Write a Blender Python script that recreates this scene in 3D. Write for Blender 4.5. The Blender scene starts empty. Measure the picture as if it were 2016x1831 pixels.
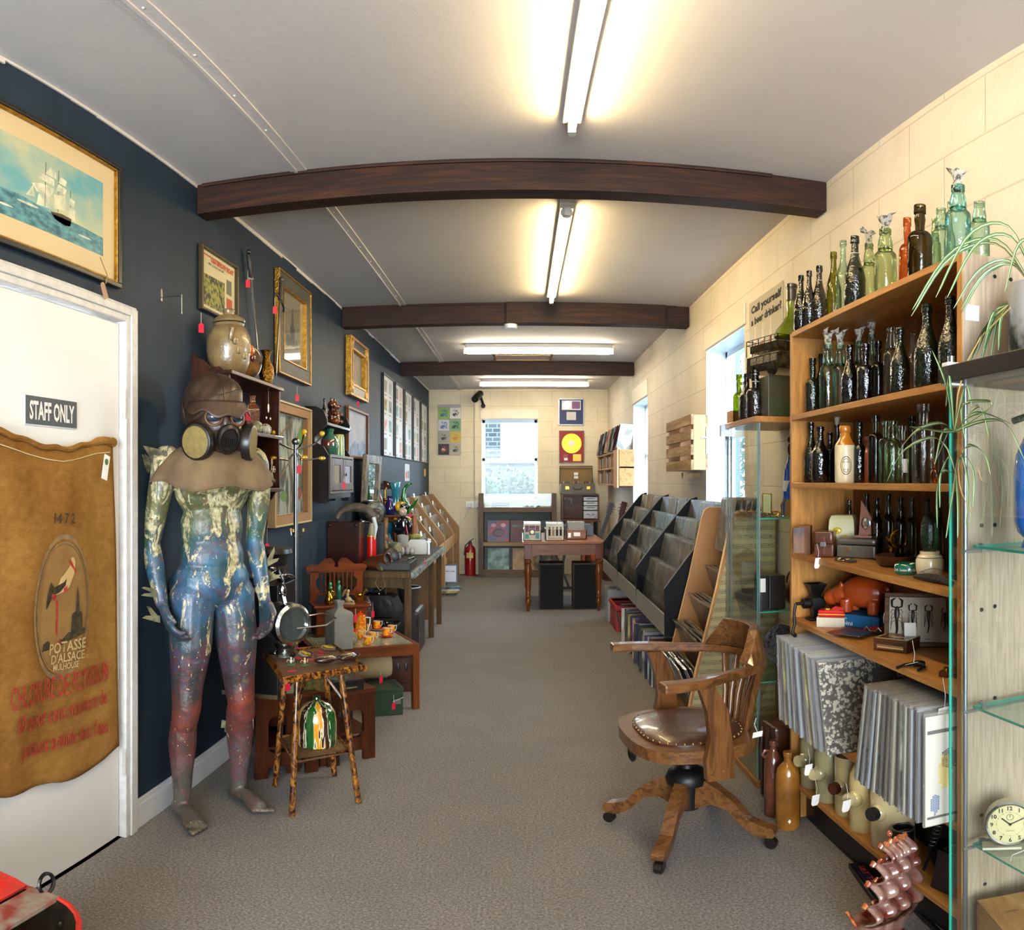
import bpy, math, random
from math import sin, cos, tan, atan, atan2, pi, hypot, sqrt
from mathutils import Vector, Matrix, Euler
random.seed(7)
S = bpy.context.scene; COL = S.collection
# ---------- camera: the photograph is a stitched panorama; eye 1.38 m above the floor, looking along +Y
PF, PX, PY, EYE = 1482.34, 1026.46, 946.3, 1.38
cd = bpy.data.cameras.new('camera'); cam = bpy.data.objects.new('camera', cd); COL.objects.link(cam)
cam.location = (0, 0, EYE); cam.rotation_euler = (pi/2, 0, 0)
cd.type = 'PANO'; cd.panorama_type = 'EQUIRECTANGULAR'
cd.longitude_min = -PX/PF; cd.longitude_max = (2016-PX)/PF
cd.latitude_max = PY/PF; cd.latitude_min = -(1831-PY)/PF
cd.clip_start = 0.05; cd.clip_end = 200
S.camera = cam
# ---------- sky, daylight, exposure
W = bpy.data.worlds.new('sky'); S.world = W; W.use_nodes = True
bg = W.node_tree.nodes['Background']; bg.inputs[0].default_value = (0.80, 0.90, 1.0, 1); bg.inputs[1].default_value = 11.0
S.view_settings.view_transform = 'Standard'; S.view_settings.look = 'None'; S.view_settings.gamma = 1
S.view_settings.use_curve_mapping = False; S.view_settings.exposure = 0.95
try:
    S.cycles.transparent_max_bounces = 48; S.cycles.max_bounces = 10; S.cycles.diffuse_bounces = 5; S.cycles.glossy_bounces = 4
    S.cycles.sample_clamp_indirect = 6; S.cycles.use_denoising = True; S.cycles.caustics_reflective = False; S.cycles.caustics_refractive = False
except Exception: pass
def portal(name, loc, rot, sx, sy):
    # marks a window opening so that the sky's light is sampled through it; gives no light of its own
    l = bpy.data.lights.new(name, 'AREA'); l.shape = 'RECTANGLE'; l.size = sx; l.size_y = sy; l.cycles.is_portal = True
    o = bpy.data.objects.new(name, l); COL.objects.link(o); o.location = loc; o.rotation_euler = rot
portal('daylight_far_window', (-.17, 11.2, 1.69), (-pi/2, 0, 0), .83, 1.19)
portal('daylight_side_window', (1.45, 4.63, 1.69), (0, pi/2, 0), 1.21, .92)
portal('daylight_side_window_far', (1.45, 8.02, 1.66), (0, pi/2, 0), 1.17, .99)
l = bpy.data.lights.new('daylight_shopfront', 'AREA'); l.shape = 'RECTANGLE'; l.size = 2.5; l.size_y = 2.4; l.energy = 125; l.color = (.80, .90, 1)   # overcast daylight outside the shop front behind the camera
o = bpy.data.objects.new('daylight_shopfront', l); COL.objects.link(o); o.location = (-.05, -3.3, 1.35); o.rotation_euler = (pi/2, 0, 0)
# ---------- placing: a point of the photograph on a plane of the room
def _ray(u, v):
    t = (u-PX)/PF; p = (PY-v)/PF; return Vector((sin(t)*cos(p), cos(t)*cos(p), sin(p)))
def onx(u, v, X): d = _ray(u, v); k = X/d.x; return Vector((X, k*d.y, EYE+k*d.z))
def ony(u, v, Y): d = _ray(u, v); k = Y/d.y; return Vector((k*d.x, Y, EYE+k*d.z))
def onz(u, v, z=0): d = _ray(u, v); k = (z-EYE)/d.z; return Vector((k*d.x, k*d.y, z))
def zat(x, y, v): return EYE+hypot(x, y)*tan((PY-v)/PF)
XL, XR, ZC, YF = -1.364, 1.273, 2.73, 11.04
# ---------- mesh builder
class MB:
    def __init__(s): s.v = []; s.f = []; s.m = []; s.sm = []; s.cur = 0
    def add(s, vs, fs, smooth=False, m=None):
        b = len(s.v); s.v += [tuple(p) for p in vs]
        for f in fs: s.f.append([i+b for i in f]); s.m.append(s.cur if m is None else m); s.sm.append(smooth)
        return s
    def box(s, x0, x1, y0, y1, z0, z1, m=None):
        v = [(x, y, z) for z in (z0, z1) for y in (y0, y1) for x in (x0, x1)]
        return s.add(v, [(0,2,3,1),(4,5,7,6),(0,1,5,4),(2,6,7,3),(0,4,6,2),(1,3,7,5)], False, m)
    def obox(s, c, d, R=None, m=None):
        R = R or Matrix.Identity(3); c = Vector(c)
        v = [c+R@Vector((x*d[0]/2, y*d[1]/2, z*d[2]/2)) for z in (-1,1) for y in (-1,1) for x in (-1,1)]
        return s.add(v, [(0,2,3,1),(4,5,7,6),(0,1,5,4),(2,6,7,3),(0,4,6,2),(1,3,7,5)], False, m)
    def beam(s, a, b, w, h, m=None, up=(0,0,1)):
        a, b = Vector(a), Vector(b); z = (b-a); L = z.length; z.normalize()
        x = Vector(up).cross(z)
        if x.length < 1e-4: x = Vector((1,0,0))
        x.normalize(); y = z.cross(x)
        return s.obox((a+b)/2, (w, h, L), Matrix((x, y, z)).transposed(), m)
    def prism(s, pts, o, ux, uy, th, m=None, smooth=False):   # polygon pts in frame (o,ux,uy) extruded th along ux x uy
        o, ux, uy = Vector(o), Vector(ux), Vector(uy); n = ux.cross(uy).normalized()*th; k = len(pts)
        a = [o+ux*p[0]+uy*p[1] for p in pts]; v = a+[p+n for p in a]
        fs = [list(range(k))[::-1], list(range(k, 2*k))]+[(i, (i+1) % k, k+(i+1) % k, k+i) for i in range(k)]
        s.add(v, fs[:2], False, m); return s.add(v, fs[2:], smooth, m)
    def poly(s, pts, o, ux, uy, m=None):
        o, ux, uy = Vector(o), Vector(ux), Vector(uy); return s.add([o+ux*p[0]+uy*p[1] for p in pts], [list(range(len(pts)))], False, m)
    def lathe(s, pr, n=20, c=(0,0,0), R=None, m=None, sx=1, sy=1, cap=True):
        R = R or Matrix.Identity(3); c = Vector(c); v = []; fs = []
        for r, z in pr:
            for i in range(n): a = 2*pi*i/n; v.append(c+R@Vector((r*cos(a)*sx, r*sin(a)*sy, z)))
        for j in range(len(pr)-1):
            for i in range(n): fs.append((j*n+i, j*n+(i+1) % n, (j+1)*n+(i+1) % n, (j+1)*n+i))
        if cap and any(abs(q[1]-pr[0][1]) > 1e-7 for q in pr):
            if pr[0][0] > 1e-4: fs.append(list(range(n))[::-1])
            if pr[-1][0] > 1e-4: fs.append([(len(pr)-1)*n+i for i in range(n)])
        return s.add(v, fs, True, m)
    def tube(s, pts, r, n=8, m=None, sq=1.0, caps=True):
        P = [Vector(p) for p in pts]; k = len(P); rr = r if isinstance(r, (list, tuple)) else [r]*k
        v = []; fs = []; prev = None
        for i, p in enumerate(P):
            t = (P[min(i+1, k-1)]-P[max(i-1, 0)]).normalized()
            if prev is None: x = t.cross(Vector((0,0,1))) if abs(t.z) < .95 else t.cross(Vector((1,0,0)))
            else: x = prev-t*prev.dot(t)
            x.normalize(); prev = x; y = t.cross(x)
            for j in range(n): a = 2*pi*j/n; v.append(p+x*(rr[i]*cos(a))+y*(rr[i]*sin(a)*sq))
        for i in range(k-1):
            for j in range(n): fs.append((i*n+j, i*n+(j+1) % n, (i+1)*n+(j+1) % n, (i+1)*n+j))
        if caps: fs += [list(range(n))[::-1], [(k-1)*n+j for j in range(n)]]
        return s.add(v, fs, True, m)
    def cyl(s, a, b, r, n=14, m=None, r2=None): return s.tube([a, b], [r, r if r2 is None else r2], n, m)
    def ball(s, c, r, n=14, m=None, R=None):
        rx, ry, rz = r if isinstance(r, (list, tuple)) else (r, r, r)
        pr = [(max(1e-5, sin(pi*j/(n//2))), -cos(pi*j/(n//2))) for j in range(n//2+1)]
        R = R or Matrix.Identity(3); c = Vector(c); v = []; fs = []
        for q, z in pr:
            for i in range(n): a = 2*pi*i/n; v.append(c+R@Vector((q*cos(a)*rx, q*sin(a)*ry, z*rz)))
        for j in range(n//2):
            for i in range(n): fs.append((j*n+i, j*n+(i+1) % n, (j+1)*n+(i+1) % n, (j+1)*n+i))
        return s.add(v, fs, True, m)
    def ring(s, c, R1, r, nrm=(0,0,1), n=24, k=6, m=None, a0=0, a1=2*pi):
        z = Vector(nrm).normalized(); x = z.orthogonal().normalized(); y = z.cross(x); c = Vector(c)
        full = abs(a1-a0-2*pi) < 1e-6
        pts = [c+x*R1*cos(a0+(a1-a0)*i/n)+y*R1*sin(a0+(a1-a0)*i/n) for i in range(n+1)]
        return s.tube(pts, r, k, m, caps=not full)
    def grid(s, fn, nu, nv, m=None, smooth=True):
        v = [fn(i/nu, j/nv) for j in range(nv+1) for i in range(nu+1)]; w = nu+1
        return s.add(v, [(j*w+i, j*w+i+1, (j+1)*w+i+1, (j+1)*w+i) for j in range(nv) for i in range(nu)], smooth, m)
def O(name, mb, mats, parent=None, loc=None, rot=None, bevel=0, sub=0, solid=0):
    me = bpy.data.meshes.new(name); me.from_pydata([tuple(p) for p in mb.v], [], mb.f)
    if not isinstance(mats, (list, tuple)): mats = [mats]
    for m in mats: me.materials.append(m)
    me.polygons.foreach_set('material_index', [min(i, len(mats)-1) for i in mb.m]); me.polygons.foreach_set('use_smooth', mb.sm); me.update()
    if any(mb.sm): me.set_sharp_from_angle(angle=0.75)
    o = bpy.data.objects.new(name, me); COL.objects.link(o)
    if parent: o.parent = parent
    if loc is not None: o.location = loc
    if rot is not None: o.rotation_euler = rot
    if solid: k = o.modifiers.new('solid', 'SOLIDIFY'); k.thickness = solid; k.offset = 0
    if bevel: k = o.modifiers.new('bevel', 'BEVEL'); k.width = bevel; k.segments = 2; k.limit_method = 'ANGLE'; k.angle_limit = 0.7
    if sub: k = o.modifiers.new('sub', 'SUBSURF'); k.levels = sub; k.render_levels = sub
    return o
def tag(o, label, cat, group=None):
    o['label'] = label; o['category'] = cat
    if group: o['group'] = group
    return o
def T(name, label, cat, loc=(0,0,0), rz=0, group=None, rot=None):
    o = bpy.data.objects.new(name, None); COL.objects.link(o); o.location = loc; o.rotation_euler = rot or (0,0,rz); o.empty_display_size = .05
    return tag(o, label, cat, group)
def struct(o): o['kind'] = 'structure'; return o
def kids(o): return [c for c in KID.get(o, [])]
def dup(o, loc=None, rz=None, label=None, group=None, parent=None):
    ch = [c for c in bpy.data.objects if c.parent == o] if o.type == 'EMPTY' or o.get('haskids') else []
    c = o.copy(); COL.objects.link(c)
    if parent: c.parent = parent
    if loc is not None: c.location = loc
    if rz is not None: c.rotation_euler = (0,0,rz)
    if label: c['label'] = label
    if group: c['group'] = group
    for k in ch: dup(k, parent=c)
    return c
def text(body, size, mat, parent, loc, rot, ext=0.0006, name='lettering', sx=1, warp=None, M3=None, fit=None, sp=1, bold=.012):
    # lettering as a mesh: in the frame (loc, rot) or along the line fit=(left, right, normal, cap height)
    cu = bpy.data.curves.new(name, 'FONT'); cu.body = body; cu.size = 1; cu.extrude = 0; cu.align_x = 'CENTER'; cu.align_y = 'CENTER'
    cu.resolution_u = 2; cu.offset = bold; cu.space_character = sp
    tmp = bpy.data.objects.new('tmp', cu); me = bpy.data.meshes.new_from_object(tmp); bpy.data.objects.remove(tmp)
    xs = [v.co.x for v in me.vertices]; ys = [v.co.y for v in me.vertices]; cx, cy = (max(xs)+min(xs))/2, (max(ys)+min(ys))/2; w = max(xs)-min(xs)
    if fit:
        a, b, n, h = fit; a, b, n = Vector(a), Vector(b), Vector(n).normalized(); ux = b-a; L = ux.length; ux.normalize(); uy = n.cross(ux)
        loc = (a+b)/2; M = Matrix((ux*(L/w), uy*(h/.72), n)).transposed()
    else:
        M = (M3 or Euler(rot).to_matrix())@Matrix.Diagonal((size*sx, size, size)); n = (M@Vector((0,0,1))).normalized()
    loc = Vector(loc)
    for v in me.vertices:
        p = loc+M@Vector((v.co.x-cx, v.co.y-cy, 0))+n*ext; v.co = warp(p) if warp else p
    me.name = name; me.materials.clear(); me.materials.append(mat)
    o = bpy.data.objects.new(name, me); COL.objects.link(o); o.parent = parent; return o
# ---------- materials
def C(h):
    if not isinstance(h, str): return (*h[:3], 1)
    h = h.lstrip('#'); c = [int(h[i:i+2], 16)/255 for i in (0,2,4)]
    return tuple((x/12.92 if x <= .04045 else ((x+.055)/1.055)**2.4) for x in c)+(1,)
_MC = {}
def nt(name):
    m = bpy.data.materials.new(name); m.use_nodes = True; t = m.node_tree; b = t.nodes['Principled BSDF']; return m, t, b
def N(t, typ, **kw):
    n = t.nodes.new(typ)
    for k, v in kw.items():
        if k.startswith('i_'):
            k = k[2:]; k = int(k) if k.isdigit() else k.replace('_', ' '); n.inputs[k].default_value = v
        else: setattr(n, k, v)
    return n
def coord(t, sc=(1,1,1), rot=(0,0,0), loc=(0,0,0)):
    tc = N(t, 'ShaderNodeTexCoord'); mp = N(t, 'ShaderNodeMapping'); mp.inputs['Scale'].default_value = sc; mp.inputs['Rotation'].default_value = rot; mp.inputs['Location'].default_value = loc
    t.links.new(tc.outputs['Object'], mp.inputs[0]); return mp.outputs[0]
def ramp(t, fac, stops, const=False):
    r = N(t, 'ShaderNodeValToRGB'); e = r.color_ramp.elements
    if const: r.color_ramp.interpolation = 'CONSTANT'
    while len(e) < len(stops): e.new(0.5)
    for k, (p, c) in zip(e, stops): k.position = p; k.color = C(c)
    t.links.new(fac, r.inputs[0]); return r.outputs[0]
def mixc(t, fac, a, b, mode='MIX'):
    n = N(t, 'ShaderNodeMix', data_type='RGBA', blend_type=mode)
    for i, x in ((0, fac), (6, a), (7, b)):
        if hasattr(x, 'links'): t.links.new(x, n.inputs[i])
        elif i == 0: n.inputs[0].default_value = x
        else: n.inputs[i].default_value = C(x)
    return n.outputs[2]
def noise(t, vec, scale, detail=3, rough=.55, dist=0):
    n = N(t, 'ShaderNodeTexNoise'); n.inputs['Scale'].default_value = scale; n.inputs['Detail'].default_value = detail; n.inputs['Roughness'].default_value = rough; n.inputs['Distortion'].default_value = dist
    t.links.new(vec, n.inputs['Vector']); return n.outputs['Fac']
def bumpn(t, b, h, s, d=0.01):
    n = N(t, 'ShaderNodeBump'); n.inputs['Strength'].default_value = s; n.inputs['Distance'].default_value = d
    t.links.new(h, n.inputs['Height']); t.links.new(n.outputs[0], b.inputs['Normal'])
def mt(name, col, r=.5, m=0, var=.12, vs=6, bump=0, bs=60, col2=None, coat=0, sc=(1,1,1), emit=0, spec=.5, lo=.35, hi=.65):
    if name in _MC: return _MC[name]
    mat, t, b = nt(name); _MC[name] = mat
    b.inputs['Roughness'].default_value = r; b.inputs['Metallic'].default_value = m; b.inputs['Coat Weight'].default_value = coat; b.inputs['Coat Roughness'].default_value = .08
    b.inputs['Specular IOR Level'].default_value = spec
    c = C(col); c2 = C(col2) if col2 else tuple(x*(1-var) for x in c[:3])+(1,)
    if var > 0 or col2:
        f = noise(t, coord(t, sc), vs); t.links.new(ramp(t, f, [(lo, c2), (hi, c)]), b.inputs['Base Color'])
    else: b.inputs['Base Color'].default_value = c
    if bump: bumpn(t, b, noise(t, coord(t, sc), bs), bump)
    if emit: b.inputs['Emission Color'].default_value = c; b.inputs['Emission Strength'].default_value = emit
    return mat
def wood(name, c1, c2, axis='x', sc=10, r=.45, coat=0, bump=.15, stretch=12, c3=None):
    if name in _MC: return _MC[name]
    mat, t, b = nt(name); _MC[name] = mat
    s = {'x': (1,stretch,stretch), 'y': (stretch,1,stretch), 'z': (stretch,stretch,1)}[axis]
    v = coord(t, s); f = noise(t, v, sc*.3, 5, .6, .6)
    g = noise(t, coord(t, tuple(k*4 for k in s)), sc*.5, 2)
    col = ramp(t, f, [(.3, c2), (.5, c1), (.62, c2), (.75, c1)]) if c3 is None else ramp(t, f, [(.3, c3), (.48, c2), (.66, c1)])
    col = mixc(t, .22, col, ramp(t, g, [(.35, '#1a0e06'), (.6, '#ffffff')]), 'MULTIPLY')
    t.links.new(col, b.inputs['Base Color']); b.inputs['Roughness'].default_value = r; b.inputs['Coat Weight'].default_value = coat; b.inputs['Specular IOR Level'].default_value = .25
    if bump: bumpn(t, b, g, bump, .002)
    return mat
def glass(name, tint, gl=.08, rough=.03, dens=1.0, bump=0, bs=60, haze=0):
    # clear or tinted glass wall: tinted light passes, fresnel reflection on top
    if name in _MC: return _MC[name]
    mat = bpy.data.materials.new(name); mat.use_nodes = True; t = mat.node_tree; _MC[name] = mat; t.nodes.clear()
    o = N(t, 'ShaderNodeOutputMaterial'); tr = N(t, 'ShaderNodeBsdfTransparent'); g = N(t, 'ShaderNodeBsdfGlossy'); mx = N(t, 'ShaderNodeMixShader')
    lw = N(t, 'ShaderNodeLayerWeight'); lw.inputs['Blend'].default_value = .35; g.inputs['Roughness'].default_value = rough
    c = C(tint); edge = tuple(x**(1+dens) for x in c[:3])+(1,)
    rp = ramp(t, lw.outputs['Facing'], [(0.0, c), (0.92, edge)]); t.links.new(rp, tr.inputs['Color'])
    mr = N(t, 'ShaderNodeMapRange'); mr.inputs['To Min'].default_value = gl*.15; mr.inputs['To Max'].default_value = min(1, gl*5); t.links.new(lw.outputs['Fresnel'], mr.inputs['Value'])
    t.links.new(mr.outputs[0], mx.inputs[0]); t.links.new(tr.outputs[0], mx.inputs[1]); t.links.new(g.outputs[0], mx.inputs[2]); t.links.new(mx.outputs[0], o.inputs[0])
    if haze: df = N(t, 'ShaderNodeBsdfDiffuse'); df.inputs[0].default_value = (.80, .74, .66, 1); m2 = N(t, 'ShaderNodeMixShader'); m2.inputs[0].default_value = haze; t.links.new(mx.outputs[0], m2.inputs[1]); t.links.new(df.outputs[0], m2.inputs[2]); t.links.new(m2.outputs[0], o.inputs[0])
    if bump:
        bn = N(t, 'ShaderNodeBump'); bn.inputs['Strength'].default_value = bump; bn.inputs['Distance'].default_value = .004
        t.links.new(noise(t, coord(t), bs, 2), bn.inputs['Height']); t.links.new(bn.outputs[0], g.inputs['Normal']); t.links.new(bn.outputs[0], lw.inputs['Normal'])
    return mat
def emis(name, col, s):
    mat, t, b = nt(name); b.inputs['Base Color'].default_value = C(col); b.inputs['Emission Color'].default_value = C(col); b.inputs['Emission Strength'].default_value = s; return mat
white = mt('white_gloss', '#d9d9d6', .35, var=.06); black = mt('black_satin', '#0c0c0d', .4, var=0); red = mt('red_tag_card', '#c41230', .6, var=.05)
tagw = mt('white_card', '#e6e2d8', .7, var=.05); chrome = mt('chrome', '#c8c8c8', .15, 1, var=.05); brass = mt('brass', '#c9962e', .22, 1, var=.25, vs=20)
gold = mt('gold_leaf', '#b8862b', .35, .85, var=.45, vs=40, bump=.4, bs=90); steel = mt('grey_steel', '#8d8d8d', .35, 1, var=.15)
inkb = mt('black_ink', '#161412', .8, var=0); inkr = mt('red_ink', '#a8262b', .85, var=.2, vs=40); string = mt('white_string', '#d8d2c4', .9, var=.1)
navy = None
# ================= the room =================
def carpet_mat():
    mat, t, b = nt('grey_carpet'); v = coord(t)
    f = noise(t, v, 120, 2, .7); g = noise(t, v, 3.2, 4); c = ramp(t, f, [(.30, '#403e3c'), (.5, '#837e7a'), (.70, '#bab5b0')])
    c = mixc(t, .55, c, ramp(t, g, [(.38, '#8e8e92'), (.62, '#b2aeac')]), 'MULTIPLY'); c = mixc(t, .35, c, '#8a8580')
    h = noise(t, coord(t, (1,1,1), loc=(3,1,0)), 1.7, 5); c = mixc(t, ramp(t, h, [(.66, '#000000'), (.72, '#555555')]), c, '#4d4945')
    t.links.new(c, b.inputs['Base Color']); b.inputs['Roughness'].default_value = .95; b.inputs['Specular IOR Level'].default_value = .1; bumpn(t, b, f, .3, .003); return mat
def block_mat(name, c1, c2, rot):
    mat, t, b = nt(name); v0 = coord(t); sp3 = N(t, 'ShaderNodeSeparateXYZ'); cb = N(t, 'ShaderNodeCombineXYZ'); t.links.new(v0, sp3.inputs[0])
    t.links.new(sp3.outputs[rot], cb.inputs[0]); t.links.new(sp3.outputs[2], cb.inputs[1]); v = cb.outputs[0]
    br = N(t, 'ShaderNodeTexBrick'); br.inputs['Scale'].default_value = 1; br.inputs['Brick Width'].default_value = .45; br.inputs['Row Height'].default_value = .225
    br.inputs['Mortar Size'].default_value = .004; br.inputs['Mortar Smooth'].default_value = .6; t.links.new(v, br.inputs['Vector'])
    f = noise(t, v, 2.2, 5); c = ramp(t, f, [(.35, c2), (.6, c1)])
    sp = noise(t, v, 30, 4, .75, .3); c = mixc(t, ramp(t, sp, [(.70, '#000000'), (.76, '#666666')]), c, '#6b5a44')
    mor = mixc(t, .65, ramp(t, br.outputs['Fac'], [(0, '#ffffff'), (1, '#b9ae9c')]), '#ffffff'); c = mixc(t, 1, c, mor, 'MULTIPLY')
    t.links.new(c, b.inputs['Base Color']); b.inputs['Roughness'].default_value = .6; b.inputs['Specular IOR Level'].default_value = .25
    ht = N(t, 'ShaderNodeMath', operation='MULTIPLY_ADD'); ht.inputs[1].default_value = -1.0; t.links.new(br.outputs['Fac'], ht.inputs[0]); t.links.new(noise(t, v, 22, 5, .6), ht.inputs[2]); bumpn(t, b, ht.outputs[0], .45, .006); return mat
navym = nt('navy_wall_paint')
def navy_mat():
    mat, t, b = navym; v = coord(t)
    f = noise(t, coord(t, (1,1,.25)), 6, 5); c = ramp(t, f, [(.3, '#1b2732'), (.7, '#223140')])
    n2 = noise(t, v, 26, 3, .8, .2); c = mixc(t, ramp(t, n2, [(.745, '#000000'), (.765, '#999999')]), c, '#8c929a')
    t.links.new(c, b.inputs['Base Color']); b.inputs['Roughness'].default_value = .6; b.inputs['Specular IOR Level'].default_value = .25; bumpn(t, b, f, .1); return mat
M_navy = navy_mat(); M_cream = block_mat('cream_block_paint', '#ddd2c0', '#d2c6b2', 1); M_cream2 = block_mat('cream_block_paint_far', '#dacdb0', '#cfc1a2', 0)
M_ceil = mt('ceiling_paint', '#bdb7b3', .75, var=.07, vs=1.5, bump=.12, bs=25)
struct(O('floor', MB().box(XL-.1, XR+.1, -3, YF+.1, -.1, 0), carpet_mat()))
struct(O('ceiling', MB().box(XL-.1, XR+.1, -3, YF+.1, ZC, ZC+.1), M_ceil))
def wall_x(x0, x1, y0, y1, holes, axis):
    mb = MB(); cuts = sorted(holes); y = y0
    def bx(a, b, c, d):
        if axis == 'x': mb.box(x0, x1, a, b, c, d)
        else: mb.box(a, b, x0, x1, c, d)
    for a, b, c, d in cuts:
        bx(y, a, 0, ZC); bx(a, b, 0, c); bx(a, b, d, ZC); y = b
    bx(y, y1, 0, ZC); return mb
DY0, DY1, DZ = 1.50, 2.318, 1.95
struct(O('wall_left', wall_x(XL-.12, XL, -3, YF, [(1.45, 2.335, .0, 1.965)], 'x'), M_navy))
struct(O('wall_right', wall_x(XR, XR+.17, -3, YF+.3, [(4.167, 5.086, 1.08, 2.29), (7.521, 8.51, 1.08, 2.245)], 'x'), M_cream))
struct(O('wall_far', wall_x(YF, YF+.3, XL-.12, XR, [(-.585, .242, 1.10, 2.287)], 'y'), M_cream2))
struct(O('wall_behind', wall_x(-3.1, -3, XL-.12, XR+.17, [(-1.25, 1.15, .15, 2.5)], 'y'), M_cream2))
# beams
M_beam = wood('dark_beam', '#3a1f10', '#231007', 'x', 6, .6, bump=.4, c3='#47260f')
for n, (y, zb) in enumerate(((2.96, 2.585), (5.60, 2.57), (8.41, 2.58))):
    mb = MB().box(XL+.002, XR-.002, y, y+.11, zb, ZC-.001)
    mb.box(XL+.002 if n else XL+.03, XR-.25 if n == 0 else XR-.1, y-.012, y, ZC-.018, ZC-.001)
    if n == 1: mb.box(-.115, XR-.19, y-.03, y, zb-.005, ZC-.001)
    struct(O('trim_%d' % (n+1), mb, M_beam, bevel=.004))
M_strip = mt('ceiling_joint_paint', '#bcb6b2', .75, var=.05, bump=.15)
mb = MB()
for a, b in ((-3, 2.96), (3.07, 5.6), (5.71, 8.41), (8.52, YF)):
    mb.box(-.935, -.865, a, b, ZC-.007, ZC+.001); mb.box(-.915, -.903, a, b, ZC-.014, ZC-.006)
    for k in range(int((b-a)/.3)): mb.ball((-.89, a+.12+k*.3, ZC-.008), .005, 6)
struct(O('trim_4', mb, M_strip))
mb = MB()   # ragged white paint line between wall and ceiling
random.seed(3)
yy = -3
while yy < YF: s = .12+random.random()*.25; mb.box(XL, XL+.006, yy, min(yy+s, YF), ZC-.008-random.random()*.016, ZC-.0005); yy += s
struct(O('trim_5', mb, mt('cornice_white', '#cfc8bf', .7)))
mb = MB().box(-.30, .33, 8.0, 8.02, ZC-.012, ZC).box(-.30, .33, 8.32, 8.34, ZC-.012, ZC).box(-.30, -.28, 8.0, 8.34, ZC-.012, ZC).box(.31, .33, 8.0, 8.34, ZC-.012, ZC)
struct(O('trim_6', mb, wood('hatch_wood', '#a8825a', '#8d6a45', 'x')))
M_skirt = mt('skirting_white', '#d4d6da', .45, var=.08, vs=12)
struct(O('baseboard_left', MB().box(XL, XL+.016, 2.41, 7.2, 0, .105).box(XL, XL+.010, 2.41, 7.2, .105, .125), M_skirt, bevel=.003))
struct(O('baseboard_far', MB().box(-.9, -.2, YF-.016, YF, 0, .14), mt('skirting_cream', '#d9c9a6', .5), bevel=.003))
# windows
M_frame = mt('window_white', '#dfe6ee', .35, var=.03); M_pane = glass('window_glass', '#f2fbff', .03, dens=.1)
def window(n, o, u, w, h, nv):   # o: lower corner of the opening, u: along, nv: outward; frame set back
    o, u, nv = Vector(o), Vector(u), Vector(nv); z = Vector((0,0,1)); fr = MB(); gl = MB(); d = nv*.14
    def bar(a0, a1, c0, c1, dd=.06, off=0): fr.prism([(a0,c0),(a1,c0),(a1,c1),(a0,c1)], o+d+nv*off, u, z, dd)
    t = .045
    for a in ((0, w, 0, t), (0, w, h-t, h), (0, t, 0, h), (w-t, w, 0, h), (0, w, h*.5-.02, h*.5+.02)): bar(*a)
    gl.prism([(t,t),(w-t,t),(w-t,h-t),(t,h-t)], o+d+nv*.02, u, z, .004)
    r = T('window_%d' % n, '', ''); del r['label']; del r['category']; struct(r)
    struct(O('window_frame', fr, M_frame, r, bevel=.004)); struct(O('window_pane', gl, M_pane, r))
    lin = MB()  # white painted reveal
    k = .006
    for a in ((0, k, 0, h), (w-k, w, 0, h), (0, w, 0, k), (0, w, h-k, h)): lin.prism([(a[0],a[2]),(a[1],a[2]),(a[1],a[3]),(a[0],a[3])], o+nv*.001, u, z, .15 if (u.cross(z)).dot(nv) > 0 else -.15)
    struct(O('window_reveal', lin, M_frame, r))
window(1, (XR, 4.167, 1.08), (0,1,0), .919, 1.21, (1,0,0))
window(2, (XR, 7.521, 1.08), (0,1,0), .989, 1.165, (1,0,0))
window(3, (.242, YF, 1.10), (-1,0,0), .827, 1.187, (0,1,0))
M_blind = mt('blind_box_white', '#ded2bb', .5, var=.06)
struct(O('trim_7', MB().box(XR-.012, XR, 4.14, 5.09, 2.295, 2.43), M_blind, bevel=.004)); struct(O('trim_8', MB().box(XR-.012, XR, 7.5, 8.53, 2.25, 2.42), M_blind, bevel=.004))
struct(O('trim_9', MB().box(-.60, .25, YF-.02, YF, 2.29, 2.43), M_blind, bevel=.004))
# outside
def stone_mat():
    mat, t, b = nt('stone_wall'); v = coord(t, (1,1,1), (pi/2,0,0)); br = N(t, 'ShaderNodeTexBrick'); t.links.new(v, br.inputs['Vector'])
    br.inputs['Scale'].default_value = 2.6; br.inputs['Color1'].default_value = C('#17191c'); br.inputs['Color2'].default_value = C('#272a2e'); br.inputs['Mortar'].default_value = C('#4c4e50'); br.inputs['Mortar Size'].default_value = .03
    t.links.new(br.outputs['Color'], b.inputs['Base Color']); b.inputs['Roughness'].default_value = .9; return mat
M_stone = stone_mat()
def leaves(name, label, cat, boxes, n, col1, col2, sz, seed, group=None):
    random.seed(seed); mb = MB()
    for _ in range(n):
        c, r = random.choice(boxes); th = random.random()*2*pi; ph = math.acos(2*random.random()-1); q = random.random()**.4
        p = Vector((c[0]+r[0]*q*sin(ph)*cos(th), c[1]+r[1]*q*sin(ph)*sin(th), c[2]+r[2]*q*cos(ph)))
        a = Vector((random.gauss(0,1), random.gauss(0,1), random.gauss(0,1))).normalized(); b = a.orthogonal().normalized(); s = sz*(.6+random.random()*.8)
        mb.add([p-a*s, p+b*s*.45, p+a*s, p-b*s*.45], [(0,1,2,3)])
    return tag(O(name, mb, mt(name+'_leaf', col1, .7, col2=col2, vs=2)), label, cat, group)
ho = T('stone_house', 'grey stone house wall seen through the far window, its left half', 'building', (-.9, 16, 0))
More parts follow.
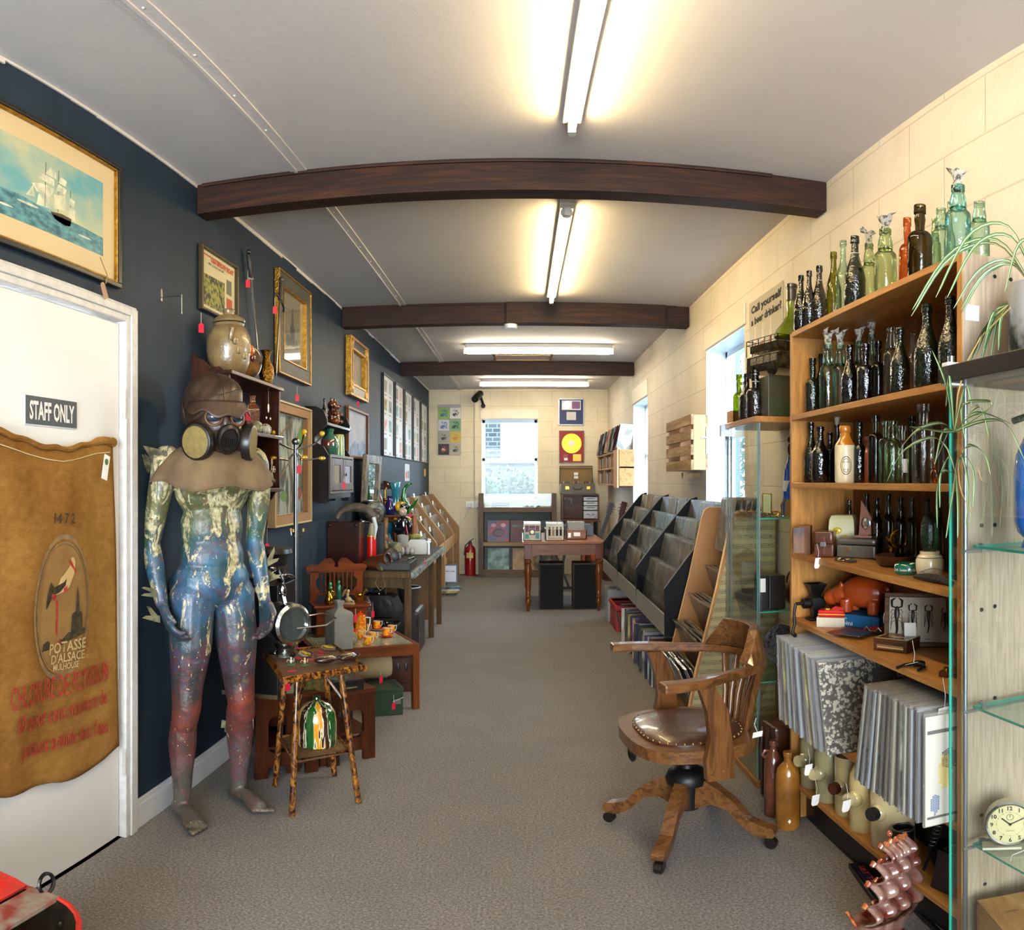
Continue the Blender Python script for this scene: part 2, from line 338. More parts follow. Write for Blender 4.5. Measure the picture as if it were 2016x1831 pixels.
O('stone_wall', MB().box(-2.2, .45, 0, .4, -1, 4.4), M_stone, ho); O('window_frame', MB().box(-.55, -.3, -.03, .05, 1.2, 4.1), mt('outside_white', '#8a8c90', .5), ho)
gw = T('garden_wall', 'low rough stone garden wall outside the far window', 'wall', (.6, 14.6, 0)); O('stone_courses', MB().box(-1.6, 1.5, 0, .35, -1, 1.72), M_stone, gw); O('coping', MB().box(-1.62, 1.52, -.03, .38, 1.72, 1.8), mt('coping_stone', '#4a4d52', .8), gw)
struct(O('ground_outside', MB().box(-12, 14, 11.4, 30, -1.2, -1), mt('outside_ground', '#2c3320', .9)))
struct(O('ground_outside_side', MB().box(1.5, 14, -3, 11.4, -1.2, -1), mt('outside_ground', '#2c3320', .9)))
leaves('shrub', 'pale flowering shrub filling the foot of the far window', 'shrub', [((-.2,12.9,1.25),(.5,.4,.4)), ((.2,12.9,1.1),(.45,.4,.35)), ((0,12.9,.1),(.4,.3,1.15))], 1500, '#30381f', '#1a2311', .05, 5)
leaves('green_bush', 'bright green bush at the lower left corner of the far window', 'shrub', [((-.68,12.2,1.2),(.3,.3,.25))], 700, '#163a0c', '#0a2206', .045, 6)
leaves('hedge', 'tall green hedge outside the side window by the glass case', 'hedge', [((4.2,11.0,1.6),(1.6,1.6,1.9)), ((4.6,13.5,2.0),(1.6,1.6,2.2))], 6000, '#16300f', '#0a1c08', .07, 8)
tag(O('painted_post', MB().box(1.46, 1.50, 5.10, 5.14, -1, 3), mt('turquoise_paint', '#16605c', .5)), 'turquoise painted post outside the side window', 'post')
tag(O('rendered_pillar', MB().box(1.515, 1.545, 5.16, 5.20, -1, 3), mt('pale_render', '#5c5f5c', .9, bump=.5)), 'pale roughcast pillar edge beside the turquoise post outside', 'pillar')
# door
M_door = mt('door_paint', '#dcdad6', .38, var=.05, vs=3)
dr = T('door_1', '', ''); del dr['label']; del dr['category']; struct(dr)
struct(O('door_leaf', MB().box(XL-.05, XL-.008, 1.47, DY1, .008, DZ), M_door, dr, bevel=.003))
fr = MB(); fr.box(XL-.06, XL+.02, DY1+.004, 2.40, 0, 2.02); fr.box(XL-.06, XL+.02, 1.40, 1.466, 0, 2.02); fr.box(XL-.06, XL+.02, 1.466, DY1+.004, DZ+.006, 2.02); fr.box(XL+.02, XL+.028, DY1+.03, 2.395, 0, 2.01); fr.box(XL+.02, XL+.028, 1.40, DY1+.03, DZ+.03, 2.01)
struct(O('door_frame', fr, mt('door_frame_paint', '#c9c6c2', .4, var=.15, vs=30, bump=.2), dr, bevel=.004))
for z0 in (1.60, .27):
    hb = MB().cyl((XL+.012, DY1+.006, z0), (XL+.012, DY1+.006, z0+.11), .008, 10)
    for k in range(4): hb.ring((XL+.012, DY1+.006, z0+.01+k*.03), .008, .0015, n=10, k=4)
    struct(O('door_hinge', hb, mt('painted_hinge', '#b5b1aa', .45), dr))
sg = T('door_sign', 'dark grey sign reading STAFF ONLY on the white door', 'sign', (XL-.004, 0, 0))
p0, p1 = onx(52, 806, XL), onx(152, 817, XL); yc = (p0.y+p1.y)/2; wd = p1.y-p0.y
O('plate', MB().box(-.004, .0025, -wd/2, wd/2, -.043, .043).box(-.004, .001, -wd/2-.003, wd/2+.003, -.046, .046, 1), [mt('sign_grey', '#35332f', .4, var=0), white], sg, loc=(0, yc, (p0.z+p1.z)/2))
text('STAFF ONLY', 0, mt('sign_letter', '#dedbd5', .5, var=0), sg, None, None, fit=((.003, yc-wd*.44, (p0.z+p1.z)/2), (.003, yc+wd*.44, (p0.z+p1.z)/2), (1,0,0), .055), bold=.03)
tag(O('wall_hook', MB().box(XL, XL+.003, 2.622, 2.636, 2.10, 2.15).cyl((XL, 2.629, 2.115), (XL+.085, 2.64, 2.115), .002, 6).cyl((XL+.085, 2.64, 2.12), (XL+.085, 2.64, 2.04), .002, 6), chrome), 'thin chrome display hook on the bare navy wall', 'hook')
# lamps
M_tube = emis('tube_glow', '#ffe2a6', 58.0); M_tube2 = emis('tube_glow_white', '#fff0d4', 36.0); M_bat = mt('batten_white', '#c6c2b8', .45, var=.04)
def lamp(label, c, L, along, box, M):
    t = T('fluorescent_lamp', label, 'ceiling lamp', (c[0], c[1], ZC), 0 if along == 'y' else pi/2, 'fluorescent batten lamps on the ceiling')
    w = .032 if not box else .055
    O('batten', MB().box(-w, w, -L/2, L/2, -.028 if not box else -.045, -.002), M_bat, t, bevel=.004)
    for s in (-1, 1): O('lamp_holder', MB().box(-.014, .014, s*L/2-.02, s*L/2+.02, -.075 if not box else -.1, -.028), M_bat, t, bevel=.003)
    for s in ((0,) if not box else (-.03, .03)): O('tube', MB().cyl((s, -L/2+.02, -.058 if not box else -.08), (s, L/2-.02, -.058 if not box else -.08), .0135, 14), M, t)
    return t
lamp('warm fluorescent tube nearest the camera, in front of the first beam', (.172, 1.78), 1.58, 'y', 0, M_tube)
l2 = lamp('warm fluorescent tube running lengthwise between the first and second beams', (.212, 4.40), 1.85, 'y', 0, M_tube)
lamp('twin fluorescent batten set crosswise between the second and third beams', (.17, 7.35), 1.43, 'x', 1, M_tube2)
lamp('twin fluorescent batten set crosswise nearest the far wall', (.17, 9.93), 1.41, 'x', 1, M_tube2)
tag(O('ceiling_rose', MB().box(.175, .245, 3.40, 3.47, ZC-.035, ZC).ball((.21, 3.49, ZC-.05), .03, 10), M_bat), 'small white junction box at the near end of the second tube', 'junction box')
tag(O('smoke_detector', MB().lathe([(.045,0),(.05,.015),(.05,.03),(.045,.035)], 20, (-.08, 5.63, 2.532)), white), 'round smoke detector under the second ceiling beam', 'detector')
cab = MB().cyl((-.68, YF-.012, 2.73), (-.68, YF-.012, 1.1), .012, 8)
tag(O('cable_conduit', cab, mt('conduit', '#cfc5ad', .5)), 'cream cable conduit running down the far wall to a socket', 'conduit')
sk = T('wall_socket', 'double white wall socket with plugs and trailing wires', 'socket', (-.69, YF, 1.03)); O('socket_plate', MB().box(-.13, 0, -.012, 0, -.05, .05).box(.01, .13, -.012, 0, -.05, .05), white, sk, bevel=.004)
for s in (-.07, .06): O('plug', MB().box(s-.03, s+.03, -.05, -.012, -.04, .02), white, sk, bevel=.008)
O('wire', MB().tube([(-.07,-.04,-.04),(-.12,-.05,-.15),(-.28,-.06,-.4),(-.36,-.06,-.55)], .005, 6).tube([(.06,-.04,-.04),(.1,-.05,-.3),(.22,-.05,-.6),(.3,-.05,-1.0)], .005, 6), white, sk)
cm = T('security_camera', 'black security camera on a bracket high on the far wall', 'camera', (-.62, YF, 2.5))
O('housing', MB().cyl((-.05,-.25,.05), (.02,-.05,.16), .05, 14), black, cm); O('bracket', MB().cyl((.03,-.08,.1), (.06,-.01,-.0), .02, 8).ball((.06,-.02,-.02), .035, 10), black, cm)
# ================= painted mannequin and gas-mask hood =================
def cap(mb, a, b, ra, rb, n=14):   # tapered limb with round ends
    mb.cyl(a, b, ra, n, r2=rb); mb.ball(a, ra, n); mb.ball(b, rb, n)
def chain(mb, pts, n=14):
    for (a, ra), (b, rb) in zip(pts, pts[1:]): cap(mb, a, b, ra, rb, n)
def mannequin_mat():
    mat, t, b = nt('paint_spattered_body'); v = coord(t); sp = N(t, 'ShaderNodeSeparateXYZ'); t.links.new(v, sp.inputs[0])
    n1 = noise(t, v, 9, 4, .6, .4); ad = N(t, 'ShaderNodeMath', operation='MULTIPLY_ADD'); ad.inputs[1].default_value = .42; t.links.new(n1, ad.inputs[0]); t.links.new(sp.outputs[2], ad.inputs[2])
    mr = N(t, 'ShaderNodeMapRange'); mr.inputs['From Min'].default_value = .2; mr.inputs['From Max'].default_value = 1.72; t.links.new(ad.outputs[0], mr.inputs['Value'])
    c = ramp(t, mr.outputs[0], [(0, '#55503a'), (.06, '#5c5550'), (.14, '#6e5254'), (.23, '#5f3232'), (.31, '#7a3422'), (.38, '#3a2a2e'), (.47, '#443648'), (.52, '#30424c'), (.62, '#2a5574'), (.70, '#30627f'), (.78, '#3a5c52'), (.86, '#6a6e38'), (.92, '#48604a'), (1.0, '#34483f')])
    n2 = noise(t, coord(t, (1,1,1), loc=(4,2,7)), 6, 5, .7, 1.0)
    c = mixc(t, ramp(t, n2, [(.38, '#000000'), (.55, '#cccccc')]), c, ramp(t, noise(t, coord(t, loc=(9,9,1)), 14, 3), [(.3, '#12160f'), (.45, '#24332a'), (.55, '#5a2a24'), (.62, '#233c4e'), (.72, '#7a6a30')]))
    # torn paper flakes, more on the upper body
    n3 = noise(t, coord(t, (1.3,1.3,.55), loc=(1,5,3)), 13, 5, .72, .9); th = N(t, 'ShaderNodeMapRange'); th.inputs['From Min'].default_value = .5; th.inputs['From Max'].default_value = 1.35; th.inputs['To Min'].default_value = -.07; th.inputs['To Max'].default_value = .085
    t.links.new(sp.outputs[2], th.inputs['Value']); s2 = N(t, 'ShaderNodeMath', operation='ADD'); t.links.new(n3, s2.inputs[0]); t.links.new(th.outputs[0], s2.inputs[1])
    fl = ramp(t, s2.outputs[0], [(.575, '#000000'), (.585, '#ffffff')]); c = mixc(t, fl, c, ramp(t, noise(t, v, 60, 3), [(.35, '#6f6648'), (.5, '#a89c74'), (.62, '#bfb48e')]))
    n4 = noise(t, coord(t, loc=(7,7,7)), 70, 2, .8); c = mixc(t, ramp(t, n4, [(.68, '#000000'), (.70, '#ffffff')]), c, ramp(t, n1, [(.4, '#b5321e'), (.5, '#d6c98a'), (.6, '#1c1c1a')]))
    t.links.new(c, b.inputs['Base Color']); b.inputs['Roughness'].default_value = .42; b.inputs['Coat Weight'].default_value = .12; b.inputs['Coat Roughness'].default_value = .2
    h = N(t, 'ShaderNodeMath', operation='MULTIPLY_ADD'); h.inputs[1].default_value = .6; t.links.new(s2.outputs[0], h.inputs[0]); t.links.new(noise(t, v, 45, 4), h.inputs[2]); bumpn(t, b, h.outputs[0], .55, .006); return mat
mb = MB()
for a in (((0,.0,1.37),(.160,.098,.165)), ((0,.0,1.20),(.128,.088,.15)), ((0,.005,1.08),(.130,.090,.12)), ((0,0,.99),(.155,.105,.12)), ((0,-.01,1.45),(.15,.075,.07))): mb.ball(a[0], a[1], 22)
for s in (1, -1):
    mb.ball((s*.075,.072,1.375), (.078,.036,.055), 14); mb.ball((s*.072,-.06,.955), (.085,.07,.085), 14); mb.ball((s*.185,-.005,1.445), (.062,.056,.068), 14)
    ax = .12 if s > 0 else -.15; ay = 0 if s > 0 else -.05
    chain(mb, [((s*.085,0,.93), .090), ((s*.098,.015,.74), .082), ((s*.11,.012,.58), .062), ((s*.115,.02,.50), .056), ((s*.12+(ax-s*.12)*.3,.008,.43), .052)])
    chain(mb, [((s*.117,.0,.44), .050), ((ax*.97,-.018+ay*.5,.33), .056), ((ax,-.012+ay*.8,.20), .042), ((ax,-.012+ay,.09), .034), ((ax,-.02+ay,.045), .036)])
    mb.ball((s*.115,.045,.505), (.036,.028,.042), 12)
    y0 = ay-.03; chain(mb, [((ax, y0-.01, .035), .033), ((ax+s*.004, y0+.08, .042), .034), ((ax+s*.012, y0+.15, .026), .030)])
    mb.ball((ax+s*.010, y0+.14, .024), (.044,.05,.022), 12)
    for k in range(5): q = ax+s*.012+s*(k-2)*-.017; mb.ball((q, y0+.197-abs(k*.008), .018), (.0105,.024,.013), 8)
chain(mb, [((0,-.01,1.50), .062), ((0,.015,1.60), .055)]); mb.ball((0,.03,1.665), (.075,.095,.11), 18)
# arms: (image-left arm hangs slightly bent; other arm beside the thigh)
def arm(s, el, wr, tip, curl):
    chain(mb, [((s*.195,0,1.44), .052), ((s*.215,-.01,1.32), .046), (el, .036)]); e = Vector(el); w = Vector(wr)
    chain(mb, [(el, .037), (tuple(e*.65+w*.35), .038), (wr, .024)]); t = Vector(tip); d = (t-w).normalized(); side = Vector((.15*s, .98, 0)); side = (side-d*side.dot(d)).normalized(); nrm = d.cross(side)
    pm = w+d*.05
    for k in range(4):
        o = (k-1.5)*.019; chain(mb, [(tuple(w+side*o*.55+d*.01), .015), (tuple(w+side*o+d*.085), .0125)], 8)
        L = (.036, .042, .040, .030)[k]; p0 = w+side*o+d*.085; inw = nrm*(-s)*curl
        p1 = p0+(d+inw*.5).normalized()*L; p2 = p1+(d*.6+inw).normalized()*L*.75; p3 = p2+(d*.1+inw*1.1).normalized()*L*.5
        chain(mb, [(tuple(p0), .0115), (tuple(p1), .0105), (tuple(p2), .0095), (tuple(p3), .008)], 8)
    q0 = w+side*.026+d*.02; q1 = q0+(side*.55+d).normalized()*.045; q2 = q1+(d+nrm*(-s)*.5).normalized()*.032
    chain(mb, [(tuple(q0), .015), (tuple(q1), .012), (tuple(q2), .009)], 8)
arm(1, (.235,-.045,1.13), (.222,.03,.915), (.20,.08,.80), .55)
arm(-1, (-.205,-.03,1.13), (-.205,.05,.90), (-.195,.09,.78), .6)
man = O('painted_mannequin', mb, mannequin_mat(), loc=(-1.168, 2.68, .003), rot=(0,0,math.radians(-130))); man.scale = (1.01,1.04,1)
k = man.modifiers.new('join', 'REMESH'); k.mode = 'VOXEL'; k.voxel_size = .0055; k.use_smooth_shade = True
k = man.modifiers.new('smooth', 'SMOOTH'); k.factor = .5; k.iterations = 4
tag(man, 'life-size male shop mannequin covered in peeling collage and spattered paint, standing by the navy wall', 'mannequin')
# flaps of torn paper sticking out
man['haskids'] = 1
random.seed(12)
for (x, y, z, s) in ((.25,.0,1.47,.05),(.26,-.03,1.44,.045),(.26,-.06,1.10,.03),(-.26,.0,.98,.045),(.17,-.02,.86,.03),(-.13,-.075,.33,.05),(.27,.03,.95,.03),(-.25,.02,1.05,.04),(.26,.03,.86,.04)):
    for q in range(2):
        fl = MB(); a = Vector((x, y, z+q*.02)); d = Vector((random.uniform(.2,1)*(1 if x > 0 else -1), random.uniform(-.6,.6), random.uniform(-.3,1))).normalized()*s; e = d.cross(Vector((0,1,.3))).normalized()*s*.35
        fl.add([a-e-d*.9, a+e-d*.9, a+e*.7+d*.7, a+d*1.1], [(0,1,2,3)])
        O('torn_paper_flap', fl, mt('torn_paper', '#7d7556', .8, col2='#3a3a2a', vs=20), man, solid=.0008)
# hood with gas mask
gm = T('gas_mask_hood', 'brown hooded gas mask with round side filters on the mannequin head', 'gas mask', (-1.145, 2.64, 1.59), math.radians(-137))
gm.scale = (1.05,1.05,1.08)
M_hood = mt('waxed_brown_cloth', '#3f2c20', .42, col2='#2a1c13', vs=7, bump=.35, bs=14); M_cape = mt('khaki_cloth', '#6f5a3e', .75, col2='#55432d', vs=8, bump=.3, bs=18); M_rub = mt('dark_rubber', '#1b1613', .35, var=.2)
M_face = mt('brown_rubber', '#3a261d', .38, col2='#2c1b14', vs=9, bump=.15, bs=25)
def hood(u, v):
    a = 2*pi*u; p = pi*(.0+.62*v); r = sin(p); wr = 1+.035*sin(5*a+3*v*4)+.02*sin(11*a+v*20); back = .5-.5*sin(a)
    return Vector((.108*r*cos(a)*wr, .128*r*sin(a)*wr-.008-.01*back, .062+.128*cos(p)+.015*sin(a*2+v*5)*r))
O('hood', MB().grid(hood, 60, 26), M_hood, gm, solid=.004)
sm_ = MB()
sm_.tube([hood(.25, q/12)+Vector((0,.003,.001)) for q in range(13)], .0035, 6); sm_.tube([hood(.02+.46*q/16, .60+.05*sin(pi*q/16))*1.01 for q in range(17)], .003, 6)
O('seam', sm_, M_hood, gm)
fc = MB(); fc.ball((0,.035,-.005), (.090,.098,.115), 22); fc.ball((0,.098,-.055), (.055,.05,.055), 16); fc.cyl((.045,.075,-.05), (.088,.108,-.062), .04, 14); fc.cyl((-.045,.075,-.05), (-.088,.108,-.062), .04, 14); fc.ball((0,.118,.0), (.022,.03,.045), 12)
fo = O('face_piece', fc, M_face, gm); k = fo.modifiers.new('join', 'REMESH'); k.mode = 'VOXEL'; k.voxel_size = .005; k.use_smooth_shade = True; k = fo.modifiers.new('smooth', 'SMOOTH'); k.factor = .5; k.iterations = 6
def brow(u, v):
    a = pi*(.06+.88*u); return Vector(((.106+.018*v)*cos(a), .02+(.11+.028*v)*sin(a), .078-.040*v-.022*v*sin(a)**6+.008*sin(9*a)*v))
O('brow_flap', MB().grid(brow, 40, 6), M_hood, gm, solid=.004)
for s in (1, -1):
    R = Euler((0, 0, math.radians(-24*s))).to_matrix()
    O('eye_lens', MB().ball((s*.044,.128,.022), (.028,.012,.017), 14, R=R), mt('lens_blue_grey', '#2c3540', .12, var=.1, coat=.6), gm)
    O('eye_rim', MB().ring((s*.044,.131,.021), .029, .0045, (s*.35,1,.1), 20), mt('tan_rubber', '#5c3a18', .5), gm)
    d = Vector((s*.80, .58, -.10)).normalized(); c = Vector((s*.082,.098,-.062)); flt = MB(); z = d
    x = z.orthogonal().normalized(); Rm = Matrix((x, z.cross(x), z)).transposed()
    flt.lathe([(.045,0),(.064,.004),(.066,.018),(.062,.032),(.058,.034)], 30, c, Rm)
    fo2 = O('filter', flt, M_rub, gm); O('filter_pad', MB().lathe([(.057,.033),(.05,.036),(.0,.038)], 26, c, Rm), mt('olive_pad', '#867440', .8, var=.2, vs=60, bump=.5, bs=300), fo2)
vt = MB(); z = Vector((0,.9,-.32)).normalized(); x = Vector((1,0,0)); Rm = Matrix((x, z.cross(x), z)).transposed()
vt.lathe([(.034,-.01),(.040,.01),(.040,.026),(.033,.034),(.029,.024),(0,.022)], 26, (0,.135,-.05), Rm, sy=1.3)
vo = O('speaking_valve', vt, M_rub, gm); gb = MB()
for k in range(-3, 4): h = .030*sqrt(max(0, 1-(k/3.6)**2)); gb.beam(Vector((0,.135,-.05))+x*k*.0075+z*.027+z.cross(x)*h, Vector((0,.135,-.05))+x*k*.0075+z*.027-z.cross(x)*h*.2, .003, .006)
O('grille', gb, M_rub, vo)
def cape(u, v):
    a = 2*pi*u; r = .10+.105*v**.8; f = 1+.04*sin(6*a+1)*v+.03*sin(13*a)*v
    return Vector((r*cos(a)*f*1.12, .0+r*sin(a)*f*.85, -.075-.075*v-.075*v*v+.02*cos(a)**2*v+.012*sin(5*a)*v))
O('shoulder_cape', MB().grid(cape, 72, 12), M_cape, gm, solid=.004)
hm = MB().tube([cape(q/72, .99)+Vector((0,0,.001)) for q in range(73)], .004, 6); O('hem', hm, M_cape, gm)
# ================= hessian sack on the door =================
M_sack = nt('hessian'); 
def sack_mat():
    mat, t, b = M_sack; v = coord(t)
    w1 = N(t, 'ShaderNodeTexWave', bands_direction='Z'); w1.inputs['Scale'].default_value = 90; w1.inputs['Distortion'].default_value = 1.5; t.links.new(v, w1.inputs['Vector'])
    w2 = N(t, 'ShaderNodeTexWave', bands_direction='Y'); w2.inputs['Scale'].default_value = 90; w2.inputs['Distortion'].default_value = 1.5; t.links.new(v, w2.inputs['Vector'])
    f = noise(t, coord(t, (1,1,2)), 25, 6, .7); c = ramp(t, f, [(.3, '#94692f'), (.5, '#a3763a'), (.7, '#ad8142')])
    n = noise(t, coord(t, loc=(2,3,4)), 3.0, 4); c = mixc(t, .6, c, ramp(t, n, [(.35, '#b09070'), (.6, '#ffffff')]), 'MULTIPLY'); c = mixc(t, .25, c, w1.outputs['Color'], 'MULTIPLY'); c = mixc(t, .2, c, w2.outputs['Color'], 'MULTIPLY')
    t.links.new(c, b.inputs['Base Color']); b.inputs['Roughness'].default_value = .95; b.inputs['Specular IOR Level'].default_value = .1; bumpn(t, b, w1.outputs['Fac'], .35, .003); return mat
M_sack = sack_mat()
sk = T('hessian_sack', 'brown hessian potash sack with stork emblem hung on the white door', 'sack', (XL, 0, 0))
yL, yR = 1.42, None
top = [onx(u, v, XL) for u, v in ((0,853),(40,868),(80,880),(110,885),(150,879),(185,870),(217,868))]; bot = [onx(u, v, XL) for u, v in ((0,1560),(40,1558),(75,1550),(110,1540),(150,1518),(190,1497),(229,1468))]
def interp(P, y):
    if y <= P[0].y: return P[0].z+(y-P[0].y)*((P[1].z-P[0].z)/(P[1].y-P[0].y))
    for a, b in zip(P, P[1:]):
        if y <= b.y: return a.z+(b.z-a.z)*(y-a.y)/(b.y-a.y)
    return P[-1].z
def sdisp(y, z): return .016+.006*sin(9*y+2.5*z)+.004*sin(23*y+1.3*sin(5*z))+.004*sin(7*z+3*y)
def sfn(u, v):
    zt_ = v; y = yL+(top[-1].y-yL)*u+(.03*(1-v) if u > .5 else 0)*u; z0, z1 = interp(bot, y), interp(top, y); z = z0+(z1-z0)*v+.012*sin(14*u+1)*(1-v)
    return Vector((sdisp(y, z), y, z))
O('cloth', MB().grid(sfn, 50, 60), M_sack, sk, solid=.003)
O('hem_roll', MB().tube([sfn(q/40, 1)+Vector((.003+.004*sin(q*.7), 0, .004*sin(q*.9))) for q in range(41)], [.009+.004*(q > 34) for q in range(41)], 8).ball(sfn(1, .995), .018, 10), M_sack, sk)
O('stitching', MB().tube([sfn(q/60, .965)+Vector((.004, 0, .0)) for q in range(59)], .0016, 5), mt('pale_thread', '#cdb98c', .9), sk)
W3 = lambda p: Vector((sdisp(p.y, p.z)+.009, p.y, p.z))
pt = lambda u, v: onx(u, v, XL)-Vector((XL, 0, 0))
def st(body, a, b, h, m, lab='printed_lettering'): text(body, 0, m, sk, None, None, name=lab, fit=(pt(*a), pt(*b), (1,0,0), h), warp=W3, bold=.014)
inkR = mt('faded_red_ink', '#90211f', .95, col2='#9c4634', vs=60, spec=.1); inkB = mt('faded_black_ink', '#2e2a22', .95, col2='#4a3c28', vs=50, spec=.1); inkG = mt('faded_grey_ink', '#6f5c48', .95, col2='#8a6c42', vs=40, spec=.1)
st('14 7 2', (91,1020), (129,1020), .032, inkB); st('CHLORURE DE POTASSIUM', (12,1378), (201,1318), .072, inkR); st('60 pour cent minimum de', (23,1432), (198,1372), .055, inkR); st("potasse soluble dans l'eau", (32,1480), (198,1428), .055, inkR)
em = MB(); c = pt(112, 1196); ry, rz = .145, .235; Yh = Vector((0,1,0)); Zh = Vector((0,0,1))
def wpoly(mb, pts, m, off=.0035):
    mb.add([Vector((sdisp(c.y+a, c.z+b)+off, c.y+a, c.z+b)) for a, b in pts], [list(range(len(pts)))], False, m)
ov = lambda a, b, n=40: [(a*cos(2*pi*i/n), b*sin(2*pi*i/n)) for i in range(n)]
for i in range(40):   # two outline rings and field
    for (q0, q1, m) in ((1.0, .93, 0), (.90, .87, 0)):
        a0, a1 = 2*pi*i/40, 2*pi*(i+1)/40; wpoly(em, [(ry*q0*cos(a0), rz*q0*sin(a0)), (ry*q0*cos(a1), rz*q0*sin(a1)), (ry*q1*cos(a1), rz*q1*sin(a1)), (ry*q1*cos(a0), rz*q1*sin(a0))], m)
O('emblem_outline', em, inkG, sk)
ef = MB(); wpoly(ef, ov(ry*.86, rz*.86), 0, .0030); O('emblem_field', ef, mt('emblem_field_ink', '#86683c', .95, col2='#7a5a34', vs=9, spec=.1), sk)
def P2(*a): return [((u-112)/100*.23, -(v-1196)/130*.245) for u, v in a]
eb = MB(); wpoly(eb, P2((98,1150),(112,1140),(125,1125),(126,1112),(132,1112),(136,1120),(134,1140),(124,1162),(106,1172),(92,1172)), 0, .005)
O('stork_body', eb, mt('stork_cream', '#b59a68', .95, var=.1, spec=.1), sk)
ek = MB(); wpoly(ek, P2((84,1148),(92,1158),(112,1152),(118,1146),(116,1158),(104,1168),(88,1172),(78,1190),(74,1192),(78,1165)), 0, .006)
wpoly(ek, P2((68,1262),(70,1250),(80,1246),(92,1252),(100,1246),(112,1250),(124,1240),(130,1240),(131,1210),(139,1205),(140,1180),(142,1162),(145,1180),(147,1205),(153,1210),(155,1238),(162,1238),(160,1248),(130,1254),(100,1262)), 0, .006)
O('stork_wing_and_skyline', ek, inkB, sk)
er = MB()
for q in (P2((121,1118),(124,1114),(138,1138),(137,1140)), P2((96,1180),(101,1180),(102,1250),(97,1250)), P2((86,1168),(98,1172),(94,1180),(87,1178)), P2((112,1162),(120,1158),(119,1168),(113,1170)), P2((97,1250),(110,1252),(109,1257),(97,1257))): wpoly(er, q, 0, .0065)
O('stork_leg_and_beak', er, inkR, sk)
crm = bpy.data.materials['stork_cream']; st('POTASSE', (88,1278), (152,1262), .035, crm); st("D'ALSACE", (92,1298), (150,1284), .03, crm); st('MULHOUSE', (96,1314), (140,1304), .022, crm)
tg = T('swing_ticket', 'small cream printed ticket pinned to the sack corner', 'ticket', tuple(onx(208, 920, XL+.04)))
O('card', MB().box(0, .001, -.018, .018, -.042, .042), tagw, tg, rot=(-.25,0,0)); O('green_mark', MB().lathe([(.0,.0012),(.011,.0012)], 16, (.0014,.002,.018), Euler((0,pi/2,0)).to_matrix()), mt('leaf_green', '#3f6a2a', .6), tg)
# red coal box in the near corner
cb = T('coal_box', 'battered red metal coal box with its rounded lid open', 'coal box', (-.975, 1.10, 0), -pi/2)
M_redp = mt('chipped_red_paint', '#c9251d', .35, col2='#a83a2e', vs=30, bump=.2); M_tin = mt('stained_tin', '#4a3a22', .4, .6, col2='#26221c', vs=9)
def arc(r, n=18, a0=0, a1=pi): return [(r*cos(a0+(a1-a0)*i/n), r*sin(a0+(a1-a0)*i/n)) for i in range(n+1)]
bx = MB(); h = .38
def dout(q, z0, z1, m=0):
    pts = [(.22, -.2)]+[(.22*cos(a), .02+.17*sin(a)) for a in [pi*i/16 for i in range(17)]]+[(-.22, -.2)]
    pts = [(x*q, y*q) for x, y in pts]; return pts
po = dout(1, 0, h); pi_ = dout(.965, 0, h); k = len(po)
v = [(x*.8, y*.8, 0) for x, y in po]+[(x, y, h) for x, y in po]+[(x, y, h) for x, y in pi_]+[(x*.8, y*.8, .02) for x, y in pi_]
bx.add(v, [(i, (i+1) % k, k+(i+1) % k, k+i) for i in range(k)], False, 0); bx.add(v, [(k+i, k+(i+1) % k, 2*k+(i+1) % k, 2*k+i) for i in range(k)], False, 0); bx.add(v, [(2*k+i, 2*k+(i+1) % k, 3*k+(i+1) % k, 3*k+i) for i in range(k)], False, 1); bx.add(v, [list(range(3*k, 4*k)), list(range(k))[::-1]], False, 1)
O('body', bx, [M_redp, M_tin], cb)
O('rim', MB().tube([(x, y, h) for x, y in po+[po[0]]], .006, 6), M_redp, cb)
O('bridge', MB().box(-.22, .22, -.03, .045, h-.006, h+.006), mt('worn_red_grey', '#8a3a30', .4, col2='#8f8878', vs=25), cb)
lid = MB(); lid.prism([(x, -y) for x, y in [(-.205*cos(a), .19*sin(a)) for a in [pi*i/18 for i in range(19)]]], (0,0,0), (1,0,0), (0,1,0), .012)
O('lid', lid, M_redp, cb, loc=(-.0, -.035, h+.008), rot=(-.35,0,0), bevel=.003)
O('ring_handle', MB().ring((-.235,.0,h+.02), .026, .005, (0,1,.2), 20), mt('iron_grey', '#3a3634', .35, .9), cb); O('rivet', MB().ball((-.19,.07,h-.05), .008, 8), M_tin, cb)
# ================= oak swivel desk chair =================
M_oak = wood('worn_oak', '#704824', '#482b14', 'y', 8, .35, .35, .2); M_oakz = wood('worn_oak_upright', '#6c4420', '#462911', 'z', 8, .35, .35, .2); M_oakx = wood('worn_oak_rail', '#704824', '#482b14', 'x', 8, .35, .35, .2)
M_iron = mt('black_iron', '#121110', .45, .4, var=.2)
ch = T('swivel_desk_chair', 'worn oak swivel office chair with brown studded leather seat and curved arms', 'chair', (.59, 2.64, 0), math.radians(97.5))
def seat_out(q=1.0, n=40):
    o = []
    for i in range(n):
        a = 2*pi*i/n; c, s = cos(a), sin(a); k = (abs(c)**2.8+abs(s)**2.8)**(-1/2.8); x = .262*c*k; y = .232*s*k
        if s < 0: x *= 1-.10*(-s)**2
        o.append((x*q, y*q))
    return o
so = seat_out(); O('seat', MB().prism(so, (0,0,.415), (1,0,0), (0,1,0), .045), M_oak, ch, bevel=.012)
pad = MB(); ring = []
for q, z in ((.80,.458),(.80,.466),(.74,.476),(.6,.484),(.35,.488),(.0001,.489)): ring += [(x*q, y*q, z+.0) for x, y in so]
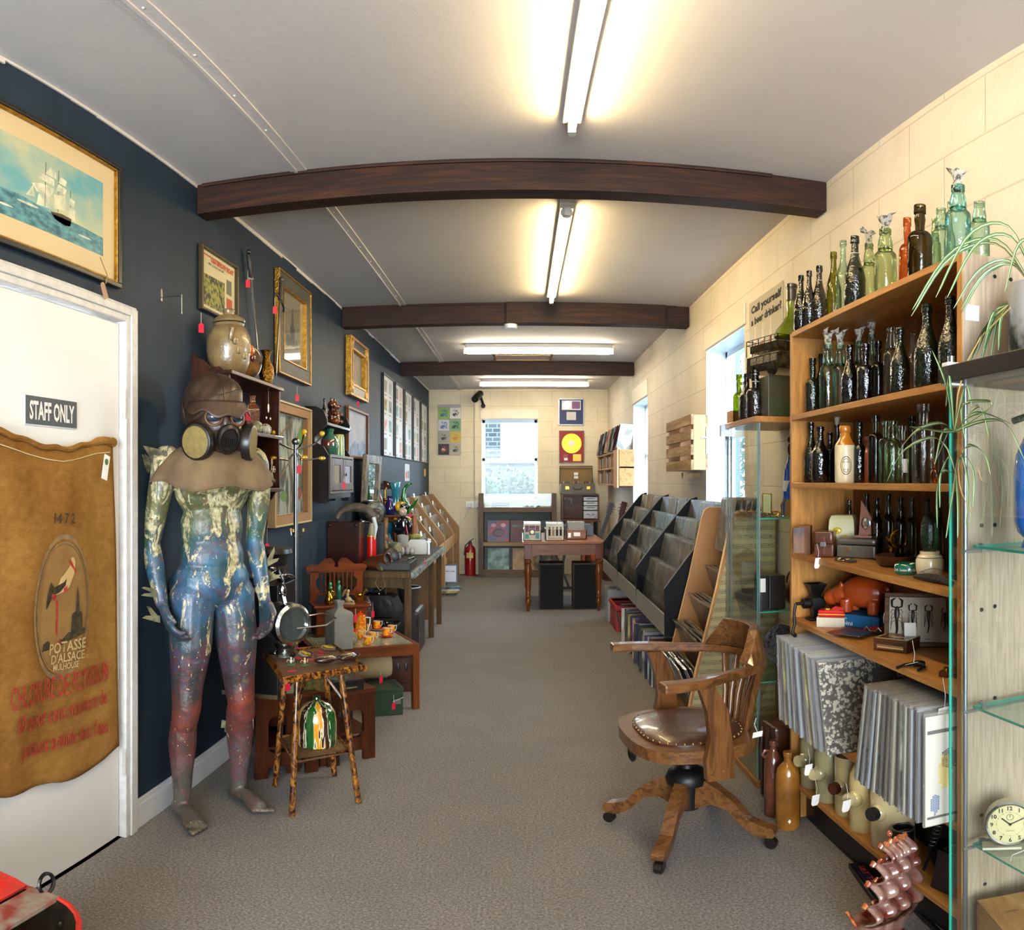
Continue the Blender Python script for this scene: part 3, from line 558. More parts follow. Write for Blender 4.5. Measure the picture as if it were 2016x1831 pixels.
nn = len(so); pad.add(ring, [(j*nn+i, j*nn+(i+1) % nn, (j+1)*nn+(i+1) % nn, (j+1)*nn+i) for j in range(5) for i in range(nn)], True)
lp = O('leather_pad', pad, mt('brown_leather', '#4a2618', .32, col2='#2e150c', vs=5, bump=.15, bs=120, coat=.3), ch)
for i, (x, y) in enumerate(seat_out(.78, 44)): O('stud', MB().ball((x, y, .468), .0055, 8), mt('old_brass', '#8a6a3a', .4, .9), lp)
hs = []   # horseshoe arm rail
for i in range(37):
    a = pi*(-.12+1.24*i/36); hs.append((.265*cos(a)*(1.0), -.02-.26*sin(a) if sin(a) > 0 else -.02+.0, .0))
def rail(pts, w0, z0, z1, tilt=0, name='arm_rail', mat=M_oak, bev=.008):
    mb = MB(); k = len(pts); v = []
    for i, p in enumerate(pts):
        a = Vector(pts[max(0, i-1)]); b = Vector(pts[min(k-1, i+1)]); t = (b-a).normalized(); n = Vector((t.y, -t.x, 0)); w = w0(i/(k-1)) if callable(w0) else w0; q = Vector(p)
        zz1 = z1(i/(k-1)) if callable(z1) else z1; zz0 = z0(i/(k-1)) if callable(z0) else z0
        v += [q-n*w/2+Vector((0,0,zz0)), q+n*w/2+Vector((0,0,zz0)), q+n*(w/2+tilt)+Vector((0,0,zz1)), q-n*(w/2-tilt)+Vector((0,0,zz1))]
    fs = [(0,1,2,3), ((k-1)*4+3, (k-1)*4+2, (k-1)*4+1, (k-1)*4)]
    for i in range(k-1):
        for j in range(4): fs.append((i*4+j, (i+1)*4+j, (i+1)*4+(j+1) % 4, i*4+(j+1) % 4))
    return O(name, mb.add(v, fs, False), mat, ch, bevel=bev)
arc_ = [(.238*cos(a), -.03-.245*sin(a), 0) for a in [pi*i/24 for i in range(25)]]
def armpts(s): return [(s*.315, .20, 0), (s*.310, .12, 0), (s*.292, .04, 0), (s*.262, -.02, 0)]
hsp = armpts(1)+arc_[2:-2]+armpts(-1)[::-1]
rail(hsp, lambda t: .036+.030*max(0, 1-6*t)+.030*max(0, 1-6*(1-t)), .700, .733)
rail(arc_[4:-4], .034, .733, lambda t: .735+.112*min(1, 5*t+.05, 5*(1-t)+.05), .030, 'top_rail')
for k in range(7):
    x = (k-3)*.048; xb = x*.72; O('back_spindle', MB().tube([(xb, -.215+abs(k-3)*.008, .455), (xb*1.15, -.232+abs(k-3)*.010, .56), (x*1.12, -.272+abs(k-3)**2*.0062, .705)], [.013, .013, .014], 8, sq=.55), M_oakz, ch)
for s in (1, -1):
    pts = [(.045,0),(.05,.08),(.035,.16),(.045,.25),(.075,.345),(.02,.345),(-.025,.26),(-.04,.16),(-.05,.08),(-.05,.0)]
    pr = MB(); pr.prism([(a-.01, b) for a, b in pts], (s*.258 if s > 0 else -.258, 0, .355), (0,1,0), (0,0,1), .034*(1 if s > 0 else -1))
    for q in (-.02, .018): pr.cyl((s*.29, q, .385), (s*.296, q, .385), .009, 12)
    O('arm_support', pr, M_oakz, ch, bevel=.005)
O('swivel_post', MB().cyl((0,0,.26), (0,0,.415), .017, 16), M_iron, ch)
O('hub', MB().lathe([(.045,.13),(.048,.235),(.075,.238),(.078,.26),(.068,.285),(.045,.30),(.030,.302),(.028,.315),(.0,.315)], 28).box(-.11, .11, -.02, .02, .395, .415).box(-.02, .02, -.09, .13, .395, .415), M_iron, ch)
O('tilt_knob', MB().cyl((0,.13,.385), (0,.20,.385), .012, 10).ring((0,.205,.385), .03, .008, (0,1,0), 16).beam((-.03,.205,.385), (.03,.205,.385), .008, .008).beam((0,.205,.355), (0,.205,.415), .008, .008), M_iron, ch)
legp = [(.035,.25),(.035,.135),(.10,.165),(.16,.150),(.22,.085),(.262,.055),(.285,.050),(.325,.052),(.335,.068),(.325,.092),(.285,.100),(.24,.118),(.18,.19),(.12,.235),(.07,.262)]
wdir = {145:0, -35:0, -119:0, 61:0}
for wa in (145, -35, -119, 61):
    a = math.radians(wa-97.5); ux = Vector((cos(a), sin(a), 0)); n = ux.cross(Vector((0,0,1)))
    lg = O('leg', MB().prism(legp, -n*.0225, ux, (0,0,1), .045), M_oak, ch, bevel=.009)
    c = ux*.303; cs = MB().cyl(c+Vector((0,0,.052)), c+Vector((0,0,.035)), .012, 10).cyl(c+ux*.012-n*.012+Vector((0,0,.0225)), c+ux*.012+n*.012+Vector((0,0,.0225)), .0225, 18)
    cs.beam(c-n*.016+Vector((0,0,.045)), c+ux*.012-n*.016+Vector((0,0,.02)), .004, .016).beam(c+n*.016+Vector((0,0,.045)), c+ux*.012+n*.016+Vector((0,0,.02)), .004, .016)
    O('caster', cs, mt('dark_caster', '#241c16', .4, .5), lg)
tt = T('price_ticket', 'small white price ticket tied to the back of the oak chair', 'ticket', (.80, 2.47, .46)); O('card', MB().box(-.02, .02, -.001, .001, 0, .022), tagw, tt, rot=(.2,0,.3)); O('string', MB().tube([(0,0,.02),(-.01,.0,.05),(.0,.01,.07)], .001, 4), string, tt)
# ================= right-hand bookcase =================
M_ply = wood('bookcase_veneer', '#ad7a3e', '#94632e', 'y', 5, .45, .1, .08, 10); M_plyz = wood('bookcase_upright', '#b57f40', '#9c6c34', 'z', 5, .45, .1, .08, 10)
M_side = wood('pale_ply_side', '#b3a089', '#a89278', 'z', 5, .5, .15, .1, 14)
BX0, BY0, BY1 = 1.003, 1.513, 2.693; SH = [1.95, 1.628, 1.372, 1.108, .855, .476, .19]
bc = T('bookcase', 'tall open wooden bookcase holding old bottles and bric-a-brac along the cream wall', 'bookcase')
O('side_panel', MB().box(BX0, XR, BY0, BY0+.02, .005, 1.952), [M_side], bc, bevel=.002); O('side_edging', MB().box(BX0-.002, BX0+.001, BY0, BY0+.02, .005, 1.953), M_plyz, bc)
O('side_panel', MB().box(BX0, XR, BY1-.02, BY1, .005, 1.945), M_plyz, bc, bevel=.002)
O('back_panel', MB().box(XR-.012, XR-.003, BY0+.02, BY1-.02, .1, 1.94), wood('bookcase_back', '#8a5c2c', '#6f4620', 'z', 5, .5), bc)
for i, z in enumerate(SH): O('shelf', MB().box(BX0, XR-.012, BY0+.02, BY1-.02, z-.02, z), M_ply, bc, bevel=.0015)
O('plinth', MB().box(BX0+.06, BX0+.075, BY0+.02, BY1-.02, 0, .17), black, bc)
for y, z in ((1.10,1.90),(1.15,1.90),(1.19,1.895),(1.06,1.27),(1.10,1.27),(1.06,1.06),(1.10,1.065),(1.06,.82),(1.10,.825),(1.06,.50),(1.07,.28)): O('screw_hole', MB().cyl((y, BY0-.001, z), (y, BY0+.001, z), .0055, 10), M_iron, bc)
tag(O('blank_sticker', MB().box(1.012, 1.052, BY0-.0012, BY0-.0002, 1.775, 1.815), mt('sticker_white', '#d8dae0', .5, var=0)), 'blank white sticker on the pale bookcase side below its top', 'sticker')
# bottles
def sm(a, b, t): return a+(b-a)*(3*t*t-2*t*t*t)
def prof(kind, r, h):
    if kind == 'beer': P = [(.0,.004),(r*.86,0),(r,.008),(r,h*.50)]+[(sm(r, r*.40, i/8), h*(.50+.24*i/8)) for i in range(1, 9)]+[(r*.36,h*.90),(r*.36,h*.915),(r*.46,h*.92),(r*.46,h*.955),(r*.38,h*.96),(r*.44,h*.965),(r*.44,h*.995),(r*.30,h),(r*.26,h*.96)]
    elif kind == 'champ': P = [(.0,.004),(r*.86,0),(r,.008),(r,h*.40)]+[(sm(r, r*.36, i/10), h*(.40+.40*i/10)) for i in range(1, 11)]+[(r*.34,h*.90),(r*.44,h*.905),(r*.44,h*.955),(r*.36,h*.96),(r*.42,h*.97),(r*.40,h),(r*.28,h)]
    elif kind == 'round': P = [(.0,.004),(r*.88,0),(r,.008),(r,h*.52)]+[(r*(.38+.62*cos(pi/2*i/6)), h*(.52+.12*sin(pi/2*i/6))) for i in range(1, 7)]+[(r*.40,h*.72),(r*.46,h*.80),(r*.38,h*.88),(r*.50,h*.885),(r*.50,h*.93),(r*.42,h*.935),(r*.50,h*.95),(r*.48,h),(r*.3,h)]
    elif kind == 'codd': P = [(.0,.004),(r*.86,0),(r,.01),(r,h*.56),(r*.96,h*.62),(r*.72,h*.665),(r*.60,h*.685),(r*.66,h*.71),(r*.68,h*.75),(r*.60,h*.83),(r*.48,h*.895),(r*.47,h*.91),(r*.54,h*.915),(r*.54,h*.935),(r*.48,h*.94),(r*.48,h*.955),(r*.55,h*.96),(r*.53,h*.995),(r*.40,h),(r*.36,h*.95)]
    elif kind == 'tall': P = [(.0,.004),(r*.9,0),(r,.008),(r,h*.66)]+[(r*(.42+.58*cos(pi/2*i/6)), h*(.66+.08*sin(pi/2*i/6))) for i in range(1, 7)]+[(r*.42,h*.90),(r*.56,h*.905),(r*.58,h*.995),(r*.40,h),(r*.34,h*.95)]
    elif kind == 'stone': P = [(.0,.004),(r*.92,0),(r,.008),(r,h*.62)]+[(sm(r, r*.48, i/7), h*(.62+.22*i/7)) for i in range(1, 8)]+[(r*.46,h*.87),(r*.56,h*.89),(r*.58,h*.95),(r*.52,h*.99),(r*.3,h)]
    else: P = [(.0,.004),(r,0),(r,h*.9),(r*.5,h),(r*.4,h)]
    return P
G = {'black': mt('bottle_black_glass', '#0b0a07', .07, var=.3, bump=.5, bs=55, spec=.8), 'dkgreen': mt('bottle_dark_green', '#141a08', .07, col2='#0c0f06', vs=30, bump=.5, bs=60, spec=.8), 'dkbrown': mt('bottle_dark_brown', '#150c06', .07, var=.3, bump=.5, bs=60, spec=.8),
     'olive': glass('bottle_olive', '#b9b83a', .10, .06, 2.2, .5, 50), 'green': glass('bottle_green', '#5a8a3a', .10, .05, 2.2, .4, 40), 'amber': glass('bottle_amber', '#e0a04a', .10, .05, .9, .6, 60), 'brownolive': glass('bottle_brown_olive', '#8f8030', .10, .05, 2.2, .4, 40),
     'aqua': glass('bottle_aqua', '#dff0e6', .13, .05, 2.2, .5, 55), 'blueaqua': glass('bottle_blue_aqua', '#cfeeea', .14, .05, 2.6, .5, 50), 'pale': glass('bottle_pale_green', '#dfe9cd', .12, .06, 2.2, .5, 50), 'clear': glass('bottle_clear', '#eeeee4', .14, .06, 1.6, .5, 50), 'smoky': glass('bottle_smoky', '#aaaa90', .10, .06, 2.0, .3, 40),
     'orange': mt('orange_stoneware', '#9c4a1a', .3, col2='#7d3812', vs=20, coat=.4), 'cream': mt('cream_stoneware', '#d2c19a', .25, var=.12, vs=25, coat=.5), 'brownglaze': mt('honey_glaze', '#b06a1c', .22, var=.2, vs=20, coat=.6)}
M_paper = mt('newspaper', '#a8a295', .9, col2='#55524c', vs=70, lo=.45, hi=.5)
M_sd = mt('shelf_dust', '#000000')
def stopper(par, r, z, sz=1):
    random.seed(int(z*9999)); pp = MB()
    pp.lathe([(r*.5,z-.012),(r*.62,z),(r*.45,z+.012),(r*.8,z+.03*sz),(r*1.1,z+.042*sz),(r*.3,z+.035*sz)], 11); pp.v = [(x+random.uniform(-.004,.004), y+random.uniform(-.004,.004), q+random.uniform(-.005,.005)) for x, y, q in pp.v]; pp.sm = [False]*len(pp.sm)
    for k in range(3): a = random.random()*6.28; c = Vector((cos(a)*r*.5, sin(a)*r*.5, z+.035*sz)); pp.add([c, c+Vector((cos(a)*.022*sz, sin(a)*.022*sz, .012)), c+Vector((cos(a+.8)*.025*sz, sin(a+.8)*.025*sz, .022*sz)), c+Vector((0,0,.015))], [(0,1,2,3)])
    O('paper_stopper', pp, M_paper, par, solid=.0006)
ORD = ['first', 'second', 'third', 'fourth', 'fifth', 'sixth', 'seventh', 'eighth', 'ninth', 'tenth', 'eleventh', 'twelfth', 'thirteenth', 'fourteenth', 'fifteenth', 'sixteenth']
def bottle(u, vt, w, kind, col, X, z, label, group, extra='', zh=None):
    t = tan((u-PX)/PF); Y = X/t; Rr = hypot(X, Y); r = w*1.1/2/PF*Rr; h = EYE+Rr*tan((PY-vt)/PF)-z
    if extra == 'paper': h -= .02
    P = prof(kind, r, h); mb = MB(); mats = [G[col]]
    if col in ('olive','green','amber','brownolive','aqua','blueaqua','pale','clear','smoky'):
        P = [p for p in P]; mb.lathe(P, 18, cap=False)
    elif kind == 'stone' and col == 'cream':
        n = 12; mb.lathe([p for p in P if p[1] <= h*.68], 20, cap=False); k = [p for p in P if p[1] > h*.66]; mb.lathe([[p for p in P if p[1] <= h*.68][-1]]+k, 20, m=1); mats.append(G['brownglaze'])
    else: mb.lathe(P, 18)
    o = tag(O('stoneware_bottle' if col in ('cream','orange') else 'glass_bottle', mb, mats, loc=(X, Y, z+.0006)), label, 'bottle', group); o.rotation_euler.z = random.random()*.4; o['haskids'] = 1
    if extra == 'paper': stopper(o, r*.6, h)
    if kind == 'codd': O('marble_seat', MB().ring((0,0,h*.69), r*.60, .0025, n=14, k=5).ball((.004,.0,h*.715), r*.3, 10), G[col], o)
    if extra == 'sticker': O('price_sticker', MB().grid(lambda a, b: Vector(((r+.0008)*cos(pi+.9+a*.7), (r+.0008)*sin(pi+.9+a*.7), h*.18+b*.04)), 6, 1), tagw, o)
    if extra == 'string': O('neck_string', MB().ring((0,0,h*.76), r*.47, .0012, n=14, k=4), string, o)
    if extra == 'seal':
        lb = MB()
        for q0, q1 in ((.018,.0165),(.0135,.0125)):
            for i in range(24):
                a0, a1 = 2*pi*i/24, 2*pi*(i+1)/24; lb.add([((r+.001)*cos(pi+.85+q*cos(a)/r), (r+.001)*sin(pi+.85+q*cos(a)/r), h*.30+q*1.7*sin(a)) for q, a in ((q0,a0),(q0,a1),(q1,a1),(q1,a0))], [(0,1,2,3)])
        O('printed_seal', lb, inkb, o); wp = lambda p: Vector(((r+.001)*cos(pi+.85+p.x/r), (r+.001)*sin(pi+.85+p.x/r), h*.30+p.z))
        text('ORCHESTRA', 0, inkb, o, None, None, warp=wp, fit=((-.012,0,.011), (.012,0,.011), (0,-1,0), .005)); text('STOUT', 0, inkb, o, None, None, warp=wp, fit=((-.009,0,-.014), (.009,0,-.014), (0,-1,0), .005))
    return o
ROW1 = [(1577,543,26,'champ','black',1.03,'near-black beer'),(1593,534,25,'champ','black',1.045,'near-black embossed beer'),(1613,524,29,'champ','dkbrown',1.08,'dark brown embossed beer','string'),(1641,497,29,'champ','olive',1.08,'yellow-olive long-necked'),(1660,474,28,'beer','aqua',1.08,'pale aqua long-necked'),(1683,466,39,'champ','dkgreen',1.07,'dark green embossed','string'),
 (1711,470,30,'codd','pale',1.10,'pale green pinched-neck','paper'),(1743,440,41,'codd','pale',1.07,'larger paper-topped pale green','paper'),(1786,430,30,'round','amber',1.09,'bright amber'),(1811,405,45,'round','brownolive',1.05,'brown-olive bulge-necked'),(1841,430,22,'codd','pale',1.14,'small pale pinched-neck'),(1853,411,34,'codd','aqua',1.06,'pale aqua pinched-neck'),(1870,397,22,'beer','clear',1.17,'clear'),(1886,352,47,'codd','blueaqua',1.05,'large blue-green pinched-neck','paper'),(1928,398,38,'codd','aqua',1.09,'pale aqua pinched-neck')]
for i, b in enumerate(ROW1): bottle(*b[:6], 1.95, f"{b[6]} bottle on top of the bookcase, {ORD[i]} from the window end", 'old bottles on top of the bookcase', b[7] if len(b) > 7 else '')
ROW2 = [(1600,706,27,'round','dkgreen',1.06,'dark green swing-neck'),(1616,697,20,'beer','brownolive',1.09,'slim olive'),(1630,668,31,'codd','aqua',1.04,'clear green paper-topped','paper'),(1654,668,28,'codd','aqua',1.08,'half-hidden clear green paper-topped','paper'),(1673,680,32,'champ','black',1.05,'black embossed'),(1691,662,26,'codd','aqua',1.15,'paper-topped, at the back','paper'),(1704,678,31,'round','black',1.05,'black round-shouldered'),(1716,648,24,'codd','aqua',1.16,'back-row paper-topped','paper'),(1729,672,27,'round','brownolive',1.07,'dark olive slim-necked'),(1754,645,28,'codd','clear',1.07,'clear pinched-neck'),(1772,646,36,'champ','dkgreen',1.05,'bright-edged green'),(1796,655,22,'beer','clear',1.15,'clear, at the back'),(1825,600,47,'champ','dkgreen',1.05,'large dark olive embossed'),(1871,584,45,'champ','dkgreen',1.06,'large dark olive')]
for i, b in enumerate(ROW2): bottle(*b[:6], 1.628, f"{b[6]} bottle on the uppermost inner shelf, {ORD[i]} from the window end", 'old bottles on the uppermost inner shelf', b[7] if len(b) > 7 else '')
ROW3 = [(1597,832,27,'champ','dkgreen',1.06,'dark olive beer'),(1615,840,32,'beer','black',1.04,'short black beer'),(1634,852,24,'champ','dkbrown',1.13,'dark brown back-row'),(1648,826,24,'beer','smoky',1.10,'smoky paper-capped','paper'),(1664,838,38,'stone','cream',1.04,'two-tone cream and honey stoneware','seal'),(1692,832,25,'round','black',1.08,'slim black'),(1709,860,30,'stone','orange',1.11,'orange stoneware'),(1724,818,27,'tall','smoky',1.06,'tall grey-green square-shouldered'),(1744,830,26,'tall','aqua',1.06,'aqua flat-sided'),(1758,829,31,'codd','pale',1.035,'yellow-green pinched-neck'),(1776,838,26,'tall','clear',1.07,'clear tube','sticker'),(1795,820,30,'round','smoky',1.12,'grey-green back-row'),(1818,796,42,'tall','clear',1.05,'tall clear pharmacy'),(1858,838,26,'champ','clear',1.10,'clear half-hidden')]
for i, b in enumerate(ROW3): bottle(*b[:6], 1.372, f"{b[6]} bottle on the third level down, {ORD[i]} from the window end", 'old bottles on the third shelf level', b[7] if len(b) > 7 else '')
for i, (u, v, w) in enumerate(((1672,985,15),(1706,972,20),(1726,980,20),(1749,972,20),(1773,980,22),(1795,980,20),(1825,982,20),(1848,980,20))): bottle(u, v, w, 'codd', 'smoky', 1.19, 1.108, f"dim grey-green bottle at the back of the fourth level, {ORD[i]} from the window end", 'back-row bottles behind the cash box')
fa = T('amber_flask', 'small round amber flask hanging on a string before the third level', 'flask', tuple(onx(1836, 925, 1.015))); O('flask', MB().ball((0,0,0), (.009,.017,.02), 14).cyl((0,0,.018), (0,0,.045), .006, 10), G['amber'], fa); O('hanging_string', MB().tube([(0,0,.03),(-.002,-.03,.06),(-.002,-.07,.11)], .0008, 4).tube([(0,0,.03),(0,.012,.05)], .0008, 4), string, fa)
fa.location = (1.02, fa.location.y, 1.372+.021)
# ================= things in the bookcase =================
def J(name, label, cat, pos, parts, rz=0, group=None, rot=None):
    if len(parts) == 1:
        o = tag(O(name, parts[0][1], parts[0][2], loc=pos, bevel=parts[0][3] if len(parts[0]) > 3 else 0), label, cat, group); o.rotation_euler = rot or (0,0,rz); return o
    t = T(name, label, cat, pos, rz, group, rot)
    for p in parts: O(p[0], p[1], p[2], t, bevel=p[3] if len(p) > 3 else 0)
    return t
def rbox(w, d, h, z0=0, cx=0, cy=0, m=None): return MB().box(cx-w/2, cx+w/2, cy-d/2, cy+d/2, z0, z0+h, m)
def ticket(label, pos, rz=0, col=None, tilt=0.2, s=1):
    t = T('price_ticket', label, 'ticket', pos, rz); O('card', MB().prism([(-.012*s,0),(.012*s,0),(.012*s,.03*s),(.007*s,.038*s),(-.007*s,.038*s),(-.012*s,.03*s)], (0,0,0), (1,0,0), (0,0,-1), .0008), col or tagw, t, rot=(tilt,0,0)); O('string', MB().tube([(0,0,-.0),(.003,0,.02*s),(-.002,.004,.05*s)], .0007, 4), string, t, loc=(0,0,0)); return t
leather = mt('tan_leather', '#5c3016', .35, col2='#43200d', vs=8, coat=.4, bump=.15, bs=90)
# fourth level (z 1.108)
z = 1.1085
pb = MB().box(-.022, .022, -.035, .035, 0, .105); J('picture_box', 'small wooden box with a painted mountain scene, first on the fourth level', 'box', (1.03, 2.60, z), [('body', pb, wood('box_wood', '#6e4423', '#553218', 'z', 9)), ('painted_panel', MB().box(-.040, .0, -.0365, -.035, .006, .098), mt('painted_pines', '#8a5a34', .5, col2='#2c2f38', vs=14, sc=(1,1,.5)))], rz=-.5)
st_ = T('leather_satchel', 'small tan leather case with buckled flap on the fourth level', 'case', (1.055, 2.47, z), -.62)
O('body', MB().box(-.035, .035, -.028, .028, 0, .088), leather, st_, bevel=.004); O('flap', MB().grid(lambda u, v: Vector((-.036+.072*u, -.030-.004*sin(pi*v)-.002, .092-.045*v)), 6, 8).box(-.036, .036, -.032, .03, .088, .092), leather, st_, solid=.002)
O('strap', MB().box(-.006, .006, -.040, -.036, .012, .075).box(-.010, .010, -.042, -.039, .04, .055, 1), [leather, steel], st_, bevel=.0008)
lv = MB().box(-.055, .055, -.03, .03, 0, .005); lv.box(-.05, .05, -.03, .03, .005, .14); J('lemon_vase', 'square cream vase painted with yellow lemons on the fourth level', 'vase', (1.15, 2.52, z), [('body', MB().lathe([(.03,0),(.055,.02),(.062,.08),(.058,.13),(.05,.145),(.045,.142),(.04,.1),(.0,.02)], 4, sx=1.15, R=Euler((0,0,pi/4)).to_matrix()), mt('lemon_cream', '#c9bd86', .3, var=.1, coat=.5)), ('painted_lemons', MB().ball((-.02,-.046,.09), (.02,.004,.014), 12).ball((.012,-.046,.055), (.018,.004,.02), 12).ball((-.005,-.046,.03), (.016,.004,.012), 12), mt('lemon_yellow', '#d9b420', .3, coat=.5))], rz=-.55)
cbx = T('cash_box', 'grey metal cash box with a round lock on the fourth level', 'cash box', (1.165, 2.40, z), -.9)
O('body', MB().box(-.075, .075, -.05, .05, 0, .045), mt('hammered_grey', '#77756c', .35, .6), cbx, bevel=.006); O('lid', MB().box(-.076, .076, -.051, .051, .0465, .07), mt('hammered_grey', '#77756c', .35, .6), cbx, bevel=.010); O('lock', MB().lathe([(.0,0),(.009,0),(.009,.003),(.0,.003)], 14, (-.03,-.0505,.03), Euler((pi/2,0,0)).to_matrix()), chrome, cbx)
pc = T('letter_rack_clock', 'pink triangular stand with a round silver medallion on the cash box', 'ornament', (1.17, 2.365, z+.072), -.9)
O('panel', MB().prism([(-.03,.0),(.05,.02),(-.02,.13)], (0,0,.0), (1,0,0), (0,0,1), .008), mt('pink_card', '#9c6a58', .6), pc); O('medallion', MB().lathe([(0,0),(.020,0),(.022,.004),(.018,.006),(0,.005)], 20, (.0,-.009,.05), Euler((pi/2,0,0)).to_matrix(), sx=.8), chrome, pc); O('base', rbox(.09,.04,.008), mt('pink_card', '#9c6a58', .6), pc)
cand = T('candlestick_lens', 'brass stand lens with a round brass hoop on the fourth level', 'instrument', (1.18, 2.20, z), 0)
O('foot', MB().lathe([(.028,0),(.028,.01),(.012,.016),(.006,.03),(.01,.04),(.006,.05),(0,.055)], 18), brass, cand); O('hoop', MB().ring((-.0,-.05,.082), .027, .005, (.35,1,0), 22).ring((0,-.05,.082), .022, .003, (.35,1,0), 22), brass, cand); O('fork', MB().ring((0,.015,.07), .022, .003, (1,0,.2), 14, a0=pi, a1=2*pi).ball((0,.015,.075), .008, 10).cyl((0,-.04,.078), (0,.03,.078), .004, 8), brass, cand)
J('wooden_bowl', 'shallow dark wooden bowl near the front of the fourth level', 'bowl', (1.145, 2.10, z), [('bowl', MB().lathe([(.0,.003),(.05,0),(.062,.008),(.070,.034),(.066,.035),(.055,.012),(0,.008)], 28, sx=1.0, sy=1.15), wood('bowl_wood', '#4f2f1e', '#3a2013', 'y', 6, .4))])
ash = T('green_ashtray', 'round green ashtray lettered London Dry Gin on the fourth level', 'ashtray', (1.075, 1.905, z), 0)
O('dish', MB().lathe([(.0,.002),(.038,0),(.042,.006),(.041,.026),(.036,.031),(.030,.027),(.026,.012),(0,.010)], 30), mt('ashtray_green', '#0c5c46', .18, var=.1, coat=.8), ash)
wpA = lambda p: Vector((.0425*cos(-pi*.5-.55+p.x/.0425), .0425*sin(-pi*.5-.55+p.x/.0425), p.z))
text('London Dry Gin', 0, white, ash, None, None, warp=wpA, fit=((-.024,0,.014), (.024,0,.014), (0,-1,0), .007)); text('GILBEYS', 0, white, ash, None, None, warp=wpA, fit=((-.046,0,.014), (-.030,0,.014), (0,-1,0), .006))
jar = T('stoneware_jar', 'small cream jar with blue landscape drawing holding an upturned glass egg', 'jar', (1.085, 1.80, z), 0)
O('body', MB().lathe([(.0,.002),(.032,0),(.036,.005),(.040,.03),(.040,.05),(.034,.062),(.028,.066),(.029,.074),(.025,.075),(.022,.066),(0,.06)], 26), G['cream'], jar); O('blue_drawing', MB().tube([(.0408*cos(a), .0408*sin(a), .022+.008*sin((a+2.6)*2.2)) for a in [-2.9+.1*i for i in range(20)]], .0008, 4).tube([(.0408*cos(a), .0408*sin(a), .016+.004*sin(a*9)) for a in [-2.7+.08*i for i in range(18)]], .0006, 4).ring((0,0,.058), .0375, .001, n=26, k=4), mt('blue_line', '#4a5a7a', .4), jar)
J('glass_egg_bottle', 'pale green pebbled glass egg standing in the cream jar', 'ornament', (1.085, 1.80, z+.074), [('egg', MB().lathe([(.012,-.006),(.018,.0),(.024,.02),(.027,.045),(.025,.075),(.017,.098),(.008,.108),(0,.11)], 20), glass('egg_glass', '#a9cdb0', .16, .12, 2.0, .9, 120))])
J('flat_iron', 'black cast iron anvil-shaped last at the near end of the fourth level', 'iron', (1.14, 1.70, z), [('horn', MB().prism([(-.07,.075),(.06,.085),(.06,.055),(.02,.05),(.03,.0),(-.03,0),(-.02,.05),(-.04,.06)], (0,.015,0), (1,0,0), (0,0,1), .035), M_iron, .003), ('base', rbox(.09,.06,.01), M_iron)], rz=1.3)
J('bark_strip', 'rough dark strip of carved wood lying at the near edge of the fourth level', 'carving', (1.035, 1.68, z), [('strip', MB().tube([(0,-.07,.008),(.005,-.02,.011),(0,.04,.012),(-.01,.10,.009)], [.008,.012,.012,.006], 8), mt('bark', '#211b14', .8, var=.4, vs=60, bump=1, bs=60))])
J('metal_brooch', 'scatter of silver filigree jewellery on the front of the fourth level', 'jewellery', (1.05, 2.33, z), [('filigree', MB().ring((0,0,.004), .02, .003, n=14).ring((0,-.035,.004), .018, .003, n=14).ring((.02,-.02,.005), .015, .0025, n=12).ring((.01,.02,.005), .012, .003, n=12).box(-.01,.02,-.09,-.055,0,.008), mt('old_silver', '#8a8270', .3, 1, var=.4, vs=80))])
ticket('white swing ticket hanging over the front edge of the fourth level near the satchel', (.998, 2.40, 1.112), .3)
# fifth level (z .855)
z = .8555
gr = T('coffee_grinder', 'black cast iron mincer with hopper and crank on the fifth level', 'grinder', (1.07, 2.60, z), 0)
O('hopper', MB().lathe([(.018,.085),(.046,.135),(.048,.135),(.046,.139),(.0,.11)], 4, R=Euler((0,0,pi/4)).to_matrix()), M_iron, gr); O('barrel', MB().cyl((0,.04,.065), (0,-.04,.065), .026, 16).cyl((-.05,0,.065), (.03,0,.065), .02, 14).box(-.015,.015,-.015,.015,0,.05).box(-.03,.03,-.03,.03,0,.008), M_iron, gr, bevel=.002)
O('crank', MB().cyl((-.05,0,.065), (-.078,0,.065), .006, 10).tube([(-.078,0,.065),(-.085,0,.03),(-.082,0,-.01),(-.092,0,-.045)], .006, 8).tube([(-.092,0,-.045),(-.092,-.03,-.05)], .008, 8), M_iron, gr)
wb = J('white_box', 'white cardboard box under the red camera on the fifth level', 'box', (1.075, 2.46, z), [('box', rbox(.10,.055,.035), mt('white_card_box', '#c8bfa8', .7, var=.08, vs=10), .001)], rz=-.55)
rc = T('red_camera', 'red toy camera with yellow stripe on the white cardboard box', 'camera', (1.075, 2.455, z+.0355), -.55)
O('body', MB().box(-.048, .048, -.022, .022, 0, .026), mt('red_plastic', '#c01a10', .25, coat=.5, var=.05), rc, bevel=.006); O('hump', MB().prism([(-.005,.026),(.046,.026),(.042,.038),(.012,.040)], (0,.018,0), (1,0,0), (0,0,1), .036), mt('red_plastic', '#c01a10', .25), rc, bevel=.002); O('button', MB().box(-.022,-.008,-.008,.006,.026,.029), mt('yellow_plastic', '#e0b020', .4), rc); O('stripe', MB().box(-.0485,.0485,-.0225,.0225,.010,.0125), mt('yellow_plastic', '#e0b020', .4), rc)
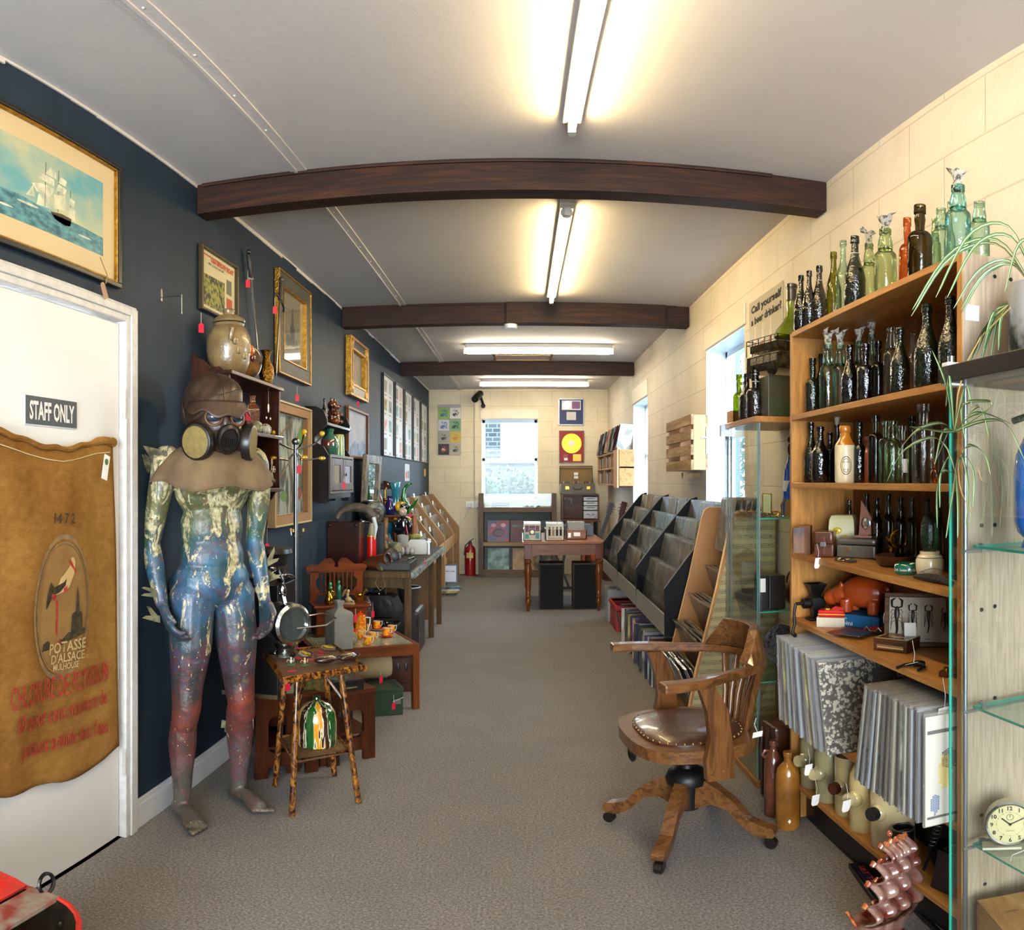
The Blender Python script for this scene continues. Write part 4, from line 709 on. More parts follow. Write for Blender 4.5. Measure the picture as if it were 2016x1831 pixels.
bb = T('blue_box', 'blue lettered cardboard box beneath the orange hippo', 'box', (1.175, 2.41, z), -1.05); O('box', rbox(.20,.10,.048), mt('blue_card', '#0d5c8a', .5, var=.1, vs=5), bb, bevel=.001); text('Benkson', 0, white, bb, None, None, fit=((-.085,-.0505,.034), (-.035,-.0505,.034), (0,-1,0), .010)); text('mini', 0, white, bb, None, None, fit=((-.06,-.0505,.016), (-.01,-.0505,.016), (0,-1,0), .016))
hp = MB(); hp.ball((.02,0,.06), (.075,.042,.045), 20); hp.ball((-.055,-.0,.048), (.036,.033,.030), 16); hp.ball((-.088,0,.038), (.028,.032,.024), 16); hp.ball((-.05,-.018,.078), (.006,.006,.010), 8); hp.ball((-.05,.018,.078), (.006,.006,.010), 8); hp.ball((.09,0,.07), (.012,.006,.012), 8)
for x in (-.03, .06):
    for y in (-.022, .022): hp.cyl((x, y, .04), (x, y, .003), .019, 12, r2=.017)
hip = tag(O('hippo_figure', hp, mt('orange_plastic', '#a84210', .3, var=.05, coat=.3), loc=(1.165, 2.42, z+.0485)), 'large orange plastic hippo figure standing on the blue box', 'figure'); hip.rotation_euler.z = -1.0; hip.scale = (1.25,1.25,1.3)
k = hip.modifiers.new('join', 'REMESH'); k.mode = 'VOXEL'; k.voxel_size = .003; k.use_smooth_shade = True; k = hip.modifiers.new('smooth', 'SMOOTH'); k.factor = .5; k.iterations = 5
J('perfume_bottle', 'dark brown grape-moulded bottle behind the orange hippo', 'bottle', (1.20, 2.545, z), [('bottle', MB().ball((0,0,.045), (.04,.03,.045), 14).cyl((0,0,.08), (0,0,.14), .010, 12, r2=.007).ball((-.03,-.01,.05), .012, 8).ball((.0,-.03,.06), .012, 8).ball((.03,0,.05), .012, 8), G['dkbrown'])])
hl = T('headlamp', 'round chrome vintage headlamp beside the orange hippo', 'lamp', (1.215, 2.21, z+.055), 0); O('shell', MB().lathe([(0,.05),(.035,.045),(.052,.02),(.055,0),(.052,-.004)], 28, R=Euler((pi/2-.1,0,-.45)).to_matrix()@Euler((pi,0,0)).to_matrix()), M_iron, hl); O('rim', MB().ring((0,0,0), .053, .004, (-.42,-.9,.1), 28), chrome, hl); O('lens', MB().ball((0,0,0), (.05,.008,.05), 20, R=Euler((0,0,-.45)).to_matrix()), glass('lamp_lens', '#b9a88a', .3, .1, 1.5, .6, 80), hl)
fr = T('scorpion_frame', 'wooden box frame displaying four pinned scorpions on white card', 'frame', (1.185, 2.02, z), -1.02, rot=(-.16,0,-.62))
O('frame', MB().box(-.115, .115, -.012, .012, 0, .014).box(-.115, .115, -.012, .012, .156, .17).box(-.115, -.101, -.012, .012, .014, .156).box(.101, .115, -.012, .012, .014, .156).box(-.101,.101,.008,.012,.014,.156), wood('frame_brown', '#5a3c1e', '#432a14', 'x', 8), fr, bevel=.002); O('card', MB().box(-.101,.101,.002,.008,.014,.156).box(-.052,-.051,.001,.002,.014,.156).box(-.001,.0,.001,.002,.014,.156).box(.049,.05,.001,.002,.014,.156), [mt('specimen_card', '#b4a894', .7, var=.05)], fr)
for k, (x, s) in enumerate(((-.077,1.1),(-.027,.8),(.023,.75),(.073,.6))):
    sc = MB(); zc = .088
    sc.ball((x,-.001,zc+.015*s), (.008*s,.004,.022*s), 10); sc.tube([(x,-.001,zc-.006*s),(x+.002,-.001,zc-.03*s),(x-.002,-.001,zc-.06*s)], [.005*s,.004*s,.002*s], 6)
    for q in (-1, 1):
        sc.tube([(x,-.001,zc+.03*s),(x+q*.014*s,-.001,zc+.035*s),(x+q*.015*s,-.001,zc+.052*s),(x+q*.004*s,-.001,zc+.06*s)], [.002*s,.003*s,.004*s,.001], 6)
        for j in range(4): sc.tube([(x,-.001,zc+(.022-.008*j)*s),(x+q*.013*s,-.001,zc+(.026-.012*j)*s),(x+q*.018*s,-.001,zc+(.014-.016*j)*s)], .0008, 4)
    O('scorpion', sc, mt('scorpion_brown', '#2a1a10', .35, var=.3), fr)
text('Scorpions', 0, inkb, fr, None, None, fit=((-.09,.0015,.024), (-.06,.0015,.024), (0,-1,0), .004)); text('Indian', 0, inkb, fr, None, None, fit=((.012,.0015,.024), (.034,.0015,.024), (0,-1,0), .004))
ticket('long white price ticket hanging in front of the scorpion frame', (1.135, 2.0, z+.085), -.6, s=1.5)
J('silver_dish', 'square brushed steel dish at the shelf front by the toy car', 'dish', (1.075, 2.285, z), [('dish', MB().grid(lambda u, v: Vector(((u-.5)*.13, (v-.5)*.13, .003+.010*max(abs(2*u-1), abs(2*v-1))**3)), 14, 14), mt('brushed_steel', '#97908a', .28, 1, var=.2, vs=30))], rz=.6).modifiers.new('s', 'SOLIDIFY').thickness = .002
car = T('toy_car', 'red and silver vintage toy roadster on the fifth level', 'toy car', (1.135, 2.235, z+.014), -1.15)
O('body', MB().box(-.030, .034, -.008, .008, .006, .014).box(-.005,.034,-.006,.006,.014,.020).prism([(-.038,.004),(-.022,.004),(-.010,.012),(.012,.004),(.03,.004),(.036,.012),(.03,.016),(.018,.008),(-.004,.010),(-.022,.018),(-.036,.014)], (0,-.014,0), (1,0,0), (0,0,1), -.0), mt('toy_red', '#a81410', .2, coat=.6), car, bevel=.002)
O('mudguard', MB().tube([(-.034,-.012,.008),(-.024,-.013,.017),(-.012,-.013,.006),(.012,-.013,.006),(.024,-.013,.018),(.036,-.012,.008)], .003, 6).tube([(-.034,.012,.008),(-.024,.013,.017),(-.012,.013,.006),(.012,.013,.006),(.024,.013,.018),(.036,.012,.008)], .003, 6), chrome, car)
for x in (-.023, .024):
    for y in (-.013, .013): O('wheel', MB().cyl((x, y-.0025, .008), (x, y+.0025, .008), .0085, 14), mt('tyre', '#15120f', .6), car)
ib = T('inlaid_box', 'marquetry box with diamond inlay on the fifth level', 'box', (1.10, 2.02, z), -1.0)
M_inw = wood('inlay_wood', '#4a2a12', '#321a0a', 'x', 8, .3, .4); M_inl = nt('inlay_pattern')
def inlay():
    mat, t, b = M_inl; v = coord(t, rot=(0,0,pi/4)); ck = N(t, 'ShaderNodeTexChecker'); ck.inputs['Scale'].default_value = 260; ck.inputs['Color1'].default_value = C('#c9ad74'); ck.inputs['Color2'].default_value = C('#4a2410'); t.links.new(v, ck.inputs['Vector']); t.links.new(ck.outputs[0], b.inputs['Base Color']); b.inputs['Roughness'].default_value = .35; return mat
M_inl = inlay()
O('body', rbox(.115,.085,.028), M_inw, ib, bevel=.001); O('lid', rbox(.117,.087,.012,.0285), M_inw, ib, bevel=.001)
il = MB()
for a in ((-.055,.055,-.041,-.035),(-.055,.055,.035,.041),(-.055,-.049,-.035,.035),(.049,.055,-.035,.035)): il.box(*a, .0405, .0412)
il.prism([(-.03,0),(0,-.02),(.03,0),(0,.02)], (0,0,.0405), (1,0,0), (0,1,0), .0008); il.box(-.045,.045,-.0432,-.0425,.008,.020); il.box(-.0582,-.0575,-.032,.032,.008,.020); O('inlay_band', il, M_inl, ib)
J('secateurs', 'rusty black secateurs with a written ticket at the shelf front', 'secateurs', (1.05, 1.80, z), [('blades', MB().box(-.015,.015,-.012,.012,.002,.014).ball((0,0,.01), (.02,.014,.008), 10), M_iron, .002), ('handles', MB().tube([(-.01,0,.008),(-.035,-.02,.008),(-.05,-.055,.007)], .005, 8).tube([(.01,0,.008),(.02,-.035,.008),(.01,-.07,.007)], .005, 8), M_iron)], rz=-.7)
ticket('printed white ticket tied to the rusty secateurs', (1.025, 1.785, z+.016), .2, tilt=1.2, s=1.3)
md = T('plaque_stand', 'small red-brown plinth with three brass studs near the bookcase end', 'plinth', (1.075, 1.66, z), -.9); O('plinth', rbox(.07,.05,.016), mt('mahogany', '#4a1c10', .25, coat=.6), md, bevel=.003); 
for k in (-1,0,1): O('brass_stud', MB().lathe([(.008,.016),(.008,.021),(.004,.023),(0,.023)], 14, (k*.022,0,0)), brass, md)
J('brass_weights', 'tall brass stand with loops beside the scorpion frame', 'brass ornament', (1.13, 1.64, z), [('pillar', MB().cyl((0,0,0),(0,0,.10),.006,10).box(-.02,.02,-.015,.015,.055,.065).lathe([(.02,0),(.02,.006),(.006,.012)],14), brass), ('loop', MB().ring((-.015,0,.035), .018, .002, (0,1,0), 16), string)])
ticket('plain white ticket hanging at the front edge near the glass display case', (.995, 1.58, .80), .2, s=1.6)
# stone hot-water bottles (z .19)
z = .1905
hwb = (((1.055,2.575),.052,.27,'#8f8560','#b8aa7a','grey-cream stone hot water bottle farthest from the camera on the bottom shelf'), ((1.055,2.43),.054,.27,'#9a8f66','#b8a878','cream stone hot water bottle with ribbed cap, second on the bottom shelf'), ((1.07,2.29),.054,.26,'#b09a6a','#4a1c0c','cream stoneware jar with a dark brown top and brown side cap'), ((1.06,2.15),.055,.27,'#c9b47a','#cdbb8a','yellow-cream stone hot water bottle with cream cap, fourth on the bottom shelf'), ((1.075,2.00),.068,.29,'#cdb888','#1a1714','large cream stone hot water bottle with a black ribbed cap'))
for i, (p, r, h, c1, c2, lab) in enumerate(hwb):
    t = T('hot_water_bottle', lab, 'hot water bottle', (p[0], p[1], z), 0, 'stone hot water bottles on the bottom shelf'); mb = MB()
    if i == 2: mb.lathe([(0,.002),(r*.95,0),(r,.01),(r,h*.88),(r*.98,h*.9)], 26); mb.lathe([(r*1.0,h*.88),(r*.98,h*.95),(r*.7,h),(0,h)], 26, m=1)
    else: mb.lathe([(0,.002),(r*.93,0),(r,.01),(r,h*.66),(r*.93,h*.78),(r*.72,h*.88),(r*.35,h*.93),(r*.25,h*.95),(r*.33,h*.98),(r*.25,h),(0,h)], 26)
    O('body', mb, [mt('stone_glaze_%d' % i, c1, .22, var=.15, vs=12, coat=.6), mt('brown_glaze', '#2a0f06', .2, coat=.6)], t)
    d = Vector((-.93,-.36,.12)).normalized(); c = Vector((0,0,h*(.42 if i < 3 else .46)))
    O('spout', MB().cyl(c+d*r*.8, c+d*(r+.016), .026, 16, r2=.018).ball(c+d*r*.88, (.03,.03,.032), 12), bpy.data.materials['stone_glaze_%d' % i], t)
    cp = MB().cyl(c+d*(r+.012), c+d*(r+.034), .0215, 20, r2=.020)
    for q in range(18):
        a = 2*pi*q/18; x = d.orthogonal().normalized(); y = d.cross(x); w = x*cos(a)+y*sin(a); cp.beam(c+d*(r+.014)+w*.0215, c+d*(r+.032)+w*.0210, .003, .003, up=w)
    O('screw_cap', cp, mt('cap_%d' % i, c2, .35, coat=.3), t); O('sealing_ring', MB().ring(c+d*(r+.012), .018, .003, d, 18), black, t)
for u, v, lab in ((1593,1520,'white written ticket under the cap of the farthest hot water bottle'),(1607,1580,'white written ticket below the second hot water bottle cap'),(1668,1592,'white written ticket below the fourth hot water bottle cap')):
    p = onx(u, v, .965); ticket(lab, (p.x+.0, p.y, p.z+.03), .2, s=1.25)
J('cheese_grater', 'black tin cylindrical grater at the near half of the bottom shelf', 'grater', (1.055, 1.90, z), [('body', MB().lathe([(.034,0),(.032,.11),(.029,.11),(.028,.02),(0,.02)], 22), M_iron), ('handle', MB().box(-.03,.03,-.003,.003,.098,.102).ring((0,0,.11), .032, .003, n=24), mt('worn_tin', '#6a6252', .35, .8, var=.3, vs=40))])
J('black_deed_box', 'black tin deed box in the near corner of the bottom shelf', 'box', (1.09, 1.66, z), [('box', MB().lathe([(.075,0),(.055,.13),(.0,.13)], 4, R=Euler((0,0,pi/4+.2)).to_matrix()), black), ('rim', MB().ring((0,0,.13), .04, .003, n=4, k=6), steel)])
tag(O('iron_pot', MB().lathe([(0,0),(.04,0),(.05,.03),(.05,.07),(.045,.072),(.0,.04)], 22), M_iron, loc=(1.14, 1.80, z)), 'black iron pot behind the coil-handled tool on the bottom shelf', 'pot')
J('coil_handle_tool', 'iron range tool with a coiled steel wire handle and ball end', 'tool', (1.065, 1.80, z), [('coil', MB().tube([(.010*cos(a), .010*sin(a), .085+.0022*a) for a in [i*.5 for i in range(100)]], .002, 5), steel), ('rod', MB().cyl((0,0,.0),(0,0,.20),.005,8), M_iron), ('ball_end', MB().ball((0,0,.205), .013, 12), steel)], rot=(.12,.25,0))
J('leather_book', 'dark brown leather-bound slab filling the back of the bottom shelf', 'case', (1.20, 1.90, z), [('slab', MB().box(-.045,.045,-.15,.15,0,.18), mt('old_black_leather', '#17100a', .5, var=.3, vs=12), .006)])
# records
random.seed(21)
M_slv = glass('record_sleeve_plastic', '#ffffff', .22, .12, 0, .6, 18, .10)
RC = [mt('record_%d' % i, c, .5, col2=c2, vs=7, lo=.42, hi=.58) for i, (c, c2) in enumerate((('#b9b2a6','#6a6560'),('#1c1f26','#4a4c55'),('#7d1f1a','#2a1210'),('#24506e','#b9c4c8'),('#c9b45a','#6f5a22'),('#3f5a3c','#1c2a1e'),('#8a5a70','#d0b8b0'),('#d8d4ca','#a8a49c'),('#a0522a','#e0c090'),('#4a3a66','#15131c'),('#5c7f8a','#22343a'),('#c8c0b0','#33302c')))]
RL = [mt('record_light_%d' % i, c, .45, var=.12, vs=6) for i, c in enumerate(('#a9a49a','#8c8880','#b7b19f','#77736c','#9ca3ab','#b0a88c','#6c6a6a','#bdb9b2'))]
LPM = MB().box(-.1575, .1575, -.0022, .0022, 0, .315)
_lp = {}
def record(loc, rz, lean, mat, label, group, w=.315, sleeve=True, name='vinyl_record', roll=0, th=.0044):
    k = (mat.name, round(w, 3), sleeve, th)
    if k not in _lp:
        me_o = O(name, MB().box(-w/2, w/2, -th/2, th/2, 0, w), mat); me_s = None
        if sleeve: me_s = O('plastic_sleeve', MB().box(-w/2-.004, w/2+.004, -th/2-.0016, th/2+.0016, .001, w+.012), M_slv)
        _lp[k] = (me_o.data, me_s.data if me_s else None); bpy.data.objects.remove(me_o)
        if me_s: bpy.data.objects.remove(me_s)
    a, b = _lp[k]; o = bpy.data.objects.new(name, a); COL.objects.link(o); o.location = loc; o.rotation_mode = 'XYZ'; o.rotation_euler = (lean, roll, rz); tag(o, label, 'record', group)
    if b: s = bpy.data.objects.new('plastic_sleeve', b); COL.objects.link(s); s.parent = o
    return o
random.seed(4)
for i in range(20):
    f = i/19; record((1.085+random.uniform(-.006,.006), 2.58-.375*f, .4775), random.uniform(-.02,.02), -(.10+.16*f), random.choice(RL if i % 3 else RC), 'record in plastic sleeve leaning behind the crowd-photo album', 'records in the far row on the sixth level')
cr = T('crowd_album', 'album sleeve with a black and white crowd photo and black title label', 'record', (1.09, 2.170, .4775), 0, rot=(-.27,0,.0))
def crowd():
    mat, t, b = nt('crowd_print'); v = coord(t); vo = N(t, 'ShaderNodeTexVoronoi'); vo.inputs['Scale'].default_value = 75; t.links.new(v, vo.inputs['Vector']); f = noise(t, v, 60, 4, .75, .4)
    c = mixc(t, .5, ramp(t, f, [(.44, '#3a322a'), (.52, '#e0d4bc')]), ramp(t, vo.outputs['Distance'], [(.45, '#e8dcc4'), (.75, '#2a221c')])); c = ramp(t, c, [(.42, '#15110e'), (.62, '#cfc2a8')]); t.links.new(c, b.inputs['Base Color']); b.inputs['Roughness'].default_value = .4; return mat
O('sleeve', MB().box(-.155, .155, -.002, .002, 0, .31), crowd(), cr); O('title_label', MB().box(.035, .125, -.003, -.002, .215, .275), inkb, cr)
for a, zz in (('GEORGE MICHAEL', .258), ('LISTEN WITHOUT', .243), ('PREJUDICE', .230)): text(a, 0, mt('dim_print', '#5a564e', .5), cr, None, None, ext=.0003, fit=((.042,-.003,zz), (.118,-.003,zz), (0,-1,0), .009))
O('plastic_sleeve', MB().box(-.16, .158, -.0045, .0035, -.0005, .32), M_slv, cr)
for i in range(22):
    f = i/21; record((1.085+random.uniform(-.006,.006), 1.955-.36*f, .4775), random.uniform(-.02,.02), .20*(1-f)**1.3+.012, random.choice(RL if i % 4 else RC), 'record in plastic sleeve fanned in the near bookcase row', 'records in the near row on the sixth level')
ft = T('dotted_face_album', 'white album sleeve with a yellow and purple dotted face, nearest in its row', 'record', (1.085, 1.566, .4775), 0, rot=(.006,0,0)); O('sleeve', MB().box(-.155, .155, -.002, .002, 0, .31), mt('sleeve_white', '#c6bfae', .5, var=.04), ft)
O('border_line', MB().box(-.15, .15, -.0026, -.002, .262, .272), inkb, ft); O('border_line', MB().box(-.15, .15, -.0026, -.002, .020, .027), inkb, ft)
random.seed(9)
for nm, col, (cx, cz, sx_, sz_) in (('yellow_dots', '#d8b81e', (-.100,.150,.020,.05)), ('purple_dots', '#4a1a3a', (-.085,.185,.026,.03)), ('blue_dots', '#1c5a8a', (-.128,.062,.014,.03)), ('purple_dots', '#4a1a3a', (-.028,.14,.018,.06)), ('yellow_dots', '#d8b81e', (-.022,.14,.010,.025))):
    db = MB()
    for a in range(-9, 10):
        for b_ in range(-14, 15):
            x, zz = a*.0052, b_*.0052+(a % 2)*.0026
            if (x/sx_)**2+(zz/sz_)**2 < 1+random.uniform(-.3,.2): db.box(cx+x-.0021, cx+x+.0021, -.0027, -.002, cz+zz-.0019, cz+zz+.0019)
    O(nm, db, mt(nm, col, .5, var=0), ft)
O('plastic_sleeve', MB().box(-.16, .158, -.0045, .0035, -.0005, .32), M_slv, ft)
J('clear_plastic_tub', 'clear plastic tub with clip lid between the two rows of records', 'tub', (1.13, 2.05, .4765), [('tub', rbox(.13,.085,.075), glass('tub_plastic', '#d8d6c8', .2, .2, .6), .006), ('lid', rbox(.135,.09,.012,.0755), mt('tub_lid', '#a8a698', .4), .004)], rz=-.3)
tag(O('slipped_ticket', MB().box(-.02,.02,-.012,.012,0,.001), tagw, loc=(1.02, 2.09, .477)), 'blank white ticket lying on the sixth level by the plastic tub', 'ticket')
# floor in front of the bookcase
for p, r, h, c1, c2, hd, lab in (((.955,2.745),.038,.335,'#4f2818','#6a3a26',1,'purple-brown stoneware bottle with a loop handle on the floor'), ((.968,2.618),.047,.33,'#9a6420','#6f4416',0,'speckled ochre stoneware bottle standing on the carpet by the bookcase')):
    t = T('stoneware_flagon', lab, 'flagon', (p[0], p[1], .0005), 0, 'tall stoneware flagons on the floor'); m = mt('flagon_glaze_%d' % hd, c1, .25, col2=c2, vs=9, bump=.2, bs=50, coat=.6)
    O('body', MB().lathe([(0,.003),(r*.92,0),(r,.012),(r*.98,h*.70),(r*.86,h*.79),(r*.5,h*.85),(r*.34,h*.87),(r*.33,h*.93),(r*.40,h*.94),(r*.38,h*.96),(r*.41,h*.975),(r*.38,h),(r*.25,h)], 26), m, t)
    O('ear_handle', MB().ring((-r*.72,0,h*.83), .016, .006, (0,1,0), 16), m, t) if hd else O('stamp_mark', MB().prism([(-.006,0),(0,-.010),(.006,0),(0,.010)], (-.012,-r*1.0,.045), (1,0,0), (0,0,1), .002), tagw, t)
lc = T('leather_case', 'tall brown leather case standing on end beside the glass cabinet', 'case', (1.035, 2.90, 0), .14); O('body', MB().box(-.06,.11,-.075,.06,.0005,.36), mt('worn_brown_leather', '#4a2412', .42, col2='#2c140a', vs=7, bump=.3, bs=50, coat=.2), lc, bevel=.014)
O('strap', MB().tube([(-.063,-.02,.34),(-.075,-.03,.27),(-.085,-.04,.20),(-.070,-.03,.15),(-.064,-.01,.22)], .009, 8, sq=.4).tube([(-.064,.03,.34),(-.068,.03,.2),(-.064,.03,.02)], .006, 6), mt('worn_brown_leather', '#4a2412', .42), lc); O('lid_seam', MB().box(-.0615,.1115,-.0765,.0615,.30,.306), leather, lc)
sgn = T('framed_sign', 'black framed picture lettered SET THE lying under the bookcase edge', 'picture', (1.10, 2.07, .0), 0, rot=(0,.0,-.15)); O('frame', MB().box(-.095,.06,-.17,.13,.0005,.022), black, sgn, bevel=.003); O('print', MB().box(-.082,.05,-.155,.115,.022,.0235), mt('dark_print', '#16161c', .3, col2='#1c1c4a', vs=7), sgn)
text('SET THE', 0, mt('print_red', '#c23a1e', .5), sgn, None, None, fit=((-.062,.095,.0245), (-.062,-.065,.0245), (0,0,1), .020))
ks = T('framed_silhouette', 'second framed print with black silhouettes lying near the ceramic ship', 'picture', (1.12, 1.73, 0), .0, rot=(0,0,-.1)); O('frame', rbox(.14,.2,.02,.0005), black, ks, bevel=.003); O('print', rbox(.115,.17,.0015,.0205), mt('print_cream', '#a8a68a', .5), ks); O('silhouette', MB().box(-.04,-.01,-.06,.06,.022,.0225).box(-.01,.0,-.03,.0,.022,.0225).box(-.01,.01,.02,.05,.022,.0225), inkb, ks)
# ceramic galleon in the near corner
sp_ = T('ceramic_ship', 'lustre-glazed brown and white ceramic sailing ship in the near right corner', 'ornament', (.925, 1.76, 0), math.radians(22)); sp_.scale = (.78,.9,.98); M_lus = mt('lustre_glaze', '#8f6f62', .12, col2='#5a1c10', vs=16, coat=1, bump=.2, bs=18, sc=(1,1,.6)); M_cr = mt('lustre_trim', '#7a2416', .12, col2='#b06a3a', vs=25, coat=1)
O('hull', MB().lathe([(.03,0),(.10,.03),(.15,.09),(.16,.10),(.13,.10),(0,.06)], 22, sy=.38), M_lus, sp_); O('stand', MB().lathe([(.09,0),(.08,.012),(.03,.02)], 20, sy=.6), M_cr, sp_)
for k, (x, z0, w, h) in enumerate(((.0,.10,.26,.065),(.005,.165,.24,.075),(.012,.235,.20,.065),(.02,.295,.14,.055))):
    s_ = MB().grid(lambda u, v: Vector((x+(u-.5)*w*(1-.08*v), -.012-.045*sin(pi*v)*(1+.15*sin(u*22)), z0+h*v+.006*sin(u*20)*v)), 44, 10)
    so_ = O('sail', s_, M_lus, sp_, solid=.006); O('spar', MB().tube([(x+(q/22-.5)*w, -.012, z0+h+.008*sin(q*1.6)) for q in range(23)], [.008+.003*sin(q*2.4) for q in range(23)], 8), M_cr, so_)
O('mast', MB().cyl((.02,0,.06), (.02,0,.37), .006, 8).ball((.02,0,.375), .010, 10).tube([(-.14,0,.09),(-.19,0,.17)], .006, 6).tube([(.09,-.01,.30),(.12,-.02,.26),(.13,-.01,.21)], .009, 6), M_cr, sp_)
# ================= near glass display case =================
M_gl = glass('case_glass', '#fafdfc', .05, .02, .1); M_ge = mt('glass_edge_green', '#2fa08a', .15, var=0, coat=.5); M_al = mt('aluminium', '#a3a7ad', .3, .9, var=.05); M_gb = mt('dark_laminate', '#1d1a1a', .35, var=.05)
gc = T('glass_display_case', 'tall glass display case with dark top nearest the camera on the window side', 'display case')
CX0, CX1, CY0, CY1 = .955, XR-.003, .98, 1.475
O('top_board', MB().box(CX0-.035, CX1, CY0-.03, CY1+.005, 1.605, 1.645), M_gb, gc, bevel=.002); O('base_board', MB().box(CX0-.01, CX1, CY0-.02, CY1, .10, .125).box(CX0, CX1, CY0, CY1, 0, .10), wood('case_base', '#7a5228', '#5e3c1a', 'y', 6), gc)
pn = MB().box(CX0, CX0+.004, CY0, CY1+.02, .13, 1.60); gp = O('side_pane', pn, M_gl, gc); O('pane_edge', MB().box(CX0-.0005, CX0+.0045, CY1+.018, CY1+.0215, .13, 1.60), M_ge, gp)
O('corner_post', MB().cyl((CX0+.028, CY1-.005, .125), (CX0+.028, CY1-.005, 1.605), .006, 12), M_al, gc)
for i, z0 in enumerate((1.222, .828, .448)):
    gs = O('glass_shelf', MB().box(CX0+.045, CX1-.005, CY0+.01, CY1-.012, z0, z0+.006), glass('shelf_glass', '#f2faf7', .08, .02, .2), gc); O('shelf_edge', MB().box(CX0+.0445, CX0+.0455, CY0+.01, CY1-.012, z0, z0+.0062).box(CX0+.045, CX1-.005, CY1-.0125, CY1-.0115, z0, z0+.0062), M_ge, gs)
    O('shelf_bar', MB().cyl((CX0+.02, CY1-.008, z0-.008), (CX1-.005, CY1-.008, z0-.008), .0045, 10).box(CX0+.07, CX0+.082, CY1-.016, CY1-.0, z0-.012, z0+.009), M_al, gc)
ck = T('alarm_clock', 'cream wind-up alarm clock on the lowest glass shelf of the case', 'clock', (1.062, 1.40, .4545), math.radians(-33), rot=(-.13, 0, math.radians(-33)))
R90 = Euler((pi/2,0,0)).to_matrix(); zc = .064
O('case', MB().lathe([(.045,-.045),(.058,-.035),(.060,.0),(.059,.012)], 36, (0,0,zc), R90), mt('clock_cream', '#cfc9ac', .3, coat=.4), ck); O('bezel', MB().ring((0,-.013,zc), .056, .0045, (0,1,0), 40), chrome, ck); fc_ = O('dial', MB().lathe([(0,.0125),(.055,.0125)], 36, (0,0,zc), R90), mt('dial_cream', '#cfc08a', .5, var=.05), ck)
for k in range(1, 13):
    a = pi/2-2*pi*k/12; text(str(k), .0145, inkb, fc_, (.043*cos(a), -.0128, zc+.043*sin(a)), (pi/2,0,0), bold=.035, name='numeral')
dots = MB()
for k in range(60): a = 2*pi*k/60; dots.lathe([(0,.0129),(.0006 if k % 5 else .0011,.0129)], 6, (.032*cos(a),0,zc+.032*sin(a)), R90)
O('minute_track', dots, inkb, fc_); O('hour_hand', MB().beam((0,-.0145,zc), (-.020,-.0145,zc+.017), .0035, .001, up=(0,1,0)), inkb, ck); O('minute_hand', MB().beam((0,-.0155,zc), (.040,-.0155,zc+.020), .002, .001, up=(0,1,0)), inkb, ck); O('hub', MB().ball((0,-.015,zc), .004, 8), inkb, ck); O('alarm_dial', MB().ring((0,-.013,zc+.019), .008, .0005, (0,1,0), 20, 4).beam((0,-.0135,zc+.019),(0,-.0135,zc+.025),.0012,.0006,up=(0,1,0)), inkb, ck)
O('foot', rbox(.09,.05,.006,0,-.02,-.005), mt('clock_cream', '#cfc9ac', .3), ck)
text('WESTCLOX', 0, inkb, ck, None, None, ext=.0002, fit=((-.010,-.0128,zc-.018), (.010,-.0128,zc-.018), (0,-1,0), .0025))
tk = T('manila_tag', 'pinkish manila tag on a string by the alarm clock', 'tag', (1.10, 1.28, .4545), 0); O('card', MB().prism([(-.03,-.045),(.03,-.045),(.03,.035),(.015,.045),(-.015,.045),(-.03,.035)], (0,0,.0), (1,0,0), (0,1,0), .001), mt('manila_pink', '#b59a88', .8), tk, rot=(0,0,.5)); O('string', MB().tube([(-.02,.04,.003),(-.04,.06,.006),(-.02,.075,.004),(-.07,.07,.003),(-.09,.05,.003)], .0015, 5), string, tk)
wx = T('wine_box', 'pine wine box with a branded horseman crest on its slid lid', 'box', (1.095, 1.30, .125), math.radians(-14)); M_pine = wood('branded_pine', '#c99a5a', '#b07c3e', 'y', 5, .6, 0, .15, 7)
O('body', MB().box(-.12,-.11,-.16,.14,.0,.135).box(.11,.12,-.16,.14,0,.135).box(-.12,.12,.13,.14,0,.135).box(-.12,.12,-.16,-.15,0,.135).box(-.12,.12,-.16,.14,0,.008), M_pine, wx, bevel=.001); ld = O('lid', rbox(.24,.30,.010,.137,.0,-.012), M_pine, wx, bevel=.001)
M_brand = mt('scorched_brand', '#3a1c0c', .8, var=.2)
bm = MB(); zt = .1475
for pts in ([(-.02,-.02),(.02,-.025),(.03,-.005),(.018,.012),(.006,.012),(.004,.028),(-.006,.03),(-.008,.014),(-.022,.008),(-.034,.012),(-.03,-.002)], [(-.028,-.032),(.03,-.034),(.034,-.028),(-.03,-.026)], [(-.01,-.045),(.012,-.045),(.006,-.038),(-.006,-.038)]): bm.prism([(a+.0, b+.05) for a, b in pts], (0,0,zt), (1,0,0), (0,1,0), .0006)
O('branded_crest', bm, M_brand, ld); text('CONDAL', 0, M_brand, ld, None, None, fit=((-.09,.055,zt), (-.05,.055,zt), (0,0,1), .008)); text('1872', 0, M_brand, ld, None, None, fit=((.045,.055,zt), (.07,.055,zt), (0,0,1), .008)); text('C', 0, M_brand, ld, None, None, fit=((.080,.04,zt), (.10,.04,zt), (0,0,1), .022))
